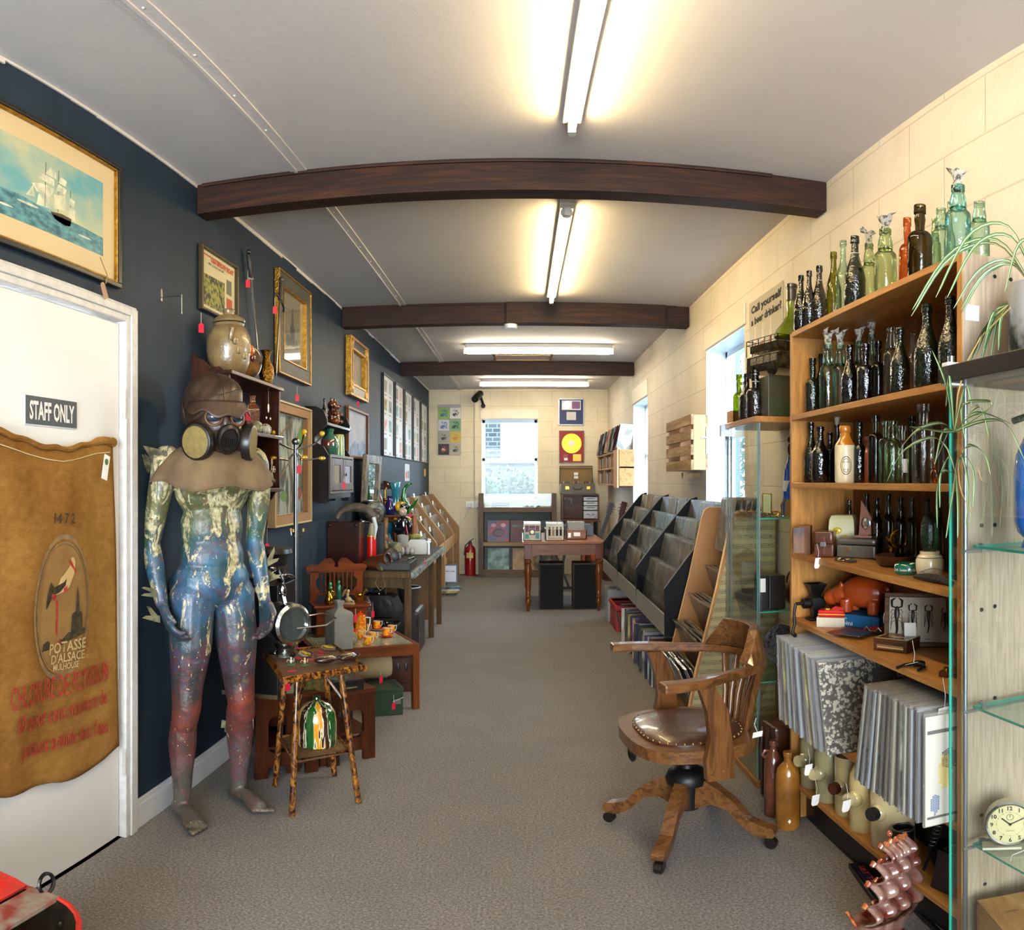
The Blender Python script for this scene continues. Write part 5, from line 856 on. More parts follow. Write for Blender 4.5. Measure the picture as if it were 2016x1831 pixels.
J('blue_siphon', 'bright blue glass soda siphon with black spout on the upper glass shelf', 'soda siphon', (1.075, 1.33, 1.2285), [('bottle', MB().lathe([(.03,.0),(.026,.01),(.020,.02),(.036,.035),(.044,.06),(.046,.16),(.040,.21),(.022,.25),(.018,.28),(0,.28)], 26), mt('siphon_blue', '#0a5fb8', .08, var=.1, coat=1)), ('spout', MB().tube([(0,0,.28),(-.01,0,.30),(-.05,.01,.285)], .008, 8), black), ('etched_text', MB().box(-.03,-.0,-.0465,-.046,.15,.152), mt('etch', '#0a3c80', .6))])
J('wall_plug_timer', 'white plug-in box marked 2 clipped to the edge of the dark top board', 'socket box', (.945, 1.465, 1.60), [('housing', rbox(.045,.03,.055,.0,.0,-.0), white, .004), ('socket', rbox(.022,.02,.03,.01,.03,-.006), mt('socket_cream', '#c9bda6', .5), .003), ('pin', MB().cyl((-.005,0,.055), (-.005,0,.07), .008, 12), chrome), ('numeral', MB().box(-.020,-.012,-.0156,-.015,.034,.036).box(-.020,-.012,-.0156,-.015,.018,.020).beam((-.0125,-.0153,.034),(-.0195,-.0153,.020),.002,.0006), inkb)])
# spider plant in a tin on top of the case
pl = T('spider_plant', 'variegated spider plant in a scuffed tin pot trailing over the glass case', 'potted plant', (1.13, 1.36, 1.6455), 0)
O('pot', MB().lathe([(0,0),(.082,0),(.084,.20),(.080,.20),(.078,.17),(0,.165)], 30), mt('scuffed_tin', '#b4b4b8', .35, .5, col2='#2a2a2e', vs=9, bump=.2, bs=20, lo=.38, hi=.5), pl); O('soil', MB().lathe([(0,.175),(.078,.17)], 20), mt('soil', '#2a2018', .95), pl)
def plantmat():
    mat, t, b = nt('variegated_leaf'); at = N(t, 'ShaderNodeAttribute'); at.attribute_name = 'side'; c = ramp(t, at.outputs['Fac'], [(0, '#d6d7a8'), (.3, '#b5b884'), (.36, '#41653a'), (1.0, '#4c7440')]); t.links.new(c, b.inputs['Base Color']); b.inputs['Roughness'].default_value = .4; return mat
M_lf = plantmat(); M_lfd = mt('dry_leaf', '#a98552', .8, var=.3, vs=30)
def leaf(par, pts, w, mat=None, name='leaf'):
    P = [Vector(p) for p in pts]; n = 14; Q = []
    for i in range(n+1):
        t = i/n*(len(P)-1); j = min(int(t), len(P)-2); f = t-j; a = P[max(j-1,0)]; b = P[j]; c = P[j+1]; d = P[min(j+2, len(P)-1)]
        Q.append(.5*((2*b)+(c-a)*f+(2*a-5*b+4*c-d)*f*f+(3*b-3*c+d-a)*f**3))
    mb = MB(); v = []; at = []
    for i, q in enumerate(Q):
        tn = (Q[min(i+1, n)]-Q[max(i-1, 0)]).normalized(); s = tn.cross(Vector((.3,-.9,.2))).normalized(); ww = w*(sin(pi*min(.92, .15+.77*i/n)))**.7 if i < n else .0005; up = s.cross(tn).normalized()*ww*.35
        for k, m_ in ((-1,1),(-.5,.6),(0,0),(.5,.6),(1,1)): v.append(q+s*ww*k+up*abs(k)); at.append(m_)
    mb.add(v, [(i*5+j, i*5+j+1, (i+1)*5+j+1, (i+1)*5+j) for i in range(n) for j in range(4)], True)
    o = O(name, mb, mat or M_lf, par)
    if mat is None: a_ = o.data.attributes.new('side', 'FLOAT', 'POINT'); a_.data.foreach_set('value', at)
    return o
random.seed(31)
for k in range(9):
    a = random.uniform(2.2, 5.2); L = random.uniform(.16,.30); c = Vector((.02*cos(a), .02*sin(a), .18)); d = Vector((cos(a), sin(a)*.8, 0)); leaf(pl, [c, c+d*L*.35+Vector((0,0,L*.45)), c+d*L*.8+Vector((0,0,L*.3)), c+d*L*1.15+Vector((0,0,-L*.25))], .0045)
# trailing runners and plantlets
def W_(u, v, X): return onx(u, v, X)-pl.location
base = W_(1985, 600, 1.03)
for (u, v) in ((1920,700),(1935,690),(1950,705),(1905,720),(1965,690),(1940,660),(1925,735)): m_ = W_((u+1985)/2-6, (v+600)/2-16, 1.03); leaf(pl, [base, m_, W_(u, v, 1.0)], .0055)
cr_ = [W_(1990,605,1.03), W_(1930,665,1.01), W_(1900,720,.945), W_(1885,780,.915), W_(1880,850,.915)]
O('runner', MB().tube(cr_, .0018, 6), mt('runner_straw', '#b59a5c', .6), pl)
X9 = .912
for c0, pts in (((1878,850), [[(1835,690),(1862,760)],[(1862,800),(1868,740)],[(1913,800),(1900,760)],[(1900,868),(1893,800),(1935,790),(1950,800)],[(1947,862),(1925,800)],[(1990,835),(1940,815),(1910,818)],[(2016,905),(1980,835),(1930,830)],[(1840,915),(1855,850)],[(1765,895),(1800,850),(1850,833)],[(1790,840),(1850,850)]]),
                 ((1882,935), [[(1745,950),(1775,890),(1830,862),(1862,880)],[(1845,1040),(1845,960),(1866,900)],[(1862,1060),(1872,990)],[(1900,1040),(1905,960),(1893,900)],[(1915,1000),(1916,930),(1893,895)],[(1950,935),(1935,890),(1900,880)],[(1850,1000),(1852,930)],[(1885,1060),(1885,1000)]])):
    for P in pts: q = [W_(u, v, X9) for u, v in ([c0]+P[::-1])]; leaf(pl, q, .0042)
for c0, pts in (((1885,905), [(1890,960),(1902,990),(1912,1010)]), ((1884,905), [(1876,960),(1868,990)]), ((1925,920), [(1932,945),(1945,955)])): leaf(pl, [W_(u, v, X9-.003) for u, v in [c0]+list(pts)], .0022, M_lfd, 'dry_root')
# ================= left wall: pictures =================
def rtag(label, u, v, X, hang=.05):
    p = onx(u, v, X); t = T('red_price_tag', label, 'price tag', p, 0, None); O('card', MB().prism([(-.013,0),(.013,0),(.013,.034),(.007,.042),(-.007,.042),(-.013,.034)], (0,0,0), (.6,.8,0), (0,0,1), .0012), red, t); O('string', MB().tube([(0,0,.040),(.0,.0,.040+hang)], .0009, 4), string, t); return t
def pic(name, label, y0, y1, z0, z1, fw, fm, dep=.025, mount=0, mm=None, art=None, arts=(), cat='picture', inner=None):
    t = T(name, label, cat, (XL, (y0+y1)/2, (z0+z1)/2)); w, h = (y1-y0)/2, (z1-z0)/2; f = MB()
    for a in ((-w,w,-h,-h+fw),(-w,w,h-fw,h),(-w,-w+fw,-h+fw,h-fw),(w-fw,w,-h+fw,h-fw)): f.box(.002, dep, *a)
    O('frame', f, fm, t, bevel=.003); iw, ih = w-fw, h-fw
    if inner: g = MB(); q = inner[0]; [g.box(.002, dep*.8, *a) for a in ((-iw,iw,-ih,-ih+q),(-iw,iw,ih-q,ih),(-iw,-iw+q,-ih+q,ih-q),(iw-q,iw,-ih+q,ih-q))]; O('frame_slip', g, inner[1], t, bevel=.002); iw -= q; ih -= q
    if mount: O('mount', MB().box(.002,.006,-iw,iw,-ih,ih), mm, t)
    aw, ah = iw-mount, ih-mount
    if art: O('print', MB().box(.0062,.007,-aw,aw,-ah,ah), art, t)
    for nm, mat, polys in arts:
        b = MB()
        for k, P in enumerate(polys): b.prism([((x*2-1)*aw, (y*2-1)*ah) for x, y in P], (.0072+k*.00004,0,0), (0,1,0), (0,0,1), .0004)
        O(nm, b, mat, t)
    return t, aw, ah
M_skyp = mt('painted_sky', '#5f9aa0', .45, col2='#b9b890', vs=3.5, sc=(1,1,1.6)); M_seap = mt('painted_sea', '#1f5560', .45, col2='#5f98a0', vs=22, sc=(1,1,2.4)); M_sail = mt('painted_sail', '#ddd6b4', .5, col2='#a9b0a0', vs=30); M_hull = mt('painted_hull', '#4a3a2a', .5)
def blob(cx, cy, rx, ry, n=10, sk=0): return [(cx+rx*cos(2*pi*i/n)+sk*ry*sin(2*pi*i/n), cy+ry*sin(2*pi*i/n)) for i in range(n)]
sails = [[(.50,.28),(.52,.42),(.60,.47),(.63,.30)],[(.46,.52),(.55,.57),(.66,.58),(.63,.45),(.50,.44)],[(.52,.62),(.56,.70),(.66,.69),(.66,.60)],[(.58,.72),(.63,.83),(.68,.80),(.68,.71)],[(.66,.33),(.66,.50),(.76,.55),(.77,.36)],[(.68,.57),(.70,.66),(.78,.64),(.76,.56)],[(.70,.68),(.72,.77),(.78,.75),(.77,.67)],[(.79,.30),(.80,.44),(.86,.42),(.86,.28)],[(.80,.46),(.81,.56),(.86,.54),(.85,.45)],[(.41,.34),(.47,.50),(.49,.36)]]
t, _, _ = pic('ship_painting', 'framed painting of a white-sailed clipper on a rough sea above the door', 1.32, 2.285, 2.07, 2.553, .018, mt('black_frame', '#1a1712', .35), mount=.075, mm=mt('cream_mount', '#cdb78c', .6, var=.04), inner=(.007, gold), art=M_skyp, arts=(('painted_sea', M_seap, [[(0,0),(1,0),(1,.24),(.8,.26),(.6,.25),(.4,.31),(.2,.30),(0,.36)]]), ('painted_sails', M_sail, [[(x*.75+.13, y) for x, y in P] for P in sails]), ('painted_hull', M_hull, [[(.60,.27),(.63,.20),(.70,.17),(.74,.19),(.75,.29),(.68,.30)], [(.56,.3),(.563,.3),(.57,.86),(.567,.86)], [(.65,.3),(.653,.3),(.66,.84),(.657,.84)], [(.74,.3),(.743,.3),(.745,.66),(.742,.66)]]), ('painted_foam', M_sail, [blob(.12,.22,.05,.02), blob(.45,.24,.07,.015), blob(.85,.14,.05,.012), blob(.3,.12,.06,.012)])))
t = T('manila_tag', 'brown paper tag on twine hanging from the clipper painting', 'tag', onx(205, 572, XL+.03)); O('card', MB().prism([(-.014,-.03),(.014,-.03),(.014,.022),(.006,.03),(-.006,.03),(-.014,.022)], (0,0,0), (0,1,0), (0,0,1), .001), mt('manila', '#a9886a', .8), t, rot=(.5,0,0)); O('twine', MB().tube([(0,.012,.028),(0,.02,.06),(-.01,-.01,.12)], .002, 5), mt('twine', '#8a6a3a', .9), t)
M_thin = mt('bronze_frame', '#4a3c26', .35, .5); M_news = mt('poster_photo', '#24241a', .6, col2='#8f8a2c', vs=45, lo=.42, hi=.58); M_cr3 = mt('aged_paper', '#c9bb90', .6, var=.08)
t, aw, ah = pic('film_poster', 'small framed cream film poster lettered Show Boat with a yellow crowd photo', 2.975, 3.405, 2.14, 2.447, .012, M_thin, mount=.005, mm=M_cr3, art=M_cr3, arts=(('poster_photo', M_news, [[(.08,.06),(.68,.06),(.68,.62),(.08,.60)]]), ('caption_block', mt('caption_grey', '#6a6450', .7), [[(.74,.45),(.9,.45),(.9,.72),(.74,.72)]]), ('caption_red', mt('caption_red', '#b04a20', .7), [[(.74,.2),(.92,.2),(.92,.38),(.74,.38)], [(.08,.93),(.55,.93),(.55,.955),(.08,.955)]])))
text('new SHOW BOAT', 0, mt('poster_orange', '#c4481e', .6), t, None, None, fit=((.009,-aw*.45,ah*.80), (.009,aw*.92,ah*.80), (1,0,0), .024), bold=.05); text('IN COLOUR', 0, inkb, t, None, None, fit=((.009,-aw*.6,ah*.62), (.009,aw*.3,ah*.62), (1,0,0), .010))
M_speck = mt('speckled_slate', '#5a5346', .6, col2='#2c2820', vs=70); M_offw = mt('offwhite_mount', '#c2b59a', .6, var=.05); M_draw = mt('pencil_drawing', '#b5a98f', .7, var=.06)
t, _, _ = pic('spire_print', 'tall framed pencil print of a church spire in a slate and gold frame', 4.00, 4.65, 1.99, 2.61, .012, gold, dep=.035, inner=(.075, M_speck), mount=.03, mm=M_offw, art=M_draw, arts=(('drawn_spire', mt('pencil_grey', '#4c483f', .7, col2='#8a8474', vs=90), [[(.38,.32),(.62,.32),(.60,.55),(.56,.57),(.54,.72),(.50,.90),(.46,.72),(.44,.57),(.40,.55)], blob(.5,.28,.2,.05), blob(.3,.30,.08,.10), blob(.7,.29,.07,.08)]),))
O('slip', MB().box(.002,.03,-.23,-.222,-.22,.22).box(.002,.03,.222,.23,-.22,.22).box(.002,.03,-.222,.222,-.22,-.212).box(.002,.03,-.222,.222,.212,.22), gold, t)
O('glazing', MB().box(.0085,.0092,-.222,.222,-.212,.212), glass('picture_glass', '#ffffff', .12, .02, 0), t)
t, _, _ = pic('gilt_mirror_frame', 'ornate gilt and black cushioned frame around a small faded print', 5.72, 6.40, 2.055, 2.535, .022, gold, dep=.05, inner=(.065, black), mount=.0, art=mt('faded_map', '#a58a66', .7, col2='#8a8478', vs=14))
O('gilt_slip', MB().box(.002,.045,-.255,-.235,-.155,.155).box(.002,.045,.235,.255,-.155,.155).box(.002,.045,-.235,.235,-.155,-.138).box(.002,.045,-.235,.235,.138,.155), gold, t)
for a in (-1, 1):
    for b in (-1, 1): O('corner_ornament', MB().ball((.035, a*.285, b*.185), (.025,.062,.052), 10).ball((.04, a*.24, b*.205), (.015,.035,.02), 8).ball((.04, a*.30, b*.14), (.015,.02,.035), 8), gold, t)
M_wf = wood('mid_frame_wood', '#7a4a24', '#5c3416', 'z', 6, .4); M_cf = mt('cream_frame', '#b59c6c', .5, var=.1)
pic('street_drawing', 'large framed ink drawing of a rainy street hung behind the coat stand', 3.88, 4.61, 1.12, 1.832, .012, M_cf, dep=.05, inner=(.05, mt('linen_slip', '#96704a', .8, var=.15, vs=60)), mount=.004, mm=M_cf, art=mt('ink_street', '#8f9184', .7, col2='#3a3d34', vs=12, sc=(1,1.5,.5), lo=.44, hi=.56), arts=(('drawn_lines', inkG, [[(.05,.25),(.6,.55),(.6,.58),(.05,.28)],[(.55,0),(.58,0),(.60,1),(.57,1)],[(.1,.7),(.5,.9),(.5,.92),(.1,.73)]]), ('drawn_red', mt('brick_wash', '#8a4a34', .7), [blob(.85,.2,.1,.07)]), ('drawn_green', mt('green_wash', '#5a7a3c', .7), [blob(.9,.75,.09,.16), blob(.35,.18,.1,.06)])))
pic('seascape_print', 'framed pale blue watercolour print leaning by the curved wall cupboard', 5.72, 6.50, 1.56, 1.97, .022, M_wf, dep=.03, art=mt('pale_wash', '#a6a3a6', .6, col2='#8f93a0', vs=5), arts=(('painted_cliffs', mt('blue_wash', '#566a86', .6, col2='#8a95a6', vs=15), [[(0,0),(1,0),(1,.3),(.8,.38),(.62,.28),(.4,.34),(.2,.2),(0,.22)]]),))
M_thinb = mt('thin_black_frame', '#1c1b1a', .35)
M_mn = mt('card_mount_white', '#b9b9b6', .5, var=.03); random.seed(77); CARDS = [mt('card_%d' % i, c, .6, col2=d, vs=18) for i, (c, d) in enumerate((('#a07a5c','#6a7a7c'),('#6c8a84','#b0a890'),('#a8943c','#6a5a2a'),('#3a3c40','#8a8c8a'),('#b06a5a','#d0b0a0'),('#7a9ab0','#4a6a50')))]
ys = [(7.26,7.90),(7.97,8.56),(8.63,9.25),(9.32,9.97),(10.05,10.75)]
for i, (a, b) in enumerate(ys):
    ar = []
    for r in range(4):
        for c in range(2):
            x0 = .14+c*.44; y0 = .80-.24*r-(r > 1)*.02
            if (i+r+c) % 5 != 4: ar.append(('trade_card', CARDS[(i*3+r*2+c) % 6], [[(x0,y0),(x0+.26,y0),(x0+.26,y0+.15),(x0,y0+.15)]]))
            ar.append(('card_caption', mt('caption_orange', '#b0613a', .6), [[(x0+.04,y0-.05),(x0+.2,y0-.05),(x0+.2,y0-.03),(x0+.04,y0-.03)]]))
    t, _, _ = pic('card_frame', f"black-edged frame of small collected cards, {ORD[i]} of five from the gilt frame", a, b, 1.628, 2.45, .012, M_thinb, mount=.004, mm=M_mn, art=M_mn, arts=ar); t['group'] = 'frames of collected cards on the navy wall'
for u, v, u2, v2, lab, nm in ((733,921,746,955,'white printed price notice taped to the navy wall nearest the mirror','wall_notice'),(797,913,806,947,'narrow white notice with orange figures taped to the navy wall','wall_notice'),(835,923,838,938,'small yellow strip stuck near the far corner of the navy wall','wall_notice')):
    p, q = onx(u, v, XL+.002), onx(u2, v2, XL+.002); t = T(nm, lab, 'notice', p); O('paper', MB().box(0,.001,0,q.y-p.y,q.z-p.z,0), mt('yellow_strip', '#c9a21e', .6) if u > 830 else mt('notice_white', '#c9c9cc', .6, var=.03), t)
    if u < 830: O('printed_figure', MB().box(.001,.0014,(q.y-p.y)*.15,(q.y-p.y)*.45,(q.z-p.z)*.85,(q.z-p.z)*.45), mt('notice_orange', '#c9582a', .6), t); O('printed_lines', MB().box(.001,.0014,(q.y-p.y)*.6,(q.y-p.y)*.85,(q.z-p.z)*.85,(q.z-p.z)*.4), mt('caption_grey', '#6a6450'), t)
m = T('mirror', 'leaning wall mirror in a striped rope-patterned frame beside the grey cupboard', 'mirror', (XL+.06, 6.35, 1.30)); M_str = wood('striped_frame', '#8a7a62', '#2a241c', 'z', 14, .4, stretch=3)
O('frame', MB().box(0,.04,-.33,-.22,-.30,.30).box(0,.04,.22,.33,-.30,.30).box(0,.04,-.22,.22,.22,.30).box(0,.04,-.22,.22,-.30,-.24), M_str, m, rot=(0,.05,0), bevel=.01); O('mirror_glass', MB().box(.01,.02,-.22,.22,-.24,.22), mt('mirror_silver', '#e8ecee', .02, 1, var=0), m, rot=(0,.05,0))
# blades on the wall
bn = T('bayonet', 'long bayonet with dark grip hanging point down on the navy wall', 'bayonet', (XL+.03, 3.55, 2.44)); bn.rotation_euler = (.26, 0, 0)
O('grip', MB().box(-.010,.010,-.014,.014,-.01,.115).ball((0,.004,.125), (.012,.02,.014), 8), mt('black_grip', '#120f0d', .35), bn, bevel=.005); O('crossguard', MB().box(-.006,.006,-.035,.026,-.022,-.010), steel, bn, bevel=.002); O('blade', MB().prism([(-.011,-.02),(.011,-.02),(.008,-.33),(0,-.40),(-.008,-.33)], (-.002,0,0), (0,1,0), (0,0,1), .005), mt('blade_steel', '#b9b6b0', .22, .95), bn)
sw = T('sword', 'curved-hilt old sword hanging in front of the slate and gold frame', 'sword', (XL+.07, 3.90, 2.385)); sw.rotation_euler = (-.16, 0, 0)
O('grip', MB().cyl((0,0,.0), (0,0,.12), .012, 10).ball((0,0,.13), .016, 8), mt('old_grip', '#3a2a1c', .5, var=.3, vs=40), sw); O('hilt_guard', MB().tube([(0,-.09,.0),(0,-.05,.012),(0,.0,.0),(0,.04,-.004),(0,.07,-.02),(0,.065,-.045)], .006, 8), M_iron, sw); O('blade', MB().prism([(-.011,0),(.011,0),(.006,-.42),(0,-.45),(-.008,-.40)], (-.002,0,0), (0,1,0), (0,0,1), .005), mt('old_blade', '#6a6254', .35, .9), sw)
for a in ((396,655,'under the film poster'),(488,566,'on the bayonet'),(541,618,'on the old sword'),(585,790,'below the spire print'),(526,1085,'on long string below the street drawing'),(705,800,'below the gilt frame')): rtag('small red price tag hanging '+a[2], a[0], a[1], {541:XL+.09,488:XL+.032}.get(a[0], XL+.03), .10 if a[0] == 526 else .05)
# ================= wall shelf =================
M_mah = wood('mahogany_shelf', '#3f1c0e', '#260f07', 'z', 6, .3, .3, .1); M_mahy = wood('mahogany_board', '#45200f', '#2a1208', 'y', 6, .3, .4, .1)
ws = T('wall_shelf', 'dark three-tier wall shelf with scalloped sides behind the gas mask', 'shelf', (XL, 3.25, 0)); dp = .184
def scal(z0, z1): return [(0,z0),(.03,z0+.01),(.05,z0+.03),(.08,z0+.028),(.10,z0+.05),(.13,z0+.055),(.15,z0+.09),(dp-.01,z0+.095),(dp,z1-.12),(.12,z1-.07),(.09,z1-.075),(.06,z1-.03),(.03,z1-.03),(0,z1)]
for y in (-.34, .325): O('side_panel', MB().prism([(.0,1.27),(.06,1.25),(.09,1.28),(.13,1.285),(.15,1.32),(dp-.01,1.33),(dp-.015,1.60),(dp-.01,1.83),(.13,1.865),(.09,1.86),(.05,1.90),(0,1.915)], (0,y+.015,0), (1,0,0), (0,0,1), .016), M_mah, ws, bevel=.002)
for z in (1.335, 1.592, 1.838): O('shelf_board', MB().box(0,dp+.006,-.345,.35,z-.009,z+.009), M_mahy, ws, bevel=.003)
O('back_panel', MB().box(.001,.006,-.33,.33,1.34,1.84), M_mah, ws)
O('crest_rail', MB().prism([(-.33,1.85),(.33,1.85),(.33,1.87),(.25,1.885),(.15,1.88),(0,1.90),(-.15,1.88),(-.25,1.90),(-.33,1.93)], (.001,0,0), (0,1,0), (0,0,1), .012), M_mah, ws)
SX = XL+.105
t = T('face_jar', 'large lidded stoneware jar with applied face and orange fruit on the wall shelf', 'jar', (SX-.0, 3.075, 1.8475)); M_sal = mt('salt_glaze', '#6f5838', .3, col2='#8a744c', vs=15, bump=.3, bs=70, coat=.5)
O('body', MB().lathe([(.06,0),(.075,.01),(.092,.06),(.100,.12),(.097,.17),(.078,.21),(.066,.222),(.070,.232),(.060,.236),(0,.236)], 28), M_sal, t); O('lid', MB().lathe([(.070,.238),(.074,.246),(.068,.256),(.04,.272),(.026,.276),(.024,.288),(.028,.296),(.022,.302),(0,.303)], 26), M_sal, t); O('handle', MB().tube([(.04,-.07,.20),(.055,-.095,.19),(.052,-.10,.16),(.045,-.092,.145)], .010, 8), M_sal, t)
O('orange_fruit', MB().ball((.085,.045,.115), (.020,.026,.026), 12), mt('orange_glaze', '#d8640c', .12, coat=1), t); O('plum_fruit', MB().ball((.088,.065,.085), (.014,.016,.020), 10), mt('plum_glaze', '#5a1414', .15, coat=1), t)
for p in ((.07,-.06,.10),(.085,-.03,.08),(.09,.0,.11),(.06,-.075,.14)): O('applied_leaf', MB().ball(p, (.016,.018,.020), 8), M_sal, t)
t = T('marbled_plate', 'tortoiseshell glass dish leaning behind the face jar', 'dish', (SX+.0, 3.275, 1.8475)); O('dish', MB().lathe([(.0,0),(.07,.004),(.085,.012),(.08,.014),(0,.008)], 26, (0,0,.09), Euler((pi/2,.3,.9)).to_matrix()), mt('tortoise_glass', '#8a5a1c', .12, col2='#15161c', vs=12, coat=1), t); O('stand', MB().box(-.02,.03,-.02,.03,0,.012), black, t)
for y, s, lab in ((3.49,1.0,'front hammered brass vase with flared rim on the wall shelf'),(3.43,.93,'hammered brass vase half hidden behind its twin on the wall shelf')): t = T('brass_vase', lab, 'vase', (SX+(.03 if s == 1 else -.045), y, 1.8475)); t.scale = (s,s,s); O('body', MB().lathe([(.022,0),(.026,.006),(.030,.02),(.038,.06),(.036,.09),(.020,.125),(.017,.145),(.026,.17),(.032,.178),(.029,.178),(.014,.14)], 24), mt('hammered_brass', '#8a5f1c', .25, .95, var=.5, vs=60, bump=.7, bs=90), t)
t = T('lava_bottle', 'square orange-brown textured glass bottle on the middle shelf', 'bottle', (SX, 3.375, 1.6015)); t.rotation_euler.z = .5
O('body', MB().lathe([(.042,0),(.046,.01),(.046,.115),(.035,.135),(.020,.15),(.019,.175),(.024,.185),(.018,.187)], 4, R=Euler((0,0,pi/4)).to_matrix(), sx=1, sy=.9), mt('lava_glaze', '#8a4414', .3, col2='#3a1c08', vs=70, bump=1, bs=90, coat=.6), t)
rtag('red price tag tied to the textured orange bottle', 488, 828, SX+.06, .03)
t = T('glass_lantern', 'small round leaded lantern with red, yellow and clear panes', 'lantern', (SX+.01, 3.53, 1.6015+.03)); O('panes', MB().ball((0,0,0), .030, 12), mt('leaded_panes', '#c9c8b8', .2, col2='#8a1a18', vs=22, lo=.49, hi=.51, coat=1), t); O('leading', MB().ring((0,0,0), .031, .0015, (1,0,0)).ring((0,0,0), .031, .0015, (0,1,0)).ring((0,0,0), .031, .0015, (.7,.7,0)).ring((0,0,.012), .029, .0015), string, t)
J('pebbled_ball', 'green pebbled glass ball behind the textured bottle', 'ornament', (SX+.05, 3.30, 1.6305), [('ball', MB().ball((0,0,0), .029, 14), mt('pebbled_green', '#6a7a58', .2, col2='#c0b890', vs=60, bump=1, bs=90))])
J('metal_owl', 'pale wire owl ornament with spiral eyes on the lowest shelf', 'ornament', (SX+.03, 3.54, 1.3445), [('body', MB().ball((0,0,.045), (.018,.030,.045), 14), mt('pale_metal', '#b5a284', .35, .6, var=.2)), ('spiral_eyes', MB().ring((.018,-.016,.092), .015, .003, (1,0,0)).ring((.018,.016,.092), .015, .003, (1,0,0)).ball((.018,-.016,.092), .006, 8).ball((.018,.016,.092), .006, 8), mt('pale_metal', '#b5a284', .35, .6)), ('crest', MB().ball((.01,0,.125), (.006,.012,.022), 8), mt('pale_metal', '#b5a284', .35, .6))])
J('gold_bell', 'small gold-glass bell on the lowest tier of the wall shelf', 'bell', (SX+.0, 3.44, 1.3445), [('bell', MB().lathe([(.030,0),(.026,.02),(.016,.05),(.010,.062),(.006,.08),(.0,.085)], 20), mt('gold_glass', '#a8660c', .15, .5, var=.3, vs=30, coat=1))])
J('leaf_mobile', 'white metal leaves hanging inside the wall shelf', 'mobile', (SX+.03, 3.52, 1.79), [('leaf', MB().ball((0,0,-.05), (.003,.012,.024), 8), tagw), ('string', MB().tube([(0,0,.04),(0,0,-.03)], .0008, 4), string), ('small_leaf', MB().ball((0,-.03,-.10), (.003,.010,.007), 6), tagw), ('small_leaf', MB().ball((0,.03,-.10), (.003,.010,.007), 6), tagw)])
# ================= wall cupboard =================
M_dk = wood('black_brown_wood', '#1c120c', '#0e0906', 'z', 6, .35, .2, .1); M_gd = wood('grey_oak', '#6a625e', '#4a4441', 'z', 7, .45)
wc = T('wall_cupboard', 'dark wall cupboard with curved sides and two grey glazed doors', 'cupboard', (XL, 4.95, 0)); dp = .155
for y in (-.33, .31): O('side_panel', MB().prism([(0,1.235),(.03,1.235),(.05,1.262),(.07,1.262),(.09,1.235),(.13,1.235),(.14,1.26),(dp,1.29),(dp,1.54),(.12,1.60),(.06,1.63),(.06,1.66),(.10,1.70),(.145,1.735),(.145,1.77),(.12,1.83),(.07,1.855),(0,1.86)], (0,y+.016,0), (1,0,0), (0,0,1), .018), M_dk, wc, bevel=.002)
for z, d in ((1.745,.145),(1.535,dp),(1.305,dp)): O('shelf_board', MB().box(0,d,-.33,.33,z-.009,z+.009), M_dk, wc, bevel=.002)
O('back_panel', MB().box(.001,.006,-.31,.31,1.30,1.82), M_dk, wc); O('apron', MB().box(dp-.02,dp-.005,-.31,.31,1.262,1.298), M_dk, wc)
O('face_frame', MB().box(dp,dp+.012,-.33,.33,1.53,1.548).box(dp,dp+.012,-.33,.33,1.296,1.31).box(dp,dp+.012,-.33,-.30,1.31,1.53).box(dp,dp+.012,.30,.33,1.31,1.53), M_gd, wc, bevel=.002)
for s, rz in ((-1,0),(1,0)):
    d = O('door', MB().box(0,.012,.0,.055,0,.21).box(0,.012,.24,.29,0,.21).box(0,.012,.055,.24,0,.05).box(0,.012,.055,.24,.165,.21), M_gd, wc, loc=(dp+(.002 if s < 0 else .004), -.295 if s < 0 else .005, 1.315), bevel=.003); O('dark_pane', MB().box(.003,.006,.055,.24,.05,.165), mt('smoked_pane', '#241610', .12, coat=1), d)
O('key', MB().ring((dp+.025,.05,1.42), .010, .0025, (1,0,0), 14).cyl((dp+.02,.04,1.42),(dp+.02,.015,1.42),.003,6), M_iron, wc)
rtag('red price tag hanging from the grey cupboard door key', 677, 962, XL+dp+.04, .03)
t = T('bear_figure', 'glossy brown ceramic bear money box seated on the wall cupboard', 'figure', (XL+.085, 5.00, 1.7545)); br = MB().ball((0,0,.055), (.045,.05,.06), 18).ball((.0,0,.135), (.036,.040,.036), 16).ball((.03,0,.125), (.022,.022,.018), 12).ball((0,-.032,.168), (.010,.012,.016), 8).ball((0,.032,.168), (.010,.012,.016), 8).ball((.03,-.035,.03), (.03,.022,.022), 10).ball((.03,.035,.03), (.03,.022,.022), 10).ball((.025,-.04,.08), (.03,.016,.018), 10).ball((.025,.04,.08), (.03,.016,.018), 10)
bo = O('body', br, mt('treacle_glaze', '#7a3a0c', .12, col2='#2c1206', vs=12, coat=1), t); k = bo.modifiers.new('join', 'REMESH'); k.mode = 'VOXEL'; k.voxel_size = .003; k.use_smooth_shade = True; O('nose', MB().ball((.053,0,.13), .006, 8), black, t); t.scale = (1.05,1.25,1.05)
tag(O('glass_bottle', MB().lathe(prof('champ', .022, .17), 16), G['dkgreen'], loc=(XL+.08, 4.80, 1.7545)), 'green bottle standing beside the brown ceramic bear', 'bottle')
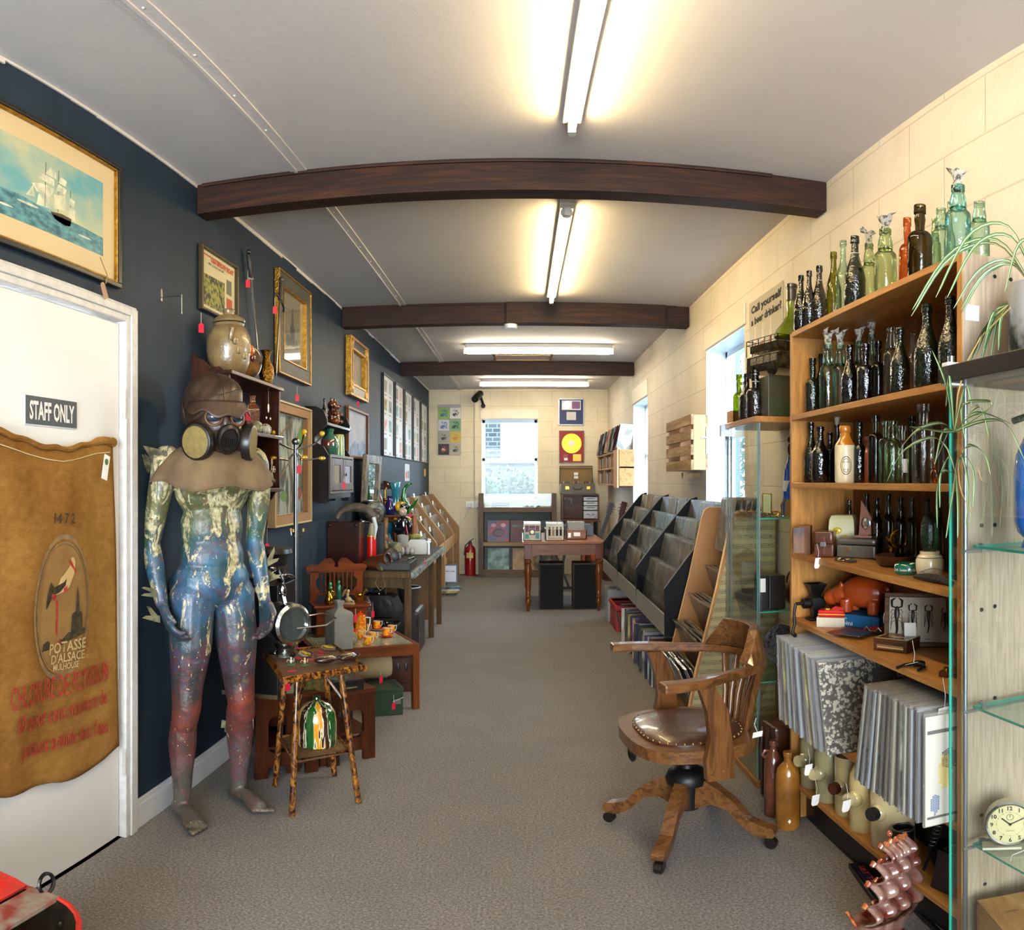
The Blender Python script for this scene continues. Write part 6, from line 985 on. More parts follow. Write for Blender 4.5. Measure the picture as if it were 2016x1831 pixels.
J('swirled_ewer', 'green and red swirled glass ewer on the wall cupboard lower shelf', 'ewer', (XL+.10, 4.86, 1.5445), [('body', MB().lathe([(.03,0),(.045,.02),(.060,.07),(.055,.11),(.03,.14),(.022,.155),(.03,.18),(.026,.18)], 22, sy=1.35), mt('swirled_glass', '#2f5c48', .12, col2='#6a3028', vs=5, coat=1, sc=(1,1,3), lo=.36, hi=.44)), ('spout', MB().ball((.0,.02,.18), (.02,.035,.01), 10), mt('swirled_glass', '#2f5c48'))])
J('ribbed_vase', 'yellow-green ribbed tapering vase beside the swirled ewer', 'vase', (XL+.11, 5.06, 1.5445), [('body', MB().lathe([(.042*(1-.006*i)+.002*(i % 2), .009*i) for i in range(17)]+[(.036,.155)], 22), mt('ribbed_glaze', '#3f8a64', .25, col2='#b8a84a', vs=4, coat=.6))])
# ================= coat stand =================
cs = T('coat_stand', 'tall chrome coat stand with yellow-tipped hooks in front of the street drawing', 'coat stand', (-1.14, 3.69, 0)); M_yel = mt('yellow_tip', '#d8a80c', .3, coat=.5); 
O('pole', MB().cyl((0,0,.02), (0,0,1.58), .0115, 14).ball((0,0,1.58), (.022,.022,.02), 12), steel, cs); O('base', MB().lathe([(.12,0),(.12,.01),(.03,.03),(.012,.05)], 24), M_iron, cs)
for k in range(5):
    a = 2*pi*k/5+.3; d = Vector((cos(a), sin(a), 0)); c = Vector((0,0,1.54)); h = O('hook', MB().tube([c+d*.012, c+d*.05+Vector((0,0,.01)), c+d*.10+Vector((0,0,.03)), c+d*.13+Vector((0,0,.07))], .0045, 8).tube([c+d*.012+Vector((0,0,-.02)), c+d*.05+Vector((0,0,-.055)), c+d*.09+Vector((0,0,-.05)), c+d*.12+Vector((0,0,-.045))], .0045, 8), chrome, cs)
    O('yellow_ball', MB().ball(c+d*.135+Vector((0,0,.082)), .014, 12), M_yel, h); O('yellow_tip', MB().ball(c+d*.135+Vector((0,0,-.045)), (.02,.02,.011), 10), M_yel, h)
for k in range(3): a = 2*pi*k/3+.5; d = Vector((cos(a), sin(a), 0)); c = Vector((0,0,1.10)); h = O('lower_hook', MB().tube([c+d*.01, c+d*.035+Vector((0,0,-.004)), c+d*.04+Vector((0,0,.02))], .003, 6), chrome, cs); O('yellow_cap', MB().cyl(c+d*.04+Vector((0,0,.018)), c+d*.04+Vector((0,0,.034)), .0055, 8), M_yel, h)
t = rtag('dark red price tag hanging from the coat stand hooks', 589, 932, -1.10, .05)
# ================= bamboo table and its things =================
M_bam = nt('tortoiseshell_bamboo')
def bam():
    mat, t, b = M_bam; v = coord(t, (1,1,.6)); f = noise(t, v, 38, 4, .65, 1.2); c = ramp(t, f, [(.42, '#2a1206'), (.52, '#6e3f14'), (.60, '#94601e')]); t.links.new(c, b.inputs['Base Color']); b.inputs['Roughness'].default_value = .25; b.inputs['Coat Weight'].default_value = .4; return mat
M_bam = bam(); M_cane = mt('woven_cane', '#6e4a22', .55, col2='#4a2f12', vs=90, bump=.8, bs=160)
BZ = .62; Q = [Vector((-1.09,3.09,BZ)), Vector((-.877,2.69,BZ)), Vector((-.63,2.97,BZ)), Vector((-.845,3.32,BZ))]; bc0 = sum(Q, Vector())/4
bt = T('bamboo_table', 'small tortoiseshell bamboo table with woven top and splayed legs by the mannequin', 'table', (bc0.x, bc0.y, 0)); q = [p-Vector((bc0.x, bc0.y, 0)) for p in Q]
top = MB(); top.add([p+Vector((0,0,-.006)) for p in q]+[p+Vector((0,0,-.016)) for p in q], [(0,1,2,3),(7,6,5,4),(0,4,5,1),(1,5,6,2),(2,6,7,3),(3,7,4,0)]); O('woven_top', top, M_cane, bt)
for i in range(4): a, b = q[i], q[(i+1) % 4]; e = (b-a).normalized()*.012; O('edge_cane', MB().tube([a-e+Vector((0,0,-.012)), b+e+Vector((0,0,-.012))], .012, 8).tube([a+Vector((0,0,.001)), b+Vector((0,0,.001))], .005, 6), M_bam, bt)
feet = [Vector((-1.033,3.04,0)), Vector((-.868,2.76,0)), Vector((-.649,2.955,0)), Vector((-.82,3.235,0))]; tops = [q[i]*.80+Vector((0,0,BZ*.20-.02)) for i in range(4)]; o0 = Vector((bc0.x, bc0.y, 0)); sh = []
for i in range(4):
    f = feet[i]-o0; f = Vector((f.x*1.0, f.y*1.0, 0)); tp = Vector((q[i].x*.55, q[i].y*.55, BZ-.02)); lg = MB(); n = 22; pts = [f.lerp(tp, k/n) for k in range(n+1)]; lg.tube(pts, [.0125*(1.12 if k % 6 == 3 else 1) for k in range(n+1)], 10); O('leg', lg, M_bam, bt); sh.append(f.lerp(tp, .40))
for i in (1, 0, 2): a = sh[i].lerp(Vector((q[i].x*.55, q[i].y*.55, BZ)), .55); O('brace', MB().tube([a, Vector((q[i].x*.1, q[i].y*.1, BZ-.02))], .006, 6), M_bam, bt)
O('lower_shelf', MB().add([p+Vector((0,0,.0)) for p in sh]+[p+Vector((0,0,-.012)) for p in sh], [(0,1,2,3),(7,6,5,4),(0,4,5,1),(1,5,6,2),(2,6,7,3),(3,7,4,0)]), M_cane, bt); O('shelf_edge', MB().tube([sh[0], sh[1], sh[2], sh[3], sh[0]], .008, 8), M_bam, bt)
shz = sh[0].z
t = T('striped_cloche', 'glazed dome cover striped in green, yellow, brown and white on the lower bamboo shelf', 'cloche', (bc0.x+.02, bc0.y+.0, shz+.002)); st3 = nt('striped_glaze')
def stripe():
    mat, t_, b = st3; tc = N(t_, 'ShaderNodeTexCoord'); sp = N(t_, 'ShaderNodeSeparateXYZ'); t_.links.new(tc.outputs['Object'], sp.inputs[0]); at = N(t_, 'ShaderNodeMath', operation='ARCTAN2'); t_.links.new(sp.outputs[1], at.inputs[0]); t_.links.new(sp.outputs[0], at.inputs[1])
    m_ = N(t_, 'ShaderNodeMath', operation='MULTIPLY_ADD'); m_.inputs[1].default_value = .8; m_.inputs[2].default_value = 10; t_.links.new(at.outputs[0], m_.inputs[0]); nn_ = N(t_, 'ShaderNodeMath', operation='ADD'); ns = N(t_, 'ShaderNodeMath', operation='MULTIPLY'); ns.inputs[1].default_value = .7; t_.links.new(noise(t_, coord(t_, (1,1,.1)), 70, 3), ns.inputs[0]); t_.links.new(m_.outputs[0], nn_.inputs[0]); t_.links.new(ns.outputs[0], nn_.inputs[1])
    fr_ = N(t_, 'ShaderNodeMath', operation='FRACT'); t_.links.new(nn_.outputs[0], fr_.inputs[0]); c = ramp(t_, fr_.outputs[0], [(0, '#1c4a1c'), (.22, '#c9c4a0'), (.27, '#c98a10'), (.50, '#d0c8a8'), (.55, '#3a2216'), (.78, '#cfc8ae'), (.83, '#1c4a1c')], True); t_.links.new(c, b.inputs['Base Color']); b.inputs['Roughness'].default_value = .1; b.inputs['Coat Weight'].default_value = 1; return mat
st3 = stripe()
O('dome', MB().lathe([(.082,0),(.085,.01),(.083,.11),(.076,.15),(.058,.178),(.030,.192),(.012,.196)], 30), st3, t); O('knob', MB().lathe([(.010,.194),(.012,.20),(.018,.206),(.016,.214),(0,.218)], 18), mt('dark_green_glaze', '#12361a', .1, coat=1), t)
def onb(u, v, z=BZ+.004): return onz(u, v, z)
t = T('bicycle_lamp', 'chrome drum-shaped vintage lamp standing on a moulded glass block on the bamboo table', 'lamp', (-.985, 3.03, BZ+.004)); ax = Vector((.80,-.60,0)); R_ = Matrix((Vector((.6,.8,0)), Vector((0,0,1)), ax)).transposed(); c = Vector((.0,.0,.150))
O('glass_foot', MB().lathe([(.045,0),(.05,.012),(.04,.03),(.05,.055),(.045,.06)], 8, sy=.8), glass('moulded_glass', '#c9ccc8', .3, .08, 1.2, .8, 40), t)
O('drum', MB().lathe([(.0,-.075),(.070,-.072),(.082,-.060),(.083,.03),(.086,.032)], 32, c, R_), mt('dull_nickel', '#6a675c', .4, .8, var=.25, vs=12), t); O('rim', MB().lathe([(.086,.030),(.092,.034),(.090,.062),(.078,.072),(.072,.070),(.072,.055)], 32, c, R_), chrome, t); O('lens', MB().lathe([(.0,.060),(.072,.058)], 30, c, R_), mt('lamp_reflector', '#5a6360', .12, .6, coat=1), t)
O('winged_handle', MB().ring(c+Vector((-.015,.01,.135)), .026, .005, (.6,.8,0), 16).ball(c+Vector((-.015,.01,.135)), (.012,.012,.030), 8).cyl(c+Vector((0,0,.08)), c+Vector((-.01,.005,.115)), .010, 8), chrome, t); O('bail_wire', MB().tube([c+Vector((.06,.03,.02)), c+Vector((.14,.09,.03)), c+Vector((.20,.10,.01)), c+Vector((.17,.04,-.012)), c+Vector((.06,-.02,-.02))], .004, 6), chrome, t)
for u, v, rz, lab in ((592,1290,-.9,'winged chrome-and-yellow enamel badge propped beside the lamp'), (636,1278,-.8,'second winged chrome-and-yellow badge at the back of the bamboo table')):
    p = onb(u+10, v, BZ+.012); t = T('enamel_badge', lab, 'badge', (p.x, p.y, BZ+.014), rz, None); O('plate', MB().prism([(-.06,0),(-.03,.022),(.02,.026),(.065,.0),(.02,-.026),(-.03,-.022)], (0,0,0), (1,0,0), (0,1,0), .006), chrome, t, rot=(.25,0,0), bevel=.002); O('yellow_inlay', MB().ball((-.012,.0,.008), (.030,.008,.003), 10).ball((.02,.008,.008), (.018,.006,.003), 10), M_yel, t, rot=(.25,0,0)); O('red_card', MB().box(-.01,.03,-.05,-.03,-.009,-.008), red, t)
t = T('goggles', 'old leather motoring goggles with curved lenses lying on the bamboo table', 'goggles', tuple(onb(664, 1302)), .75); M_gl2 = mt('oxblood_leather', '#2f1410', .35, var=.3, vs=20, coat=.4)
for s in (-1, 1): k = O('cup', MB().ball((s*.052,0,.012), (.050,.028,.016), 16), M_gl2, t, rot=(0,0,s*.15)); O('lens', MB().ball((s*.052,.002,.020), (.040,.020,.012), 14), mt('amber_lens', '#4a4436', .1, col2='#6a5a34', coat=1), k)
O('nose_bridge', MB().tube([(-.01,-.01,.012),(0,-.015,.02),(.01,-.01,.012)], .005, 6).tube([(.10,0,.01),(.12,.02,.015),(.10,.03,.02)], .004, 6), M_gl2, t)
for u, v, c_, lab in ((573,1309,'#b9b5a6','tiny silver frog on a green base with a red tag on the bamboo table'), (600,1310,'#c9a070','tiny tan dancing frog on a green base on the bamboo table')):
    p = onb(u, v); t = T('lead_figure', lab, 'figure', tuple(p), .7); O('base', rbox(.028,.014,.004), mt('toy_green', '#1f6a42', .5), t); O('body', MB().ball((0,0,.016), (.006,.006,.010), 8).ball((.0,0,.029), (.005,.005,.005), 8).tube([(-.004,0,.018),(-.014,0,.024),(-.018,0,.014)], .0018, 5).tube([(.004,0,.02),(.012,0,.012),(.013,0,.026)], .0018, 5), mt('lead_'+c_[1:], c_, .4, .3), t)
for u, v in ((575,1321),(587,1276),(631,1289),(613,1298)): p = onb(u, v); tag(O('red_price_tag', MB().box(-.016,.016,-.010,.010,0,.001), red, loc=tuple(p), rot=(0,0,.4)), {575:'red price tag lying before the silver frog',587:'red price tag lying beside the chrome lamp',631:'red price tag lying under the rear winged badge',613:'red price tag lying behind the goggles'}[u], 'price tag')
rtag('red price tag hanging below the near corner of the bamboo table', 566, 1360, -.95, .03)
# ================= dark box, camera and helmet behind the mannequin =================
J('black_cabinet', 'black lacquered cabinet standing against the wall behind the bamboo table', 'cabinet', (-1.165, 3.22, .0055), [('body', rbox(.26,.26,.515,.40), mt('black_lacquer', '#0b0a0a', .3), .004), ('slit_base', rbox(.26,.01,.02,.40,0,-.134), mt('olive_trim', '#4a3a1c', .6))])
J('chrome_horn', 'polished chrome car mascot and horn parts on the black cabinet', 'car parts', (-1.12, 3.20, .921), [('horn_bell', MB().lathe([(.045,0),(.03,.02),(.012,.05),(.01,.09)], 18, (0,.0,.02), Euler((1.3,.3,0)).to_matrix()), chrome), ('pipe', MB().tube([(0,0,.02),(.05,0,.05),(.06,.02,.0)], .012, 8), chrome)])
J('peaked_cap', 'black patent officer cap with a chrome-edged peak on the black cabinet', 'cap', (-1.14, 3.30, .921), [('crown', MB().lathe([(.075,.06),(.078,.10),(.10,.125),(.095,.145),(0,.15)], 22), black), ('band', MB().lathe([(.076,.03),(.077,.065)], 22), chrome), ('peak', MB().lathe([(.075,.03),(.115,.012),(.11,.008)], 22), mt('patent', '#0a0a0c', .1, coat=1))])
# ================= nest of dark wood tables =================
M_nest = wood('teak_slab', '#4a230e', '#331607', 'z', 4, .35, .25, .05, 6)
n0, n1 = Vector((-1.135,3.08,0)), Vector((-.655,3.475,0)); ed = (n1-n0).normalized(); ew = Vector((-ed.y, ed.x, 0))
def slab(w, h, hx0, hx1): # side slab with rounded window and cut feet
    mb = MB(); t_ = .022; z0, z1 = .135, .30
    mb.prism([(0,0),(.055,0),(.06,.03),(.09,.055),(w-.09,.055),(w-.06,.03),(w-.055,0),(w,0),(w+.012,.25),(w,h),(0,h),(-.004,.2)], (0,0,0), (1,0,0), (0,0,1), t_); return mb
for k, (s0, w, h, off, lab) in enumerate(((.0,.30,.405,.0,'outermost dark teak table of the nest, nearest the mannequin'),(.16,.26,.385,.03,'middle dark teak table of the nest'),(.335,.285,.37,.055,'innermost dark teak table of the nest, farthest along'))):
    p = n0+ed*s0+ew*off; t = T('nesting_table', lab, 'table', (p.x, p.y, 0), atan2(ed.y, ed.x)); D = .30-.03*k
    for y in (0, D):
        f = MB(); t_ = .022
        f.box(0,.06,y,y+t_,0,h-.02).box(w-.06,w,y,y+t_,0,h-.02).box(.06,w-.06,y,y+t_,h-.10,h-.02).box(.06,w-.06,y,y+t_,.055,.125)
        for (cx, cz, a0) in ((.06+.035,.125+.035,pi),(w-.095,.16,1.5*pi),(w-.095,h-.135,0),(.095,h-.135,pi/2)):
            cor = {0:(w-.06,h-.10), 1:(.06,h-.10), 2:(.06,.125), 3:(w-.06,.125)}[round(a0/(pi/2)) % 4]
            f.prism([cor]+[(cx+.035*cos(a0+pi/2*i/6), cz+.035*sin(a0+pi/2*i/6)) for i in range(7)], (0,y+t_,0), (1,0,0), (0,0,1), t_)
        O('side_slab', f, M_nest, t)
    O('tabletop', MB().box(-.004,w+.004,-.004,D+.026,h-.02,h), wood('teak_top', '#4a230e', '#331607', 'x', 4, .3, .3, .05, 6), t, bevel=.003); O('lower_board', MB().box(.01,w-.01,.022,D,.135,.15), M_nest, t)
np_ = lambda s, o: n0+ed*s+ew*o
def onn(s, o, h): p = np_(s, o); return (p.x, p.y, h)
rz_ = atan2(ed.y, ed.x)
J('brooch_box', 'cream carved box with a jewelled silver brooch on its front', 'box', onn(.125, .06, .4055), [('box', rbox(.17,.10,.085), mt('bone_carved', '#8f8a66', .5, col2='#6f6a4a', vs=20, sc=(3,1,12)), .003), ('brooch', MB().ball((.0,-.055,.045), (.012,.006,.010), 8).ring((0,-.054,.045), .022, .005, (0,1,0), 12).ring((-.02,-.054,.045), .010, .004, (0,1,0), 10).ring((.02,-.054,.045), .010, .004, (0,1,0), 10).ring((0,-.054,.068), .009, .004, (0,1,0), 10).ring((0,-.054,.022), .009, .004, (0,1,0), 10), chrome)], rz=rz_)
J('patterned_tin', 'hinged tin printed with a hunting frieze in green, red and gold', 'tin', onn(.30, .10, .3855), [('body', rbox(.15,.12,.065), mt('hunting_print', '#7a5a24', .35, col2='#2c3a20', vs=45, coat=.4), .002), ('lid', rbox(.155,.125,.025,.066), mt('hunting_lid', '#5a4a28', .35, col2='#4a3a2a', vs=50, coat=.4), .003), ('red_card', MB().box(-.01,.03,.01,.03,.0915,.0925), red)], rz=rz_)
t = T('cigar_tin', 'flat black cigar tin with an oval printed scene on its lid', 'tin', onn(.47, .10, .3705), rz_); O('body', rbox(.165,.12,.042), mt('tin_black', '#131210', .3, coat=.4), t, bevel=.003); O('lid', rbox(.168,.123,.014,.043), mt('tin_black', '#131210'), t, bevel=.003); O('oval_print', MB().prism([(.048*cos(2*pi*i/24), .034*sin(2*pi*i/24)) for i in range(24)], (-.02,0,.0572), (1,0,0), (0,1,0), .0006), mt('oval_scene', '#5a6a5a', .4, col2='#1c241a', vs=40), t); text('DANNEMANN', 0, mt('dim_gold', '#8a7a4a', .5), t, None, None, fit=((-.045,-.0605,.02), (.045,-.0605,.02), (0,-1,0), .010))
t = T('green_cash_box', 'dark green metal deed box with wire handle on the carpet under the tiled table', 'box', (-.79, 4.30, 0), .42); O('body', rbox(.17,.20,.145), mt('deed_green', '#1c3420', .35, var=.12, coat=.3), t, bevel=.004); O('lid', rbox(.175,.205,.022,.1455), mt('deed_green', '#1c3420'), t, bevel=.004); O('handle', MB().tube([(.02,-.103,.10),(.02,-.125,.095),(.075,-.125,.115),(.075,-.103,.12)], .004, 6), chrome, t); O('lock_plate', MB().box(.03,.07,-.104,-.1,.07,.10), chrome, t)
rtag('red price tag hanging on the green deed box', 775, 1397, -.70, .05)
t = T('flagon_on_side', 'large pale stoneware flagon lying on its side under the tiled table', 'flagon', (-.90, 4.42, .17+.085)); R_ = Euler((0, pi/2, .4)).to_matrix(); O('body', MB().lathe([(0,-.12),(.075,-.12),(.085,-.11),(.087,.09),(.075,.12),(.0,.125)], 28, (0,0,0), R_), mt('pale_flagon', '#b09a74', .25, var=.2, vs=6, coat=.6), t); O('neck', MB().lathe([(.025,.08),(.028,.10),(.036,.105),(.036,.125),(.03,.128),(.03,.12),(0,.11)], 18), mt('pale_flagon', '#b09a74'), t)
rtag('red price tag on the pale stoneware flagon', 750, 1345, -.78, .03)
tag(O('flagon_support', rbox(.20,.20,.168), mt('dark_box', '#15100c', .6), loc=(-.93,4.50,0), rot=(0,0,.4)), 'dark box beneath the flagon lying under the tiled table', 'box')
J('tray_board', 'dark carved tray on edge with pierced teardrop holes under the tiled table', 'tray', (-.86, 4.72, 0), [('panel', MB().box(-.02,.20,-.01,.01,.06,.26), M_nest, .003), ('pierced_drop', MB().ball((.08,-.011,.17), (.012,.002,.028), 10), black), ('pierced_drop', MB().ball((.13,-.011,.17), (.012,.002,.028), 10), black), ('foot', MB().box(.0,.18,-.012,.012,0,.06), M_nest)], rz=.2)
J('photo_frame', 'framed glazed print lying flat on the shelf under the tiled table', 'frame', (-.83, 4.56, .285), [('frame', MB().box(-.12,.14,-.12,.12,0,.016), M_nest, .003), ('print', MB().box(-.10,.12,-.10,.10,.016,.018), mt('pale_print', '#a9abb0', .1, col2='#6a6f78', vs=8, coat=1)), ('prop', MB().box(-.1,-.05,-.1,.1,-.02,0), M_nest)], rz=.5)
rtag('red price tag hanging from the corner of the framed print', 813, 1325, -.64, .04)
# ================= tile-topped coffee table =================
M_tk = wood('teak_frame', '#6b3614', '#4c230c', 'x', 5, .35, .2, .08)
tt = T('tiled_table', 'low teak coffee table with a green and cream patterned tile top', 'table', (-.594, 4.37, 0), atan2(-.23, -.426)+pi)
# local x runs back along the near edge (negative), y away
Wt, Dt, ZT = .64, .50, .41
def tilem():
    mat, t_, b = nt('patterned_tiles'); v = coord(t_, loc=(.0,.0,0)); ck = N(t_, 'ShaderNodeTexBrick'); ck.inputs['Scale'].default_value = 1; ck.inputs['Brick Width'].default_value = .15; ck.inputs['Row Height'].default_value = .15; ck.offset = 0; ck.inputs['Mortar Size'].default_value = .004; t_.links.new(v, ck.inputs['Vector'])
    vm = N(t_, 'ShaderNodeVectorMath', operation='FRACTION'); vs = N(t_, 'ShaderNodeVectorMath', operation='SCALE'); vs.inputs['Scale'].default_value = 1/.15; t_.links.new(v, vs.inputs[0]); t_.links.new(vs.outputs[0], vm.inputs[0]); sb = N(t_, 'ShaderNodeVectorMath', operation='SUBTRACT'); sb.inputs[1].default_value = (.5,.5,0); t_.links.new(vm.outputs[0], sb.inputs[0]); ab = N(t_, 'ShaderNodeVectorMath', operation='ABSOLUTE'); t_.links.new(sb.outputs[0], ab.inputs[0]); sp = N(t_, 'ShaderNodeSeparateXYZ'); t_.links.new(ab.outputs[0], sp.inputs[0]); mx = N(t_, 'ShaderNodeMath', operation='MAXIMUM'); t_.links.new(sp.outputs[0], mx.inputs[0]); t_.links.new(sp.outputs[1], mx.inputs[1])
    ad = N(t_, 'ShaderNodeMath', operation='MULTIPLY_ADD'); ad.inputs[1].default_value = .06; t_.links.new(noise(t_, v, 90, 3), ad.inputs[0]); t_.links.new(mx.outputs[0], ad.inputs[2])
    c = ramp(t_, ad.outputs[0], [(0, '#8a8a6a'), (.10, '#2c2c1c'), (.14, '#8a9a84'), (.22, '#2f3020'), (.26, '#b0b49a'), (.34, '#35341f'), (.38, '#9aa48c'), (.46, '#2a2a1c'), (.5, '#a8ac90')], True); t_.links.new(c, b.inputs['Base Color']); b.inputs['Roughness'].default_value = .3; b.inputs['Coat Weight'].default_value = .3; return mat
O('tile_top', MB().box(-Wt+.03,-.03,.03,Dt-.03,ZT-.02,ZT-.002), tilem(), tt)
for a in ((-Wt,0,0,.03),(-Wt,0,Dt-.03,Dt),(-Wt,-Wt+.03,.03,Dt-.03),(-.03,0,.03,Dt-.03)): O('frame_rail', MB().box(*a,ZT-.065,ZT), M_tk, tt, bevel=.002)
for x in (-.04, -Wt):
    for y in (0, Dt-.04): O('leg', MB().box(x,x+.04,y,y+.04,0,ZT-.065), wood('teak_leg', '#6b3614', '#4c230c', 'z', 5, .35, .2, .08), tt, bevel=.002)
zt = ZT+.0008
t = T('grey_slab_vase', 'tall square grey pottery vase with a mottled glazed side panel', 'vase', (-1.03, 4.17, zt), .72); M_gry = mt('grey_pottery', '#77736a', .6, var=.1, vs=20)
O('body', MB().lathe([(.085,0),(.0865,.20),(.08,.215),(.03,.235),(.024,.25),(.034,.272),(.034,.28),(.027,.283),(.024,.275)], 4, R=Euler((0,0,pi/4)).to_matrix()), M_gry, t, bevel=.003); O('glazed_panel', MB().box(.0605,.063,-.05,.05,.015,.19), mt('mottled_panel', '#8f9488', .3, col2='#2c2a20', vs=60, bump=1, bs=80, coat=.5), t)
J('bud_vase', 'small round speckled grey pottery vase beside the tall square one', 'vase', (-.99, 4.28, zt), [('body', MB().lathe([(.02,0),(.036,.01),(.044,.035),(.036,.062),(.016,.078),(.014,.095),(.021,.108),(.017,.108)], 22), mt('speckled_clay', '#8a8470', .6, col2='#5f5a48', vs=50, bump=.4))])
M_org = mt('orange_floral', '#d8500a', .2, col2='#e0a010', vs=42, coat=.8, lo=.48, hi=.55); M_wpot = mt('white_pot', '#c9c4ba', .2, coat=.6); M_orp = mt('orange_plain', '#dc4a08', .2, coat=.8)
t = T('coffee_pot', 'tall orange floral coffee pot with white handle and spout', 'coffee pot', (-.985, 4.53, zt), .3)
O('body', MB().lathe([(.036,0),(.038,.005),(.035,.125),(.036,.13)], 24), M_org, t); O('lid', MB().lathe([(.038,.131),(.036,.136),(.012,.146),(.008,.150),(.010,.158),(0,.163)], 20), M_orp, t); O('spout', MB().tube([(-.034,-.01,.03),(-.060,-.02,.06),(-.075,-.025,.115)], [.015,.011,.006], 10), M_wpot, t); O('handle', MB().tube([(.034,0,.118),(.062,0,.115),(.060,0,.08),(.045,0,.03),(.036,0,.025)], .005, 8), M_wpot, t)
rtag('red price tag on string hung over the orange coffee pot', 700, 1225, -.93, .04)
def cup(u, v, lab, sauc=0, jug=0, rz=.5):
    p = onz(u, v, zt); t = T('milk_jug' if jug else 'coffee_cup', lab, 'jug' if jug else 'cup', (p.x, p.y, zt+(.0085 if sauc else 0)), rz, 'orange floral coffee set'); O('body', MB().lathe([(.0,.003),(.021,0),(.023,.004),(.023,.046),(.021,.046),(.020,.008),(0,.006)], 20), M_org, t); O('rim', MB().ring((0,0,.046), .0222, .0016, n=20, k=6), M_wpot, t); O('handle', MB().tube([(.022,0,.042),(.036,0,.046),(.034,0,.02),(.023,0,.008)], .0026, 6), M_wpot, t)
    if sauc:
        for k in range(sauc): tag(O('saucer', MB().lathe([(0,.002),(.025,0),(.042,.005),(.046,.008),(.045,.0085),(.025,.004),(0,.004)], 24), [M_orp] if k == sauc-1 else [M_wpot], loc=(p.x, p.y, zt+.004*k-.000)), lab.replace('orange floral coffee cup', 'orange and white saucer').replace('on its saucer', 'under the coffee cup')+(f', saucer {ORD[k]} from below' if sauc > 1 else ''), 'saucer', 'orange floral coffee set')
        t.location.z = zt+.004*sauc+.004
cup(709, 1256, 'orange floral coffee cup nearest the sugar bowl'); cup(724, 1268, 'orange floral coffee cup nearest the table edge'); cup(733, 1259, 'orange floral coffee cup behind the one nearest the edge'); cup(742, 1240, 'orange floral coffee cup at the back on its saucer', 2); cup(761, 1253, 'orange floral coffee cup in front on its saucer', 1); cup(770, 1245, 'orange floral coffee cup close behind the front saucer'); cup(720, 1243, 'orange floral milk jug beside the coffee pot', 0, 1, 0)
t = T('sugar_bowl', 'orange floral sugar bowl with a plain orange lid', 'sugar bowl', tuple(onz(699, 1256, zt))); O('bowl', MB().lathe([(.02,0),(.026,.006),(.026,.04)], 20), M_org, t); O('lid', MB().lathe([(.027,.041),(.02,.048),(.006,.052),(.008,.058),(0,.062)], 18), M_orp, t)
J('brown_vase', 'dark brown glazed cylindrical vase with a speckled relief', 'vase', (-1.03, 4.88, zt-.25), [('body', MB().lathe([(.055,0),(.060,.02),(.060,.36),(.045,.395),(.030,.40),(.032,.42),(.026,.42)], 24), mt('brown_relief', '#3f2614', .35, col2='#2a180c', vs=40, bump=.6, bs=60, coat=.4))]).location.z = 0
bpy.data.objects['brown_vase'].scale.z = 1.45
rtag('bright pink price tag hanging on the dark brown vase', 734, 1215, -.95, .06)
J('cut_glass_ashtray', 'dark cut-glass dish with pointed rim on the tiled table corner', 'dish', (-.845, 4.86, zt), [('dish', MB().lathe([(.0,.004),(.035,0),(.055,.02),(.06,.035),(.045,.028),(.03,.012),(0,.01)], 9), mt('black_glass', '#0b0d10', .06, coat=1))]).location.z = zt
# ================= little dresser with gallery =================
M_pn = wood('orange_pine', '#743412', '#56240a', 'x', 4, .3, .4, .06); M_pnz = wood('orange_pine_upright', '#743412', '#56240a', 'z', 4, .3, .4, .06)
ds = T('desk_organiser', 'small reddish wood desk dresser with spindle gallery and drawers', 'dresser', (-1.13, 4.57, zt-.12), .46); ds.location.z = .006
O('carcass', MB().box(-.16,.16,-.085,.085,.405,.585), M_pn, ds, bevel=.003); O('shelf_top', MB().box(-.18,.18,-.115,.09,.586,.604), M_pn, ds, bevel=.006)
for x in (-.155, -.05, .055):
    for z in (.42, .505): d = O('drawer', MB().box(x,x+.098,-.095,-.085,z,z+.075), M_pn, ds, bevel=.004); O('knob', MB().ball((x+.049,-.102,z+.037), .008, 8), brass, d)
O('gallery_side', MB().prism([(-.14,.604),(-.12,.63),(-.10,.66),(-.13,.70),(-.135,.74),(-.11,.77),(-.12,.80),(-.17,.80),(-.17,.604)], (0,.08,0), (1,0,0), (0,0,1), .012), M_pnz, ds); O('gallery_side', MB().prism([(.14,.604),(.12,.63),(.10,.66),(.13,.70),(.135,.74),(.11,.77),(.12,.80),(.17,.80),(.17,.604)], (0,.08,0), (1,0,0), (0,0,1), .012), M_pnz, ds)
for k in range(8): x = -.098+.028*k; O('spindle', MB().cyl((x,.075,.66), (x,.075,.81), .005, 8), M_pnz, ds)
O('gallery_shelf', MB().box(-.12,.12,.02,.085,.65,.66), M_pn, ds); O('crest', MB().prism([(-.20,.83),(-.185,.79),(.185,.79),(.20,.83),(.18,.84),(.12,.84),(.07,.88),(.03,.88),(.008,.85),(.014,.835),(.008,.822),(-.008,.822),(-.014,.835),(-.008,.85),(-.03,.88),(-.07,.88),(-.12,.84),(-.18,.84)], (0,.086,0), (1,0,0), (0,0,1), .018), M_pn, ds, bevel=.003)
def ond(x, y, z=.6045): c, s = cos(.46), sin(.46); return (-1.13+x*c-y*s, 4.57+x*s+y*c, z+.006)
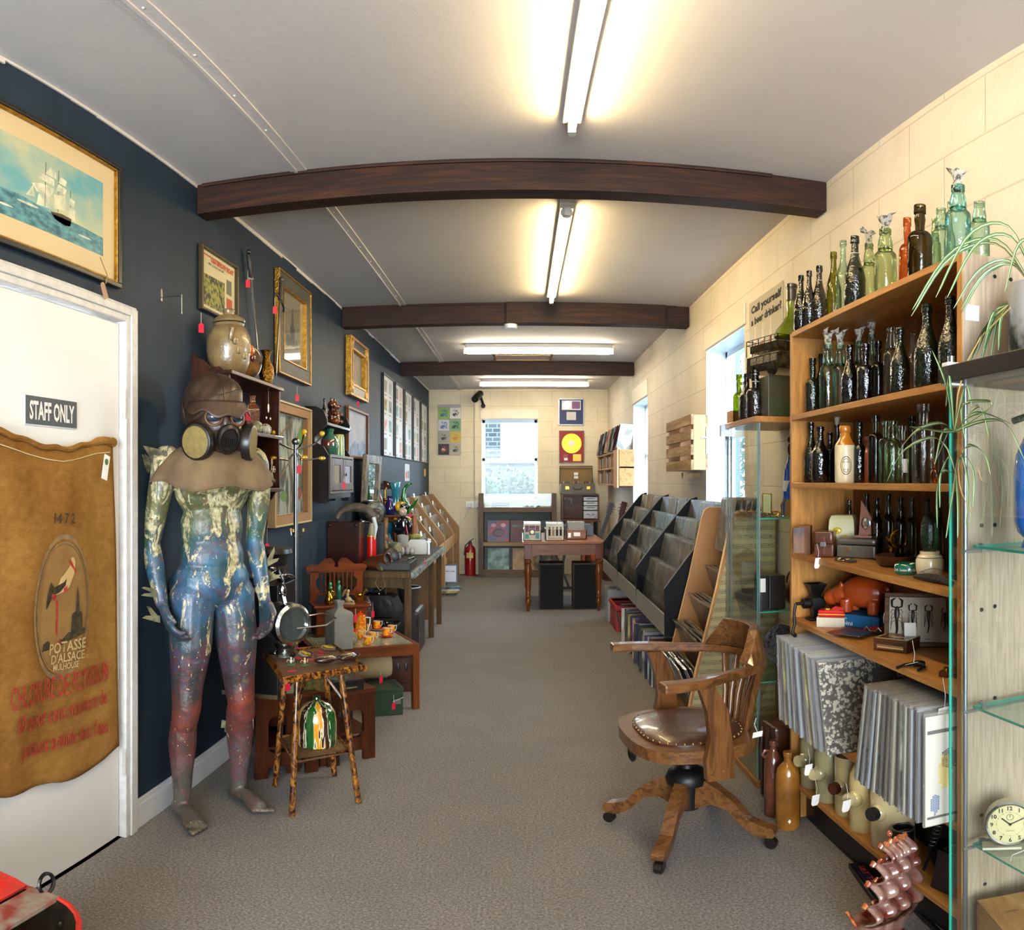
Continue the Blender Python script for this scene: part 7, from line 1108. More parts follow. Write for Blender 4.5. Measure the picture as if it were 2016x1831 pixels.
J('brass_ewer', 'small shiny brass ewer on the desk dresser', 'ewer', ond(-.075,-.06), [('body', MB().lathe([(.020,0),(.022,.005),(.030,.02),(.026,.05),(.010,.075),(.012,.09),(.026,.10),(.024,.10)], 20), brass), ('handle', MB().tube([(.010,0,.09),(.035,0,.08),(.028,0,.04)], .003, 6), brass)])
for x, h, c_, lab in ((-.055,.135,'#4a8a5a','shorter pale green jade figure behind the brass ewer'), (.0,.145,'#1f6a4c','taller dark green jade figure of a standing robed person')): J('jade_figure', lab, 'figure', ond(x, .0), [('robe', MB().lathe([(.016,0),(.018,.01),(.013,h*.5),(.018,h*.66),(.008,h*.8)], 12, sy=.8), mt('jade_'+c_[1:], c_, .25, var=.3, vs=25, coat=.5)), ('head', MB().ball((0,0,h*.88), (.011,.012,.015), 10), mt('jade_'+c_[1:], c_))])
J('parasol_figure', 'cream figurine of a seated girl under a parasol on the desk dresser', 'figure', ond(.045,-.07), [('base', rbox(.075,.04,.010), mt('ivory_resin', '#b59a68', .45, var=.12)), ('girl', MB().ball((.0,0,.03), (.022,.014,.018), 10).ball((-.005,0,.058), (.010,.009,.018), 10).ball((0,0,.083), (.010,.010,.011), 10).tube([(.01,0,.03),(.035,-.005,.02),(.03,-.008,.012)], .005, 6), mt('ivory_resin', '#b59a68')), ('parasol', MB().lathe([(.030,0),(.022,.008),(0,.012)], 18, (-.024,0,.07), Euler((0,-1.1,0)).to_matrix()), mt('ivory_resin', '#b59a68'))])
J('brass_horse', 'small brass horse standing on the desk dresser', 'figure', ond(.12,-.05), [('horse', MB().ball((0,0,.055), (.028,.012,.014), 12).tube([(.018,0,.058),(.032,0,.080),(.040,0,.088)], [.010,.008,.006], 8).tube([(.036,0,.090),(.050,0,.076)], [.007,.004], 8).tube([(-.018,.006,.05),(-.020,.006,0)], .004, 6).tube([(-.018,-.006,.05),(-.024,-.006,.02),(-.018,-.006,0)], .004, 6).tube([(.018,.006,.05),(.020,.006,0)], .004, 6).tube([(.018,-.006,.05),(.026,-.006,.03),(.022,-.006,0)], .004, 6).tube([(-.026,0,.06),(-.036,0,.04)], .003, 6), brass), ('wedge', MB().prism([(.06,0),(.075,0),(.05,.045)], (0,.01,0), (1,0,0), (0,0,1), .015), mt('oxblood', '#4a1410', .4))], rz=.1)
# ================= big rustic table =================
M_rt = wood('rustic_green_wood', '#3a3826', '#26241a', 'y', 6, .6, 0, .4); M_rl = wood('rustic_leg', '#5c4220', '#3f2c14', 'z', 6, .65, 0, .4)
bg_ = T('rustic_table', 'long rustic table with a dark painted top and worn pale edge along the navy wall', 'table', (-1.05, 6.15, 0)); ZB = .75
O('tabletop', MB().box(-.31,.30,-1.04,1.02,ZB-.025,ZB), M_rt, bg_, bevel=.004); O('worn_edge', MB().box(.295,.322,-1.045,1.025,ZB-.045,ZB-.004), mt('flaking_edge', '#8f9a92', .7, col2='#3a3f38', vs=30, sc=(1,.5,1), bump=.4), bg_); O('end_rail', MB().box(-.29,.29,-1.05,-1.035,ZB-.045,ZB-.006), M_rl, bg_, bevel=.003); O('apron', MB().box(-.28,.27,-1.0,-.98,ZB-.12,ZB-.026), M_rl, bg_)
for x, y in ((.245,-1.02),(.245,.33),(.245,.96),(-.29,-1.02),(-.29,.96)): O('leg', MB().box(x,x+.045,y,y+.045,0,ZB-.026), M_rl, bg_, bevel=.003)
rtag('dark red price tag hanging off the rustic table side', 836, 1117, -.735, .03)
zb = ZB+.0008
wbx = T('wooden_case', 'upright dark mahogany cabinet back with four rubber feet on the rustic table', 'cabinet', (-1.245, 5.24, zb)); O('panel', MB().box(-.118,.118,-.09,.09,0,.34), wood('dark_mahogany', '#36160a', '#220c05', 'z', 5, .3, .3, .05), wbx, bevel=.005)
for x in (-.095, .095):
    for z in (.025, .315): O('foot', MB().ball((x,-.093,z), (.011,.008,.011), 10), black, wbx)
J('ram_horn', 'curled ridged ram horn lying on top of the mahogany cabinet', 'horn', (-1.19, 5.32, zb+.345), [('horn', MB().tube([(-.14+.03*cos(a)*0+.13*(1-cos(a))*1.0, .02*a, .005+.085*sin(a)) for a in [pi*i/40 for i in range(41)]], [(.018+.016*sin(pi*i/60))*(1+.08*(i % 2)) for i in range(41)], 12), mt('ram_horn', '#5c5040', .6, col2='#3a3226', vs=20, bump=.5)), ('tip_loop', MB().ring((.14,.06,.03), .04, .016, (0,1,.3), 16, 8), mt('ram_horn', '#5c5040')), ('tusk', MB().tube([(.13,.0,.02),(.15,.0,-.05),(.14,0,-.14)], [.016,.014,.004], 8), mt('bone_white', '#c9ccc8', .4))])
J('aneroid_clock', 'black drum clock with cream dial standing behind the ram horn', 'clock', (-1.16, 5.78, zb), [('plinth', rbox(.22,.20,.30,0,-.0), mt('slate_black', '#23282a', .4), .006), ('drum', MB().lathe([(.0,-.12),(.085,-.12),(.088,.08),(.080,.085)], 26, (0,0,.39), Euler((pi/2,0,.5)).to_matrix()), mt('green_black', '#161c18', .3, coat=.3)), ('dial', MB().lathe([(0,.087),(.065,.087),(.068,.082)], 26, (0,0,.39), Euler((pi/2,0,.5)).to_matrix()), mt('dial_ring', '#8f9484', .4, col2='#4a4c40', vs=40)), ('centre', MB().lathe([(0,.09),(.026,.088)], 20, (0,0,.39), Euler((pi/2,0,.5)).to_matrix()), mt('dial_centre', '#3a2c20', .3))])
J('red_tin', 'tall bright red cylindrical tin with a yellow band beside the mahogany cabinet', 'tin', (-1.085, 5.38, zb), [('body', MB().lathe([(.034,0),(.034,.22)], 20), mt('bright_red', '#d01408', .3, var=.05, coat=.4)), ('band', MB().lathe([(.0345,.22),(.0345,.232),(.0,.235)], 20), M_yel), ('funnel', MB().lathe([(.03,.235),(.018,.30),(.014,.32)], 14), mt('aged_cream', '#9a8a6a', .5))])
J('twisted_figure', 'pale driftwood-like carved figure with raised hands on the rustic table', 'carving', (-1.06, 5.75, zb), [('legs', MB().tube([(-.02,0,0),(-.01,0,.09),(0,0,.16)], [.018,.016,.018], 8).tube([(.03,0,0),(.025,0,.09),(0,0,.16)], [.018,.016,.018], 8), mt('driftwood', '#8a6238', .6, var=.35, vs=30, bump=.5)), ('head', MB().ball((0,0,.19), (.032,.03,.032), 12), mt('driftwood', '#8a6238')), ('raised_hand', MB().tube([(0,0,.21),(.01,0,.26),(.012,0,.34)], [.018,.016,.020], 8), mt('driftwood', '#8a6238')), ('cord', MB().tube([(-.01,-.03,.18),(-.05,-.04,.12),(-.11,-.03,.09)], .004, 6), string)])
t = T('leather_binocular_case', 'open brown leather case with strap looping over the table edge', 'case', (-.995, 5.24, zb)); O('body', MB().tube([(-.09,.02,.04),(.0,0,.055),(.06,-.03,.075)], [.042,.050,.045], 14, caps=False).ring((.062,-.033,.076), .044, .006, (.9,-.4,.3), 20), leather, t); O('dark_lining', MB().lathe([(0,0),(.042,0)], 18, (.055,-.03,.073), Euler((1.2,0,1.15)).to_matrix()), black, t)
O('second_case', MB().tube([(-.11,-.03,.03),(-.05,-.04,.035),(0,-.06,.03)], [.03,.035,.028], 12), leather, t); O('neck_cord', MB().tube([(.02,-.055,.03),(.01,-.10,-.03),(-.015,-.105,-.09),(.02,-.108,-.14),(.055,-.106,-.11),(.045,-.102,-.05),(.025,-.07,.02)], .0035, 6), mt('tan_cord', '#8a7448', .8), t); O('hat_box', MB().lathe([(.05,-.03),(.062,-.025),(.062,.02),(.05,.03)], 20, (.06,.09,.085), Euler((1.3,0,.6)).to_matrix()), mt('black_leather', '#1c1410', .4), t)
J('mantel_clock', 'small grey-green drum mantel clock on a pale blue base', 'clock', (-1.02, 5.98, zb), [('drum', MB().lathe([(.0,-.06),(.045,-.06),(.046,.05),(.042,.055)], 20, (0,0,.09), Euler((pi/2,0,.8)).to_matrix()), mt('clock_green', '#5f6c58', .4)), ('dial', MB().lathe([(.0,.058),(.036,.058),(.042,.052)], 20, (0,0,.09), Euler((pi/2,0,.8)).to_matrix()), mt('dial_gold', '#a89a6a', .4, col2='#6a6a5a', vs=60)), ('base', rbox(.10,.09,.04), mt('pale_blue', '#7a9aa6', .4), .004)])
J('shell_ornament', 'pink shell ornament beside the green mantel clock', 'shell', (-1.20, 6.3, zb), [('fan', MB().lathe([(.08,0),(.05,.01),(0,.012)], 16, (0,0,.12), Euler((pi/2,0,.3)).to_matrix()).lathe([(.05,0),(.03,.01),(0,.012)], 16, (.08,-.02,.09), Euler((pi/2,0,.3)).to_matrix()), mt('pink_shell', '#7a4440', .45, var=.2, vs=12)), ('foot', MB().lathe([(.03,0),(.012,.03),(.018,.06),(.01,.075)], 14), mt('pink_white', '#c09a98', .4))])
nap = T('toby_jug', 'white ceramic toby jug of a standing man in a dark coat and yellow cocked hat', 'jug', (-1.05, 6.62, zb)); M_pc = mt('porcelain', '#b9b4ac', .12, coat=1, var=.08); M_nv = mt('navy_glaze', '#10121c', .12, coat=1)
O('legs', MB().lathe([(.045,.04),(.050,.06),(.052,.12),(.056,.17)], 18, sy=.8), M_pc, nap); O('coat', MB().lathe([(.05,.13),(.064,.17),(.070,.26),(.060,.30),(.03,.32)], 18, sy=.75).ball((-.065,0,.22), (.022,.025,.06), 10).ball((.065,0,.22), (.022,.025,.06), 10).tube([(-.06,-.02,.2),(-.02,-.06,.19),(.02,-.055,.21)], .018, 8), M_nv, nap); O('head', MB().ball((0,-.01,.355), (.038,.036,.042), 14).ball((0,-.048,.35), (.007,.008,.008), 8), mt('face_glaze', '#c9a890', .15, coat=1), nap); O('cocked_hat', MB().ball((0,0,.395), (.062,.025,.035), 14).ball((.0,.0,.41), (.035,.028,.028), 12), M_nv, nap); O('hat_trim', MB().ball((-.045,-.012,.40), (.025,.022,.042), 10).ball((-.01,-.012,.43), (.035,.02,.014), 10).ball((-.062,-.02,.288), (.02,.02,.010), 8).ball((.062,-.02,.288), (.02,.02,.010), 8), M_yel, nap); O('base', MB().lathe([(.055,0),(.06,.01),(.055,.04)], 18), mt('brown_foot', '#8a5a2a', .2, coat=1), nap); O('sash', MB().tube([(.035,-.055,.24),(.05,-.055,.15)], .007, 6), mt('sash_red', '#b01424', .2), nap)
J('shell_cups', 'cluster of white porcelain shell cups at the toby jug foot', 'ornament', (-.97, 6.30, zb), [('shell_cup', MB().ball((x,y,.03), (.022,.018,.032), 8), M_pc) for x, y in ((-.07,0),(-.03,-.02),(.01,0),(.05,-.01),(-.05,.05),(.0,.05),(.05,.05))])
J('white_tray', 'rounded cream enamel tray standing on edge on the rustic table', 'tray', (-.88, 6.35, zb), [('tray', MB().prism([(-.075,.0),(.075,0),(.08,.02),(.08,.10),(.065,.125),(-.065,.125),(-.08,.10),(-.08,.02)], (0,.02,0), (1,0,0), (0,0,1), .02), mt('cream_enamel', '#b8b2a2', .3), .004), ('side_cover', MB().prism([(-.0,.0),(.02,0),(.02,.12),(0,.12)], (.085,.04,0), (1,0,0), (0,0,1), .06), white, .006)], rz=.1)
J('flat_case', 'flat black attache case with metal clasps at the near edge of the rustic table', 'case', (-.90, 5.34, zb), [('body', MB().box(-.13,.13,-.16,.16,0,.055), mt('case_black', '#171310', .5, bump=.2), .004), ('clasp', MB().ring((.0,.0,.06), .02, .003, (0,0,1), 14), chrome), ('clasp', MB().beam((.06,-.06,.057), (.09,.02,.057), .012, .004), chrome), ('frame_handle', MB().tube([(.09,-.04,.056),(.10,-.04,.07),(.12,.10,.07),(.11,.10,.056)], .005, 6), black)])
J('yellow_tin', 'round yellow-green tea tin in front of the open crate', 'tin', (-.99, 6.92, zb), [('body', MB().lathe([(.055,0),(.055,.11)], 22), mt('tin_yellow', '#8f8a34', .35, col2='#4a5a24', vs=20)), ('lid', MB().lathe([(.058,.105),(.058,.125),(.05,.13),(0,.13)], 22), mt('tin_lid', '#a8a23a', .35))])
for x, y, r, lab in ((-.885,7.02,.045,'mirrored glass ball near the far corner of the rustic table'), (-.99,7.06,.035,'smaller mirrored glass ball behind the white tray')): tag(O('mirror_ball', MB().ball((0,0,r), r, 16), mt('mirror_facets', '#3a3444', .08, .9, col2='#c9c4e0', vs=60, lo=.55, hi=.57), loc=(x, y, zb)), lab, 'ornament')
J('paper_crate', 'low dark crate full of white cards behind the tea tin', 'crate', (-.90, 6.72, zb), [('crate', MB().box(-.07,.09,-.03,.03,0,.07), M_dk, .003), ('cards', MB().box(-.06,.08,-.025,.025,.06,.085), tagw)])
cr8 = T('open_crate', 'open-fronted pine crate on the rustic table with coloured glass on top', 'crate', (-1.18, 7.06, zb)); O('crate_frame', MB().box(-.18,.18,-.1,.1,.29,.305).box(-.18,-.165,-.1,.1,0,.29).box(.165,.18,-.1,.1,0,.29).box(-.005,.005,-.1,.1,0,.29).box(-.165,.165,.085,.1,0,.29).box(-.165,.165,-.1,.085,0,.01), wood('orange_crate', '#a8622c', '#7d451c', 'x', 5, .45), cr8, bevel=.002)
J('blue_tumbler', 'turquoise waisted glass vase inside the open crate', 'vase', (-1.25, 7.02, zb+.011), [('vase', MB().lathe([(.035,0),(.05,.03),(.05,.08),(.03,.12),(.05,.16),(.05,.22),(.046,.22)], 20), mt('turquoise_glass', '#0c6a80', .1, var=.3, vs=20, coat=1))])
rtag('dark red price tag hanging from the crate front', 807, 1021, -1.0, .05)
ZC2 = zb+.306
def gl(nm, lab, x, y, prs, col, extra=None, cat='vase'): return J(nm, lab, cat, (x, y, ZC2), [('glass_body', prs, mt(nm+'_glass', col, .06, var=.35, vs=18, coat=1))]+(extra or []))
gl('amber_vase', 'amber free-form glass vase at the near end of the crate top', -1.335, 6.99, MB().tube([(0,0,0),(.005,0,.10),(-.01,0,.20),(-.02,0,.28)], [.045,.035,.022,.010], 12), '#a84a04')
gl('mushroom_lamp', 'brown glass mushroom lamp on a brass stem on the crate', -1.30, 7.10, MB().lathe([(.075,.24),(.07,.27),(.045,.31),(0,.325)], 24), '#3a1606', [('stem', MB().cyl((0,0,0), (0,0,.24), .012, 10).ball((0,0,.14), .02, 10).lathe([(.04,0),(.03,.02),(.01,.03)], 16), brass)], 'lamp')
gl('purple_vase', 'purple and blue bubbled glass vase on the crate', -1.235, 6.99, MB().lathe([(.04,0),(.058,.03),(.058,.08),(.03,.13),(.024,.17),(.03,.18)], 20), '#2a1f6a')
gl('cyan_vase', 'tall pale turquoise glass vase with a folded rim on the crate', -1.20, 7.10, MB().lathe([(.035,0),(.042,.04),(.034,.12),(.036,.22),(.055,.29),(.05,.31),(.045,.30)], 18), '#2f8a9a')
gl('glass_egg', 'clear egg-shaped paperweight on the crate', -1.14, 6.99, MB().ball((0,0,.055), (.038,.036,.055), 16), '#6a7468', None, 'paperweight')
gl('green_swan', 'bright green glass swan-necked ornament on the crate', -1.085, 7.05, MB().ball((0,0,.06), (.045,.03,.055), 14).tube([(.0,0,.08),(-.03,0,.16),(-.02,0,.25),(.03,0,.30),(.055,0,.29)], [.035,.026,.018,.013,.010], 10).tube([(.03,0,.06),(.07,0,.09),(.11,0,.15)], [.02,.012,.006], 8), '#057a1c', None, 'ornament')
# under the rustic table
M_bagb = mt('bag_black_leather', '#14100e', .4, var=.3, vs=10, bump=.3, bs=30)
J('hard_suitcase', 'large dark grey hard suitcase standing under the rustic table', 'suitcase', (-.93, 5.95, 0), [('shell', MB().box(-.16,.14,-.20,.20,.0005,.36), mt('charcoal_case', '#2a2424', .45, var=.2, bump=.1), .03), ('chrome_edge', MB().tube([(.14,-.205,.08),(.145,-.205,.2),(.13,-.205,.3)], .004, 6), chrome)])
J('black_chest', 'black trunk on the floor in front of the grey suitcase', 'trunk', (-1.13, 5.72, 0), [('body', MB().box(-.15,.17,-.18,.18,.0005,.34), mt('trunk_black', '#0f0c0a', .45), .02), ('hasp', MB().box(.10,.12,-.184,-.18,.2,.26), chrome)])
J('gladstone_bag', 'crumpled dark brown gladstone bag on top of the black trunk', 'bag', (-1.08, 5.66, .3415), [('bag', MB().prism([(-.16,0),(.16,0),(.175,.05),(.13,.15),(.10,.165),(-.10,.165),(-.14,.14),(-.175,.05)], (0,.09,0), (1,0,0), (0,0,1), .18), mt('brown_bag', '#241710', .4, col2='#120c08', vs=9, bump=.5, bs=20), .02), ('handle', MB().tube([(-.05,0,.165),(-.04,0,.20),(.04,0,.20),(.05,0,.165)], .007, 8), M_bagb), ('clasp', MB().ball((0,-.02,.17), .008, 8), chrome)])
J('enamel_pail', 'white-rimmed enamel pail behind the gladstone bag', 'pail', (-.94, 6.22, .361), [('pail', MB().lathe([(.075,0),(.095,.12),(.105,.125),(.10,.13),(.09,.12),(.07,.01),(0,.01)], 24), mt('copper_brown', '#5a4a42', .35, .4, var=.3)), ('rim', MB().ring((0,0,.127), .10, .006, n=28), white)])
rtag('dark red price tag hanging by the grey suitcase', 829, 1235, -.83, .05)
# ================= record racks, window side =================
M_blk = mt('rack_black', '#101011', .6, var=.1, spec=.15); M_edge = mt('rack_edge', '#6a6a6c', .4); M_mdf = mt('mdf_board', '#9a6a34', .55, col2='#8a5c2a', vs=3); M_mdfe = mt('mdf_edge', '#c9a06a', .6); M_lip = mt('rack_lip_grey', '#8f8c86', .45, var=.05); M_acr = glass('acrylic', '#f4f8f8', .04, .03, .2)
random.seed(55)
def stack(x, y, z, rz, lean, n, pool, lab, grp, dx, dy, w=.31):
    for i in range(n): record((x+dx*i, y+dy*i, z), rz+random.uniform(-.03,.03), lean+random.uniform(-.03,.03), random.choice(pool), lab, grp, w)
def rack(name, lab, ys, prof_, mats, lips, back, sgn=1):
    t = T(name, lab, 'record rack')
    for y in ys:
        k = O('side_panel', MB().prism(prof_, (0, y+.009, 0), (1,0,0), (0,0,1), .018), mats[0], t, bevel=.002)
        O('panel_edge', MB().tube([(p[0]-.0015*sgn, y, p[1]) for p in prof_[1:-2]], .0045, 4), mats[1], k)
    return t
pf = [(.815,.475),(.815,.755),(.95,.935),(1.10,1.12),(1.18,1.215),(1.215,1.248),(1.262,1.262),(1.262,.475)]
RY = [4.24, 5.31, 6.37, 7.50]
rk = rack('record_rack', 'black stepped record rack with grey lips fixed along the cream wall', RY, pf, (M_blk, M_edge), None, None)
O('back_panel', MB().box(1.262,1.27,4.24,7.5,.0,1.20), M_blk, rk); O('under_shelf', MB().box(.85,1.262,4.24,7.5,.47,.478), M_blk, rk)
for i in range(3):
    a, b = RY[i]+.012, RY[i+1]-.012
    O('grey_lip', MB().prism([(.812,.48),(.822,.48),(.826,.60),(.816,.60)], (0,b,0), (1,0,0), (0,0,1), b-a), M_lip, rk); O('acrylic_lip', MB().prism([(.818,.60),(.821,.60),(.829,.72),(.826,.72)], (0,b,0), (1,0,0), (0,0,1), b-a), M_acr, rk)
    for k in range(4):
        x, z = .845+.098*k, .575+.118*k-.05*(k == 0); O('step_board', MB().box(x+.075,x+.081,a,b,z-.03,z+.20).box(x-.01,x+.075,a,b,z-.012,z-.004), M_blk, rk)
        for q in range(3): stack(x+.005, a+.19+q*.335, z, pi/2, .20, 3, RC, f"{['lowest','second','third','top'][k]}-tier record in plastic, {['near','middle','far'][i]} bay of the black rack", 'records in the black stepped rack', .020, 0)
# loose records on the floor beneath
t = T('red_crate', 'red plastic crate of records on the floor beneath the black rack', 'crate', (1.02, 6.95, 0)); M_rp = mt('red_crate_plastic', '#b01410', .4, var=.06)
O('crate', MB().box(-.17,.20,-.22,-.21,0,.24).box(-.17,.20,.21,.22,0,.24).box(-.17,-.16,-.21,.21,0,.24).box(.19,.20,-.21,.21,0,.24).box(-.17,.20,-.21,.21,0,.01), M_rp, t); O('crate_rim', MB().box(-.185,.205,-.23,-.21,.215,.245).box(-.185,.205,.21,.23,.215,.245).box(-.185,-.165,-.21,.21,.215,.245), M_rp, t, bevel=.004)
for k in range(8): record((1.03, 6.80+k*.04, .012), random.uniform(-.04,.04), random.uniform(-.1,.1), random.choice(RC), 'record standing in the red plastic crate', 'records in the red crate', .20, False, 'seven_inch_record')
t = T('wire_basket', 'small chrome wire basket of singles between the red crate and the floor records', 'basket', (1.0, 6.50, 0)); wbk = MB()
for z in (.02,.08,.14,.20): q = .12+z*.2; wbk.tube([(-q,-.16,z),(-q,.16,z),(q,.16,z),(q,-.16,z),(-q,-.16,z)], .004, 5)
for y in (-.12,-.06,0,.06,.12): wbk.tube([(-.16,y,.20),(-.124,y,.02),(.124,y,.02),(.16,y,.20)], .003, 5)
O('wires', wbk, chrome, t)
for k in range(6): record((1.0, 6.40+k*.035, .02), random.uniform(-.05,.05), random.uniform(-.1,.1), random.choice(RC), 'single standing in the chrome wire basket', 'singles in the wire basket', .18, False, 'seven_inch_record')
for k in range(62):
    y = 4.36+k*.031+random.uniform(0,.008); record((1.0+random.uniform(-.02,.02), y, .002), random.uniform(-.03,.03), random.uniform(-.03,.10), random.choice(RC), 'record standing spine-out on the floor beneath the black rack', 'records on the floor beneath the black rack', .31, False)
for k in range(8): record((.99, 7.24+k*.035, .002), random.uniform(-.04,.04), .02, RL[k % 8], 'pale plastic-sleeved record on the floor behind the red crate', 'pale records behind the red crate', .31, True)
# ---- MDF rack with sheet music side
MY = (3.57, 4.17)
mp = [(.77,0),(.845,.43),(.95,.85),(1.02,1.17),(1.035,1.21),(1.06,1.228),(1.262,1.228),(1.262,0)]
mr = rack('record_browser', 'tall brown fibreboard record browser behind the glass cabinet, its near side papered with sheet music', [MY[1]], mp, (M_mdf, M_mdfe), None, None)
O('near_side_panel', MB().prism(mp, (0, MY[0]+.018, 0), (1,0,0), (0,0,1), .018), M_mdf, mr, bevel=.002); O('panel_edge', MB().tube([(p[0]-.0015, MY[0]+.009, p[1]) for p in mp[:-2]], .0065, 4), M_mdfe, mr)
def sheetm(name, c1, c2):
    mat, t_, b = nt(name); v = coord(t_); w = N(t_, 'ShaderNodeTexWave', bands_direction='Z'); w.inputs['Scale'].default_value = 62; w.inputs['Distortion'].default_value = 0; t_.links.new(v, w.inputs['Vector'])
    w2 = N(t_, 'ShaderNodeTexWave', bands_direction='Z'); w2.inputs['Scale'].default_value = 7; t_.links.new(v, w2.inputs['Vector']); st = ramp(t_, w2.outputs['Fac'], [(.45, '#000000'), (.5, '#ffffff')]); ln = ramp(t_, w.outputs['Fac'], [(.10, '#ffffff'), (.2, '#000000')])
    n_ = ramp(t_, noise(t_, coord(t_, (1,1,1.2)), 95, 2, .8), [(.60, '#000000'), (.63, '#ffffff')]); dk = mixc(t_, 1, mixc(t_, 1, ln, n_, 'ADD'), st, 'MULTIPLY'); c = mixc(t_, dk, ramp(t_, noise(t_, v, 5, 3), [(.35, c2), (.6, c1)]), '#2c2418'); t_.links.new(c, b.inputs['Base Color']); b.inputs['Roughness'].default_value = .7; return mat
M_sh = sheetm('sheet_music', '#a99c72', '#8f8258'); M_sh2 = sheetm('sheet_music_brown', '#94804e', '#7d6a40')
O('sheet_collage', MB().prism([(.785,.02),(.855,.43),(.96,.85),(1.045,1.19),(1.25,1.21),(1.25,.02)], (0,MY[0],0), (1,0,0), (0,0,1), .0012), M_sh, mr)
for k, (x, z, w, h, a) in enumerate(((1.10,.95,.13,.16,.5),(1.02,.55,.14,.18,-.2),(1.12,.75,.12,.15,.15),(.93,.30,.12,.16,.1),(1.13,.30,.12,.20,-.4),(1.18,1.08,.10,.12,-.3))):
    c, s_ = cos(a), sin(a); O('pasted_sheet', MB().prism([(x+(i*w/2)*c-(j*h/2)*s_, z+(i*w/2)*s_+(j*h/2)*c) for i, j in ((-1,-1),(1,-1),(1,1),(-1,1))], (0,MY[0]-.0012-.0003*k,0), (1,0,0), (0,0,1), .0008), M_sh2 if k % 2 == 0 else M_sh, mr)
O('back_board', MB().box(1.254,1.262,MY[0],MY[1],0,1.22), M_mdf, mr)
for k in range(4):
    zb_, xb = .17+.155*k, .86+.085*k; O('tray_board', MB().box(xb-.02,1.254,MY[0]+.02,MY[1]-.01,zb_-.014,zb_-.002).box(xb+.14,xb+.15,MY[0]+.02,MY[1]-.01,zb_,zb_+.16), M_mdf, mr)
    for q in range(2): stack(xb+.01, MY[0]+.17+q*.29, zb_, pi/2, -.36, 5, RL+RC[:3], f"plastic-sleeved record on the {['lowest','second','third','top'][k]} tray of the fibreboard browser", 'records in the fibreboard browser', .018, 0, .27)
for q in range(5): record((1.06+.03*q, 3.90, 1.0), pi/2, .15, RC[q], 'record standing at the top of the fibreboard browser', 'records at the browser top', .28)
# ---- glass corner cabinet
gcb = T('glass_cabinet', 'narrow tall glass cabinet with wooden top between the oak chair and the window', 'cabinet'); x0, x1, y0, y1 = .985, 1.268, 3.04, 3.545
O('top_board', MB().box(x0-.01,x1,y0-.01,y1+.03,1.630,1.655), M_ply, gcb, bevel=.002); O('base_board', MB().box(x0-.005,x1,y0-.005,y1,.0,.035), M_ply, gcb, bevel=.002); O('inner_floor', MB().box(x0+.01,x1-.01,y0+.01,y1-.01,.035,.04), mt('dusty_cream', '#8f8468', .7), gcb)
O('front_pane', MB().box(x0,x0+.004,y0,y1-.06,.036,1.628), M_gl, gcb); O('near_pane', MB().box(x0+.005,x1,y0,y0+.004,.036,1.628), M_gl, gcb); O('front_pane', MB().box(x0+.001,x0+.005,y1-.058,y1,.036,1.628), M_gl, gcb)
for x, y in ((x0+.012,y0+.012),(x0+.012,y1-.06),(x0+.012,y1),(x1-.01,y0+.012)): O('corner_post', MB().box(x-.004,x+.004,y-.004,y+.004,.036,1.628), M_al, gcb)
O('pane_edge', MB().box(x0-.001,x0+.001,y0-.002,y0+.001,.036,1.628), M_ge, gcb)
for z in (1.22, .815, .50): O('glass_shelf', MB().box(x0+.015,x1-.005,y0+.01,y1-.01,z-.006,z), glass('shelf_glass', '#f2faf7'), gcb); O('shelf_edge', MB().box(x0+.0145,x1-.005,y0+.0095,y0+.0105,z-.006,z), M_ge, gcb)
O('hinge_block', MB().box(x0-.03,x0+.01,y1-.03,y1+.0,1.595,1.65), M_al, gcb); tag(O('wood_block', MB().box(1.0,1.05,3.50,3.57,1.6555,1.72), M_ply), 'short wooden block at the window end of the glass cabinet top', 'block')
random.seed(8); jw = T('costume_jewellery', 'heap of brooches and beads spread on the top glass shelf of the cabinet', 'jewellery', (1.12, 3.28, 1.2205))
for k in range(46):
    a, b = random.uniform(-.11,.12), random.uniform(-.2,.2); mm_ = random.choice((brass, chrome, mt('bead_red', '#7a1f1c', .2), mt('bead_cream', '#b8a884', .3), gold)); O('brooch', MB().ring((a,b,.006+.010*random.random()), random.uniform(.006,.016), .003, (random.uniform(-.5,.5),random.uniform(-.5,.5),1), 10, 5).ball((a,b,.006), .005, 6), mm_, jw)
J('compact_mirror', 'open gold cigarette case standing behind the costume jewellery', 'case', (1.13, 3.34, 1.221), [('lid', rbox(.045,.012,.10), mt('case_gold', '#8a7a3a', .2, .9), .004), ('lining', rbox(.034,.002,.085,.006,0,-.007), mt('lining_yellow', '#a89a4a', .3))], rz=-.4)
J('lady_bottle', 'cobalt blue glass bottle with a dark figure stopper on the top glass shelf', 'bottle', (1.195, 3.20, 1.221), [('bottle', MB().lathe([(.03,0),(.034,.02),(.034,.15),(.028,.21),(.013,.25),(.010,.27)], 18), mt('cobalt_glass', '#0c3fa8', .1, col2='#1a5fd0', vs=30, coat=1)), ('figure_stopper', MB().ball((0,0,.30), (.014,.014,.03), 10).ball((0,0,.345), .016, 10), mt('dark_bronze', '#241812', .4))])
ticket('white ticket tied to the cobalt blue bottle', (1.165, 3.17, 1.38), 0, s=1.3)
J('small_wood_box', 'little wooden box with a bronze hand beside the cobalt bottle', 'box', (1.17, 3.12, 1.221), [('box', rbox(.05,.04,.075), M_ply, .003), ('hand', MB().tube([(-.04,0,.0),(-.045,0,.05),(-.03,0,.08)], .007, 8), mt('dark_bronze', '#241812'))])
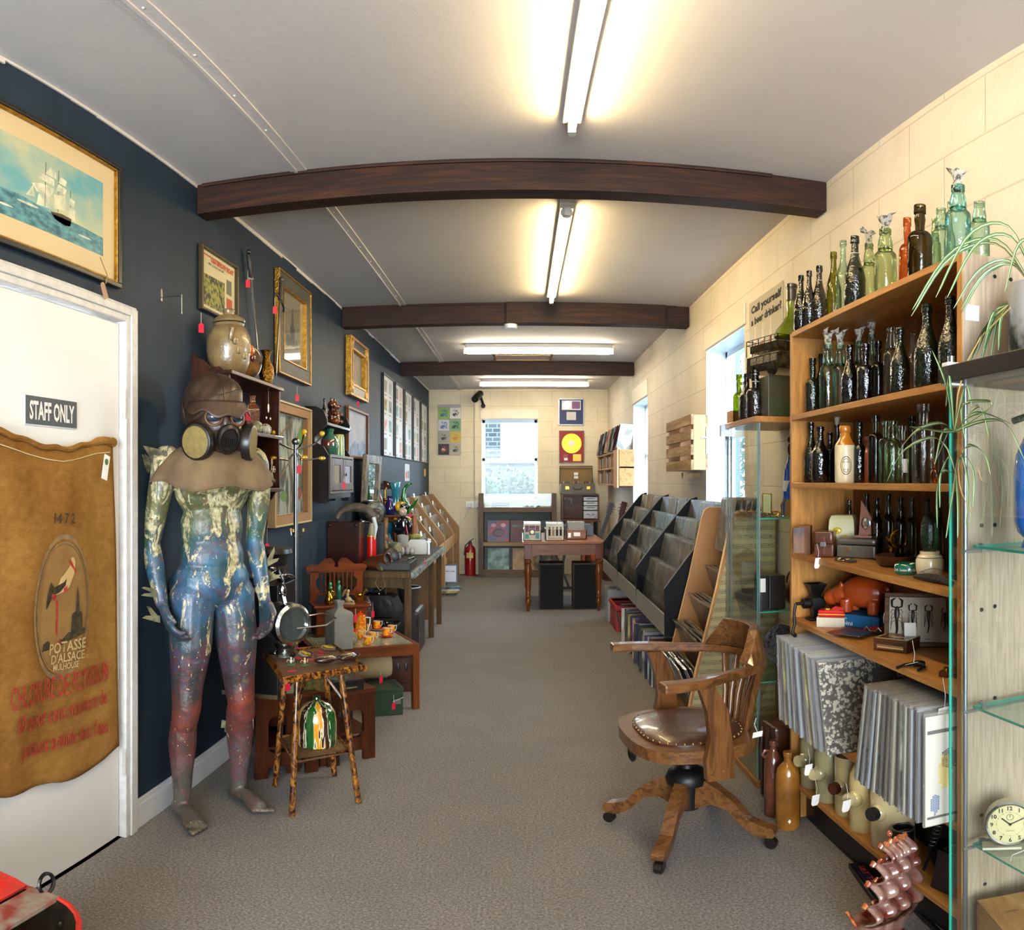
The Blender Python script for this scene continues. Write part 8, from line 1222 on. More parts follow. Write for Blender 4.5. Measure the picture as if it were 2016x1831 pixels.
J('box_camera', 'pair of black box cameras with a white ticket on the second glass shelf', 'camera', (1.09, 3.13, .8155), [('body', rbox(.075,.10,.15), M_gb, .004), ('second_body', rbox(.035,.10,.15,0,-.058), M_gb, .004), ('ticket', MB().box(-.085,-.055,-.052,-.051,.08,.14), tagw)])
J('folding_camera', 'black folded camera lying on the second glass shelf', 'camera', (1.08, 3.38, .8155), [('body', rbox(.13,.16,.03), M_gb, .004), ('bed', MB().box(-.04,.10,-.05,.05,.03,.05), mt('case_black2', '#1c1b1c', .4), .004)], rz=.3)
J('leather_bag', 'small brown leather bag with loop handles at the cabinet back', 'bag', (1.20, 3.16, .8155), [('bag', MB().ball((0,0,.06), (.05,.06,.06), 14), leather), ('loop', MB().ring((0,0,.10), .06, .005, (1,.3,0), 20), leather)])
J('patterned_plate', 'dark blue patterned plate standing on the third glass shelf', 'plate', (1.20, 3.30, .5005+.10), [('plate', MB().lathe([(0,0),(.07,.004),(.10,.014),(.10,.018),(.07,.01),(0,.006)], 30, (0,0,0), Euler((pi/2-.15,0,-.9)).to_matrix()), mt('blue_transfer', '#15151f', .2, col2='#6a6a78', vs=70, coat=1))])
J('shell_lamp', 'white moulded shell ornament on the third glass shelf', 'ornament', (1.15, 3.12, .5005-.12), [('shell', MB().ball((0,0,.05), (.05,.04,.05), 12).ball((.02,0,.10), (.025,.02,.03), 10).ball((-.03,0,.09), (.02,.02,.025), 10), mt('moulded_white', '#a9a58a', .3, var=.2, vs=30, bump=.8, bs=60)), ('foot', MB().lathe([(.04,-.38+.04),(.03,.0)], 12), mt('moulded_white', '#a9a58a'))]).location.z = .5005
bpy.data.objects['shell_lamp'].children[1].hide_render = False
for c in list(bpy.data.objects['shell_lamp'].children):
    if c.name.startswith('foot'): bpy.data.objects.remove(c)
J('glass_lantern', 'small white glass oil lantern with gilt rims at the cabinet foot', 'lantern', (1.16, 3.10, .041), [('chimney', MB().lathe([(.035,.08),(.036,.16),(.033,.20)], 18), mt('milk_glass', '#8f968c', .15, coat=1)), ('gilt_rim', MB().lathe([(.04,.20),(.035,.21),(.015,.235),(0,.24)], 18).lathe([(.0,.06),(.045,.065),(.05,.075),(.035,.08)], 18).lathe([(.05,0),(.05,.06),(.0,.062)], 18), brass)])
# on top of the glass cabinet
zt2 = 1.6555
J('green_tin_box', 'tall box painted scuffed dark green on the glass cabinet top', 'box', (1.15, 3.16, zt2), [('box', rbox(.21,.17,.185), mt('scuffed_green', '#22401a', .4, col2='#3a3020', vs=6, bump=.3, bs=30), .004)])
bs = T('model_bus', 'pierced metal open-top bus model on the green tin box', 'model bus', (1.14, 3.18, zt2+.1865), .25); M_bm = mt('bus_metal', '#5a5244', .3, .9, col2='#2c261c', vs=40)
O('body', MB().box(-.10,.10,-.14,.13,.025,.10).box(-.10,.10,-.12,.10,.115,.15), M_bm, bs, bevel=.003); rl = MB()
for z in (.155,.175): rl.tube([(-.105,-.13,z),(.105,-.13,z),(.105,.12,z),(-.105,.12,z),(-.105,-.13,z)], .002, 5)
for k in range(6): rl.cyl((-.105,-.13+.05*k,.10), (-.105,-.13+.05*k,.175), .002, 5).cyl((-.10+.04*k,-.13,.10), (-.10+.04*k,-.13,.175), .002, 5)
O('railing', rl, M_bm, bs); 
for k in range(4): O('window_grille', MB().box(-.103,-.10,-.12+.055*k,-.075+.055*k,.06,.09), mt('grille_dark', '#15120e', .4, col2='#8a8068', vs=150), bs)
for y in (-.09,.08): O('wheel', MB().cyl((-.112,y,.028), (-.095,y,.028), .030, 18).cyl((-.118,y,.028), (-.112,y,.028), .012, 10), M_bm, bs)
text('OMNIBUS', 0, mt('bus_letter', '#8f8460', .3, .8), bs, None, None, fit=((-.104,.06,.108), (-.104,-.06,.108), (-1,0,0), .012))
J('carboy_bottle', 'large yellow-green wine bottle with a dark foil neck standing in the bus model', 'bottle', (1.17, 3.12, zt2+.21), [('body', MB().lathe([(.0,.14),(.070,.145),(.082,.155),(.072,.185),(.04,.225),(.027,.25),(.023,.32)], 20), mt('green_wine_glass', '#7a8a0c', .08, col2='#5a6a08', vs=6, coat=1)), ('foil_neck', MB().lathe([(.0235,.32),(.023,.385),(.027,.387),(.027,.40),(.024,.403)], 18), mt('foil_black', '#1c1410', .3, coat=.5)), ('gold_band', MB().ring((0,0,.325), .0238, .0012, n=18).ring((0,0,.38), .0238, .0012, n=18), brass)])
bpy.data.objects['carboy_bottle'].location.z -= .0
for u, v, w, kd, col, X, lab in ((1455,738,22,'round','olive',1.04,'olive green bottle at the window end of the glass cabinet top'),(1466,752,18,'beer','clear',1.09,'dim clear bottle behind the olive green one'),(1470,736,26,'beer','dkbrown',1.03,'dark brown bottle in the middle of the trio beside the green box'),(1487,729,32,'round','dkbrown',1.03,'red-brown bottle with string next to the scuffed green box')): bottle(u, v, w, kd, col, X, zt2, lab, 'bottles on the glass cabinet top', 'string' if u == 1487 else '')
sgn2 = T('tin_sign', 'cream tin sign reading Call yourself a beer drinker with three bottles, behind the wine bottle', 'sign', (XR-.001, 3.78, 2.24)); O('plate', MB().box(-.004,0,-.28,.28,-.16,.155), mt('tin_cream', '#a9a18a', .4, var=.1), sgn2)
for a, z in (('Call yourself', .098), ('a beer drinker?', .035)): text(a, 0, inkb, sgn2, None, None, fit=((-.0045,.24,z), (-.0045,-.26,z), (-1,0,0), .040), bold=.05)
for y in (.17,.04,-.09): O('drawn_bottle', MB().lathe([(.024,-.15),(.024,-.09),(.010,-.055),(.009,-.01),(.012,-.008),(.012,0)], 12, (-.004,y,.0), sx=.05), mt('drawn_glass', '#c9bca8', .5, var=.05), sgn2); O('red_label', MB().box(-.0062,-.0052,y-.02,y+.02,-.13,-.10), mt('beer_red', '#b0482c', .5), sgn2)
# ================= pallet and CD shelf =================
M_pal = wood('weathered_pallet', '#b59c7c', '#94785a', 'y', 7, .8, 0, .4, 8, '#7d6244'); M_palp = mt('planed_pine', '#c08e66', .6, var=.12, vs=30)
pl_ = T('pallet_rack', 'weathered half pallet rack with slatted front fixed to the cream wall between windows', 'pallet', (1.12, 5.32, 1.64))
for k in range(4): z = -.19+.102*k; O('slat', MB().box(0,.018,-.43,.43,z,z+.07), M_pal, pl_, bevel=.002)
for y in (-.43,-.01,.40): O('bearer', MB().box(.018,.10,y,y+.03,-.188,.182), M_palp, pl_, bevel=.002)
O('back_slat', MB().box(.10,.118,-.43,.43,-.188,-.08).box(.10,.118,-.43,.43,.10,.182), M_pal, pl_); O('bracket', MB().box(.07,.152,-.433,-.430,.02,.035), chrome, pl_); O('shelf_floor', MB().box(.018,.10,-.40,.40,-.185,-.17), M_pal, pl_)
J('wood_hook', 'small wooden wall box beneath the pallet rack', 'block', (1.20, 5.30, 1.395), [('block', MB().box(-.05,.072,-.03,.03,0,.04), M_pal)])
cd_ = T('disc_shelf', 'pale pallet-wood wall shelf divided in cells for discs near the far corner', 'shelf', (1.10, 9.4, 0)); M_cw = wood('pallet_pine', '#b5895a', '#94683c', 'y', 6, .7)
for z in (1.33,1.53,1.72): O('shelf_board', MB().box(0,.17,-1.0,1.4,z-.01,z+.01), M_cw, cd_, bevel=.002)
for y in (-1.0,-.2,.6,1.38): O('divider', MB().box(0,.17,y,y+.02,1.34,1.71), M_cw, cd_)
O('end_board', MB().box(-.03,-.01,-1.02,-.70,1.30,1.76), M_palp, cd_); O('front_post', MB().box(-.012,.002,-.62,-.54,1.31,1.74), M_palp, cd_); random.seed(3)
DV = [(-.97,-.22),(-.17,.58),(.63,1.36)]; cdm = [mt('cd_%d' % i, c, .3) for i, c in enumerate(('#b0a89c','#2a2c34','#8a3a2a','#5a6a78','#c9b48a','#3f2c24','#77704a'))]; _cd = MB().box(0,.11,-.006,.006,0,.125); k0 = 0
for zi, z in enumerate((1.34,1.54)):
    for ci, (a, b) in enumerate(DV):
        for k in range(13):
            if random.random() < .1: continue
            y = a+.03+(b-a-.06)*k/12.5; tag(O('disc_case', MB().box(0,.11,-.011,.011,0,.125+.02*random.random()), cdm[k0 % 7], loc=(1.115, 9.4+y, z+.0005), rot=(random.uniform(-.1,.1),0,0)), f"disc case upright in the {['lower','upper'][zi]} row, {['near','middle','far'][ci]} cell of the pallet-wood shelf", 'disc case', 'disc cases on the pallet-wood shelf'); k0 += random.randint(1, 3)
for k in range(16): record((1.17, 8.5+k*.14, 1.7305), pi/2-.9+random.uniform(-.05,.05), .28, RC[k % 12], 'record leaning on top of the pallet-wood disc shelf', 'records on top of the disc shelf', .30, False)
# ================= record racks, navy wall side =================
lf = [(-1.355,0),(-1.355,1.175),(-1.325,1.19),(-1.29,1.175),(-.925,.72),(-.912,.69),(-.912,0)]; LY = [7.34, 8.07, 8.94, 10.05, 10.98]
M_mdfl = mt('pale_fibreboard', '#9c7448', .55, col2='#8f6a40', vs=3)
lr = T('stepped_rack', 'row of sloping fibreboard record racks along the navy wall beyond the rustic table', 'record rack')
for y in LY: k = O('side_panel', MB().prism(lf, (0, y+.009, 0), (1,0,0), (0,0,1), .018), M_mdfl, lr, bevel=.002); O('panel_edge', MB().tube([(p[0]+.001, y-.006, p[1]) for p in lf[2:]], .006, 4), M_mdfe, k)
M_ply3 = mt('plywood_lip', '#b58c5c', .6, var=.1, vs=8)
for i in range(4):
    a, b = LY[i]+.012, LY[i+1]-.012; O('front_lip', MB().box(-.93,-.918,a,b,.50,.64), M_ply3, lr); O('floor_shelf', MB().box(-1.35,-.93,a,b,.48,.495), M_mdfl, lr)
    for k in range(4):
        x, z = -.955-.10*k, .52+.118*k; O('step_board', MB().box(x-.085,x-.08,a,b,z-.02,z+.18), M_mdfl, lr); n = 2 if b-a < .95 else 3
        for q in range(n): stack(x-.01, a+.17+q*(b-a-.02)/n, z, pi/2, -.20, 2, RC, f"{['lowest','second','third','top'][k]}-tier record in plastic, {['first','second','third','last'][i]} bay of the sloping racks on the navy wall side", 'records in the sloping fibreboard racks', -.03, 0, .30)
        s0 = tag(O('divider_card', MB().box(-.001,.001,-.06,.06,0,.05), tagw, loc=(x-.045, a+.15, z+.30), rot=(0,-.2,0)), f"white divider card standing above the {['lowest','second','third','top'][k]} tier, {['first','second','third','last'][i]} bay of the sloping racks", 'card', 'divider cards in the sloping racks')
J('yellow_envelope', 'yellow paper envelope leaning inside the open base of the sloping racks', 'envelope', (-.97, 9.3, 0), [('envelope', MB().box(-.14,.05,-.004,.004,.16,.42), mt('envelope_yellow', '#b8923c', .6)), ('printed_mark', MB().box(-.09,-.04,-.005,-.004,.31,.325), inkb), ('support_box', rbox(.2,.1,.158,0,-.05,.06), M_gb)])
sg2 = T('black_frame_sign', 'black-framed white poster leaning at the foot of the sloping racks', 'sign', (-.92, 9.20, .11), .0, rot=(-.12,0,.1)); O('frame', MB().box(-.14,.14,-.01,.0,0,.24), black, sg2); O('poster', MB().box(-.12,.12,-.012,-.010,.02,.22), mt('poster_white', '#a9a9b8', .3), sg2); O('orange_print', MB().ball((-.08,-.012,.06), (.03,.001,.04), 8), mt('poster_orange2', '#b0603a', .6), sg2); text('STAMPS ALBUM', 0, inkb, sg2, None, None, fit=((-.03,-.0125,.15), (.10,-.0125,.15), (0,-1,0), .016))
for k in range(4): tag(O('stacked_book', MB().box(-.15,.12,-.12,.12,0,.024), RC[(k*3+1) % 12], loc=(-.90+.01*k, 9.05, .001+.0255*k), rot=(0,0,.1*k), bevel=.002), f"large book lying on the carpet by the sloping racks, {ORD[k]} from the bottom", 'book', 'books stacked by the sloping racks')
# ================= far wall =================
sn = T('singles_hanger', 'clear plastic wall hanger holding eight singles in two columns', 'wall hanger', (-1.055, YF-.012, 2.13)); O('plastic_sheet', MB().box(-.17,.17,-.002,.002,-.37,.375), M_slv, sn); O('top_strip', MB().box(-.17,.17,-.004,.003,.33,.375), mt('strip_grey', '#9a9a98', .5), sn); O('string', MB().tube([(-.06,0,.36),(0,0,.44),(.06,0,.36)], .002, 4), string, sn)
cols = (('#7fa04a','#1c5a7a'),('#c9c6bd','#15130f'),('#b9bcc0','#3a5a90'),('#6a9a6a','#1c2c1c'),('#8f8c84','#1c1b18'),('#b5a03a','#a86a1c'),('#1c1614','#a02a24'),('#a09a8c','#24211c'))
for k, (c1, c2) in enumerate(cols):
    x, z = (-.086, .086)[k % 2], .245-.178*(k//2); o = tag(O('single_sleeve', MB().box(-.08,.08,-.003,0,-.08,.08), mt('single_%d' % k, c1, .5, var=.08), loc=(-1.055+x, YF-.016, 2.13+z)), f"single sleeve in the plastic wall hanger, row {['one','two','three','four'][k//2]} from the top, {['left','right'][k % 2]} column", 'record', 'singles in the wall hanger'); o['haskids'] = 1
    bm = MB(); bm.lathe([(0,.0032),(.045 if k > 3 else .05,.0032)], 20, R=Euler((pi/2,0,0)).to_matrix()) if k not in (0,2,3) else bm.box(-.05,.05,-.0036,-.003,-.05,.05); O('cover_print', bm, mt('single_p%d' % k, c2, .5, col2=c1, vs=18, lo=.44, hi=.56), o)
    if k == 6: text('PiL', 0, tagw, o, None, None, fit=((-.025,-.0036,0), (.025,-.0036,0), (0,-1,0), .03))
def award(name, lab, x0, x1, z0, z1, fc, bc, fill):
    t = T(name, lab, 'framed award', ((x0+x1)/2, YF, (z0+z1)/2)); w, h = (x1-x0)/2, (z1-z0)/2; O('frame', MB().box(-w,w,-.025,-.001,-h,-h+.012).box(-w,w,-.025,-.001,h-.012,h).box(-w,-w+.012,-.025,-.001,-h,h).box(w-.012,w,-.025,-.001,-h,h), fc, t); O('backing', MB().box(-w+.01,w-.01,-.012,-.002,-h+.01,h-.01), bc, t); fill(t); return t
RX = Euler((pi/2,0,0)).to_matrix()
def fA(t): O('gold_disc', MB().lathe([(0,.016),(.145,.016),(.147,.012)], 40, (0,0,.05), RX), mt('gold_disc', '#c99a2c', .25, .9, var=.1), t); O('disc_label', MB().lathe([(0,.018),(.045,.018)], 24, (0,0,.05), RX), tagw, t); O('plaque', MB().box(.02,.14,-.014,-.012,-.21,-.11), mt('gold_plaque', '#b8943a', .35, .6), t); O('cassette', MB().box(-.12,-.05,-.018,-.012,-.21,-.11).box(-.11,-.06,-.0185,-.018,-.2,-.165,1), [mt('cassette_red', '#8a1c1c', .4), tagw], t)
def fB(t): O('cd_mount', MB().box(-.14,.14,-.014,-.012,.03,.17), tagw, t); O('silver_disc', MB().lathe([(.012,.017),(.058,.017)], 30, (-.065,0,.10), RX), chrome, t); O('cover', MB().box(.01,.13,-.016,-.014,.045,.155), mt('cover_mix', '#a03040', .5, col2='#3a5a90', vs=30), t); O('plaque', MB().box(-.07,.07,-.014,-.012,-.12,.0), mt('silver_plaque', '#b5b2aa', .35), t)
award('gold_record_award', 'gold disc award framed on red below the blue framed disc award', .552, .922, 1.64, 2.115, mt('frame_brown2', '#6a4a34', .4), mt('award_red', '#8a0f14', .6), fA)
award('silver_disc_award', 'small silver disc award framed on blue high on the far wall', .545, .918, 2.195, 2.588, mt('frame_silver', '#8f9498', .3, .8), mt('award_blue', '#1c2a5a', .6), fB)
# display cabinet
M_dw = wood('driftwood_grey', '#6e5e50', '#4f4238', 'z', 6, .65); M_dwx = wood('driftwood_grey_rail', '#6e5e50', '#4f4238', 'x', 6, .65)
dc = T('record_cabinet', 'grey-brown wooden glass-topped cabinet showing albums under the far window', 'cabinet', (-.05, 10.72, 0)); xa, xb_ = -.56, .55
for x in (xa, xb_-.07): O('upright', MB().box(x,x+.07,-.03,.28,0,1.20), M_dw, dc, bevel=.004)
O('rail', MB().box(xa+.07,xb_-.07,-.03,.0,.93,1.0), M_dwx, dc, bevel=.003); O('rail', MB().box(xa+.07,xb_-.07,-.03,.0,.0,.10), M_dwx, dc, bevel=.003); O('mid_shelf', MB().box(xa+.07,xb_-.07,-.03,.27,.45,.50), mt('shelf_pale', '#8a7350', .6), dc); O('display_floor', MB().box(xa+.07,xb_-.07,.0,.27,.985,1.0), mt('shelf_pale', '#8a7350'), dc)
O('back', MB().box(xa+.07,xb_-.07,.265,.28,.1,.98), mt('cabinet_back', '#5a6258', .6), dc); O('glass_front', MB().box(xa+.07,xb_-.07,-.02,-.016,1.0,1.19), M_acr, dc); O('glass_lid', MB().box(xa+.05,xb_-.05,-.02,.27,1.19,1.196), glass('lid_glass', '#e4f4f0', .05, .02, .3), dc)
O('bottom_board', MB().box(xa+.07,xb_-.07,0,.27,.09,.10), mt('shelf_pale', '#8a7350'), dc)
def album(lab, x, z, c1, c2, w=.31, tx=None, gr=None):
    t = T('album', lab, 'record', (x, 10.76, z), 0, gr, (-.08,0,0)); O('sleeve', MB().box(-w/2,w/2,-.004,.004,0,w), mt('alb_'+c1[1:]+c2[1:], c1, .45, col2=c2, vs=9, lo=.42, hi=.58), t); 
    if tx: text(tx, 0, mt('album_ink', '#4a9a90', .5), t, None, None, fit=((-w*.4,-.0045,w*.75), (w*.4,-.0045,w*.75), (0,-1,0), .03))
    return t
al = album('album with a pink and blue abstract face-like pattern in the cabinet', -.33, .502, '#8a3440', '#3a4a6a'); O('print_blob', MB().ball((.0,-.004,.13), (.09,.002,.06), 14), mt('blob_dark', '#3a1018', .4), al); O('print_blob', MB().ball((-.07,-.004,.24), (.04,.002,.03), 10).ball((.07,-.004,.24), (.04,.002,.03), 10), mt('blob_pale', '#b58a90', .4), al)
album('dark red album with turquoise lettering at its edge in the cabinet', .0, .502, '#5a1c18', '#4a1612', tx='SIMPLE MINDS'); album('album behind crinkled clear plastic, lower shelf at the extinguisher end', -.33, .102, '#7a948c', '#3a5a4a'); album('brown album with a badge drawing on the lower shelf of the cabinet', .03, .102, '#a8824a', '#8a6a3a', tx=None); album('album in silvery plastic on the lower shelf behind the table leg', .33, .102, '#8a8468', '#4a4634')
album('dark album partly hidden behind the table boxes on the cabinet shelf', .32, .502, '#2a3a3c', '#1a2426')
J('toy_carriage', 'dark model railway carriage inside the glass-topped cabinet', 'model train', (-.30, 10.78, 1.001), [('body', rbox(.24,.05,.055,.008), mt('carriage', '#24282c', .4), .003), ('windows', MB().box(-.11,.11,-.027,-.025,.035,.050), mt('carriage_win', '#8a8f94', .3)), ('wheels', MB().cyl((-.08,-.02,.008),(-.08,.02,.008),.008,10).cyl((.08,-.02,.008),(.08,.02,.008),.008,10), M_iron)])
for k, (x, c) in enumerate(((.08,'#8a1c2c'),(.16,'#1c6a4a'),(.24,'#1c5a8a'))): J('toy_car', ('red','green','blue')[k]+' toy car inside the glass-topped cabinet', 'toy car', (x, 10.77, 1.001), [('body', MB().ball((0,0,.012), (.032,.016,.009), 10).ball((0,0,.02), (.018,.013,.010), 8), mt('tc_'+c[1:], c, .2, coat=1)), ('wheels', MB().cyl((-.018,-.016,.006),(-.018,.016,.006),.006,8).cyl((.018,-.016,.006),(.018,.016,.006),.006,8), black)])
fe = T('fire_extinguisher', 'red fire extinguisher on the carpet left of the far cabinet', 'fire extinguisher', (-.74, 10.88, 0)); O('cylinder', MB().lathe([(.075,0),(.078,.02),(.078,.36),(.065,.41),(.03,.44),(.025,.46)], 26), mt('extinguisher_red', '#8f0f10', .3, var=.05, coat=.4), fe); O('valve', MB().cyl((0,0,.45), (0,0,.50), .02, 12).beam((-.01,0,.50), (.05,0,.54), .018, .012).tube([(-.02,0,.48),(-.07,-.02,.44),(-.085,-.03,.30)], .009, 8), black, fe); O('label', MB().grid(lambda u, v: Vector((.0788*cos(-2.3+u*1.4), .0788*sin(-2.3+u*1.4), .26+v*.08)), 8, 1), mt('ext_label', '#c9b46a', .5), fe)
# hi-fi cupboard, suitcase
hf = T('record_cupboard', 'open brown cupboard on black legs holding a silver hi-fi stack in the far corner', 'cupboard', (.835, 10.75, 0)); M_hc = wood('hifi_wood', '#6a3c18', '#4c280e', 'x', 5, .4, .2)
O('case', MB().box(-.265,.265,-.15,.2,1.17,1.188).box(-.265,-.245,-.15,.2,.83,1.17).box(.245,.265,-.15,.2,.83,1.17).box(-.245,.245,.185,.2,.83,1.17).box(-.265,.265,-.15,.2,.81,.83), M_hc, hf, bevel=.002); O('flap', MB().box(-.10,.27,-.33,-.15,.805,.82), M_hc, hf)
for x in (-.23,.23): O('leg', MB().cyl((x,-.1,.81), (x*1.05,-.12,0), .018, 10, r2=.010), black, hf)
O('back_leg', MB().cyl((.23,.15,.81), (.23,.15,0), .018, 10), black, hf)
for k, (z, h) in enumerate(((1.10,.06),(1.035,.06),(.97,.06),(.84,.115))): J('hifi_unit', f"silver hi-fi unit, {['topmost','second','third','bottom'][k]} of the stack in the corner cupboard", 'hi-fi', (.98, 10.73, z-.008 if k < 3 else z), [('casing', rbox(.20,.2,h-.003), mt('hifi_silver', '#8f8b86', .35, .5), .003), ('slot', MB().box(-.06,.06,-.102,-.1,h*.5,h*.5+.01), black)]+([('dial', MB().cyl((0,-.1,.06), (0,-.12,.06), .025, 20), chrome), ('dial', MB().cyl((.07,-.1,.03), (.07,-.115,.03), .012, 14), chrome)] if k == 3 else []), 0, 'hi-fi stack in the corner cupboard')
for z, h in ((1.025,.07),(.955,.08)): pass
sc_ = T('open_suitcase', 'open vintage suitcase full of singles on the corner cupboard', 'suitcase', (.79, 10.72, 1.189)); M_sc = mt('case_olive', '#5a5340', .5, var=.1); O('base', MB().box(-.235,.245,-.14,-.13,0,.15).box(-.235,.245,.13,.14,0,.15).box(-.235,-.225,-.13,.13,0,.15).box(.235,.245,-.13,.13,0,.15).box(-.235,.245,-.13,.13,0,.01), M_sc, sc_, bevel=.003)
O('lid', MB().box(-.235,.235,.15,.17,.05,.40), mt('case_lining', '#7d6236', .7), sc_, rot=(-.06,0,0), bevel=.01); O('lid_rim', MB().tube([(-.235,.13,.12),(-.235,.14,.40),(.235,.14,.40),(.235,.13,.12)], .010, 6), M_sc, sc_); O('handle', MB().tube([(-.06,-.145,.10),(-.05,-.17,.07),(.05,-.17,.07),(.06,-.145,.10)], .008, 6), mt('handle_brown', '#3a2c20', .5), sc_); O('latch', MB().box(-.17,-.12,-.146,-.14,.07,.11), brass, sc_); O('latch', MB().box(.13,.18,-.146,-.14,.07,.11), brass, sc_); O('price_note', MB().box(-.03,.03,.146,.148,.27,.31).box(-.03,.03,.146,.148,.22,.26), tagw, sc_)
for k in range(12): record((.79-.19+.034*k, 10.72, 1.20), pi/2, random.uniform(-.08,.08), RC[(k*5) % 12], 'single filed in the open vintage suitcase', 'singles in the open suitcase', .17, False, 'seven_inch_record')
# pine table with boxes
M_pt = wood('farm_pine', '#8a4c18', '#6d380e', 'x', 4, .35, .3, .1); M_ptz = wood('farm_pine_leg', '#74380f', '#552608', 'z', 4, .35, .3, .1)
pt_ = T('pine_table', 'honey pine farmhouse table with turned legs at the end of the aisle', 'table', (.43, 8.5, 0)); O('tabletop', MB().box(-.425,.44,-.70,.70,.715,.744), M_pt, pt_, bevel=.006)
for y in (-.64,.62): O('apron', MB().prism([(-.32,.715),(.38,.715),(.38,.60),(-.26,.60),(-.29,.585),(-.32,.575)], (0,y+.02,0), (1,0,0), (0,0,1), .02), M_pt, pt_)
for x in (-.36,.38): O('apron', MB().box(x-.01,x+.01,-.62,.62,.60,.715), M_pt, pt_)
for x in (-.36,.38):
    for y in (-.63,.63): O('leg', MB().box(x-.035,x+.035,y-.035,y+.035,.56,.715).lathe([(.034,.56),(.026,.55),(.036,.535),(.036,.52),(.024,.505),(.034,.48),(.038,.42),(.030,.25),(.024,.17),(.034,.155),(.022,.145),(.032,.115),(.030,.09),(.018,.05),(.017,0)], 16, (x,y,0)), M_ptz, pt_)
def sbox(lab, x, y, w, d, h, m, n, front):
    t = T('singles_box', lab, 'box', (x, y, .7445)); O('box', MB().box(-w/2,w/2,-d/2,-d/2+.008,0,h).box(-w/2,w/2,d/2-.008,d/2,0,h).box(-w/2,-w/2+.008,-d/2,d/2,0,h).box(w/2-.008,w/2,-d/2,d/2,0,h).box(-w/2,w/2,-d/2,d/2,0,.006), m, t)
    front(t)
    for k in range(n): record((x, y-d/2+.03+(d-.06)*k/n, .752), 0, random.uniform(-.1,.1), random.choice(RL), 'single in a white sleeve inside '+lab.split(' with')[0].replace('the ', 'the '), 'singles in '+lab.split(' ')[0]+' box', .17, True, 'seven_inch_record')
def f1(t):
    O('front_single', MB().box(-.088,.088,-.185,-.182,.005,.18), mt('single_cream', '#b5ad90', .5), t); O('colour_blocks', MB().box(-.03,.03,-.187,-.185,.06,.12), mt('block_purple', '#3a1440', .5), t); O('colour_blocks', MB().box(-.075,-.035,-.187,-.185,.02,.07).box(.035,.075,-.187,-.185,.02,.08), mt('block_teal', '#1c7a7c', .5), t); O('colour_blocks', MB().box(-.075,-.035,-.187,-.185,.09,.16).box(.035,.075,-.187,-.185,.10,.16).box(-.03,.03,-.187,-.185,.125,.16), mt('block_maroon', '#5a1c34', .5), t); O('yellow_spot', MB().lathe([(0,.188),(.02,.188)], 16, (0,0,.09), RX), M_yel, t)
def f2(t):
    O('front_single', MB().box(-.092,.092,-.185,-.182,.005,.18), mt('single_cream2', '#bdb69c', .5), t); text('Fourmost Hits', 0, inkr, t, None, None, fit=((-.07,-.1855,.025), (.07,-.1855,.025), (0,-1,0), .02))
    for k, c in enumerate((inkb, mt('tan_ink', '#8a6a4a', .6), inkb, inkb)): O('drawn_person', MB().box(-.07+.04*k,-.045+.04*k,-.1865,-.185,.05,.12).ball((-.057+.04*k,-.186,.135), (.008,.001,.012), 8), c, t)
sbox('left-hand box of singles on the pine table with a colour-block sleeve in front', .115, 8.15, .19, .36, .12, M_pt, 8, f1); sbox('middle box of singles on the pine table with four figures on the front sleeve', .355, 8.15, .20, .36, .12, white, 8, f2)
sbox('small wooden box of singles on the pine table with white price notes', .595, 8.24, .22, .26, .10, M_pt, 6, lambda t: O('price_note', MB().box(-.09,-.06,-.132,-.13,.02,.07).box(-.03,.04,-.132,-.13,.035,.075), tagw, t))
J('black_tray', 'low black tray of cassettes behind the wooden singles box', 'tray', (.66, 8.72, .7445), [('tray', rbox(.34,.20,.12), M_gb, .004), ('cassettes', MB().box(-.15,.15,-.08,.08,.12,.135), mt('cassette_grey', '#2c2c2e', .3))])
for x0_, x1_, lab in ((.19,.446,'black-fronted wooden loudspeaker under the pine table, beside its turned leg'), (.549,.815,'black-fronted wooden loudspeaker under the pine table, beside the record rack')): w = x1_-x0_; J('loudspeaker', lab, 'loudspeaker', ((x0_+x1_)/2, 8.10, 0), [('cabinet', rbox(w,.26,.50,.0005), wood('speaker_wood', '#4a3420', '#33220f', 'z', 6, .5), .003), ('cloth_grille', MB().box(-w/2+.008,w/2-.006,-.142,-.13,.01,.485), mt('grille_cloth', '#0a0808', .9), .003)])
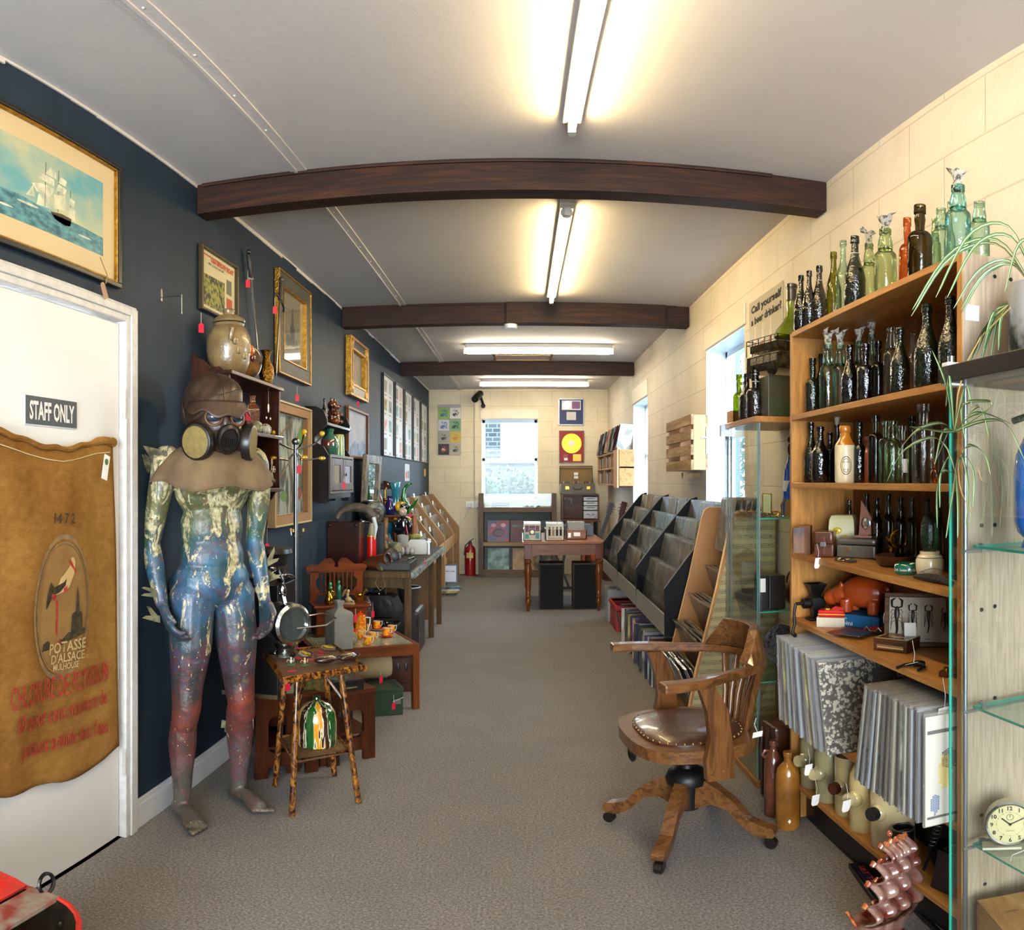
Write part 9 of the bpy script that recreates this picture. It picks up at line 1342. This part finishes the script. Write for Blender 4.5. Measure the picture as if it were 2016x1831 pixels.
J('keyboard_stand', 'black crossed metal stand behind the loudspeakers', 'stand', (.55, 9.5, 0), [('legs', MB().beam((-.22,0,.70), (.06,0,0), .02, .03).beam((.06,.03,.70), (-.10,.03,0), .02, .03).beam((.20,0,.70), (.24,0,.02), .02, .03).beam((-.32,0,.70), (-.28,0,.0), .02, .03), black), ('foot_bar', MB().box(-.14,.30,-.02,.02,0,.03), black), ('top_bar', MB().box(-.33,.27,-.02,.02,.69,.72), black)])
def guitar(lab, bc, head, body, neck, face):
    t = T('guitar', lab, 'guitar', (0,0,0)); b, h = Vector(bc), Vector(head); d = (h-b).normalized(); sx_ = d.cross(Vector((0,-1,0))).normalized(); n = sx_.cross(d).normalized()
    def bd(w1, w2): return [(w*cos(a), y) for w, y, a in [((.17 if sin(q) < 0 else .13)*(1-.28*math.exp(-((sin(q)-.12)/.22)**2)), .22*sin(q), q) for q in [2*pi*i/36 for i in range(36)]]]
    O('body', MB().prism(bd(0,0), b-n*.04, sx_, d, .08), body, t, bevel=.008); O('soundboard', MB().prism([(x*.95, y*.95) for x, y in bd(0,0)], b+n*(-.0405), sx_, d, -.002), face, t); O('neck', MB().beam(b+d*.20-n*.035, h, .05, .02, up=n), neck, t); O('headstock', MB().beam(h-d*.02, h+d*.15, .07, .016, up=n), neck, t, bevel=.003)
    pg = MB()
    for s in (-1, 1):
        for q in (.03,.07,.11): pg.cyl(h+d*q, h+d*q+sx_*s*.055, .006, 8)
    O('tuning_pegs', pg, chrome, t); return t
guitar('orange and black guitar leaning behind the loudspeakers with its blue headstock up', (.93, 9.55, .42), (1.15, 9.85, .96), mt('guitar_orange', '#c04a08', .2, coat=1), mt('blue_neck', '#4a4c58', .4, var=.2), mt('guitar_orange2', '#c8600c', .2, coat=1))
guitar('brown guitar with a reddish neck leaning in the corner by the black rack', (1.05, 8.85, .40), (1.20, 8.95, .98), mt('guitar_brown', '#4a2010', .25, coat=1), mt('red_neck', '#4a1610', .3, var=.2), mt('guitar_top', '#7a4a20', .3, coat=1))
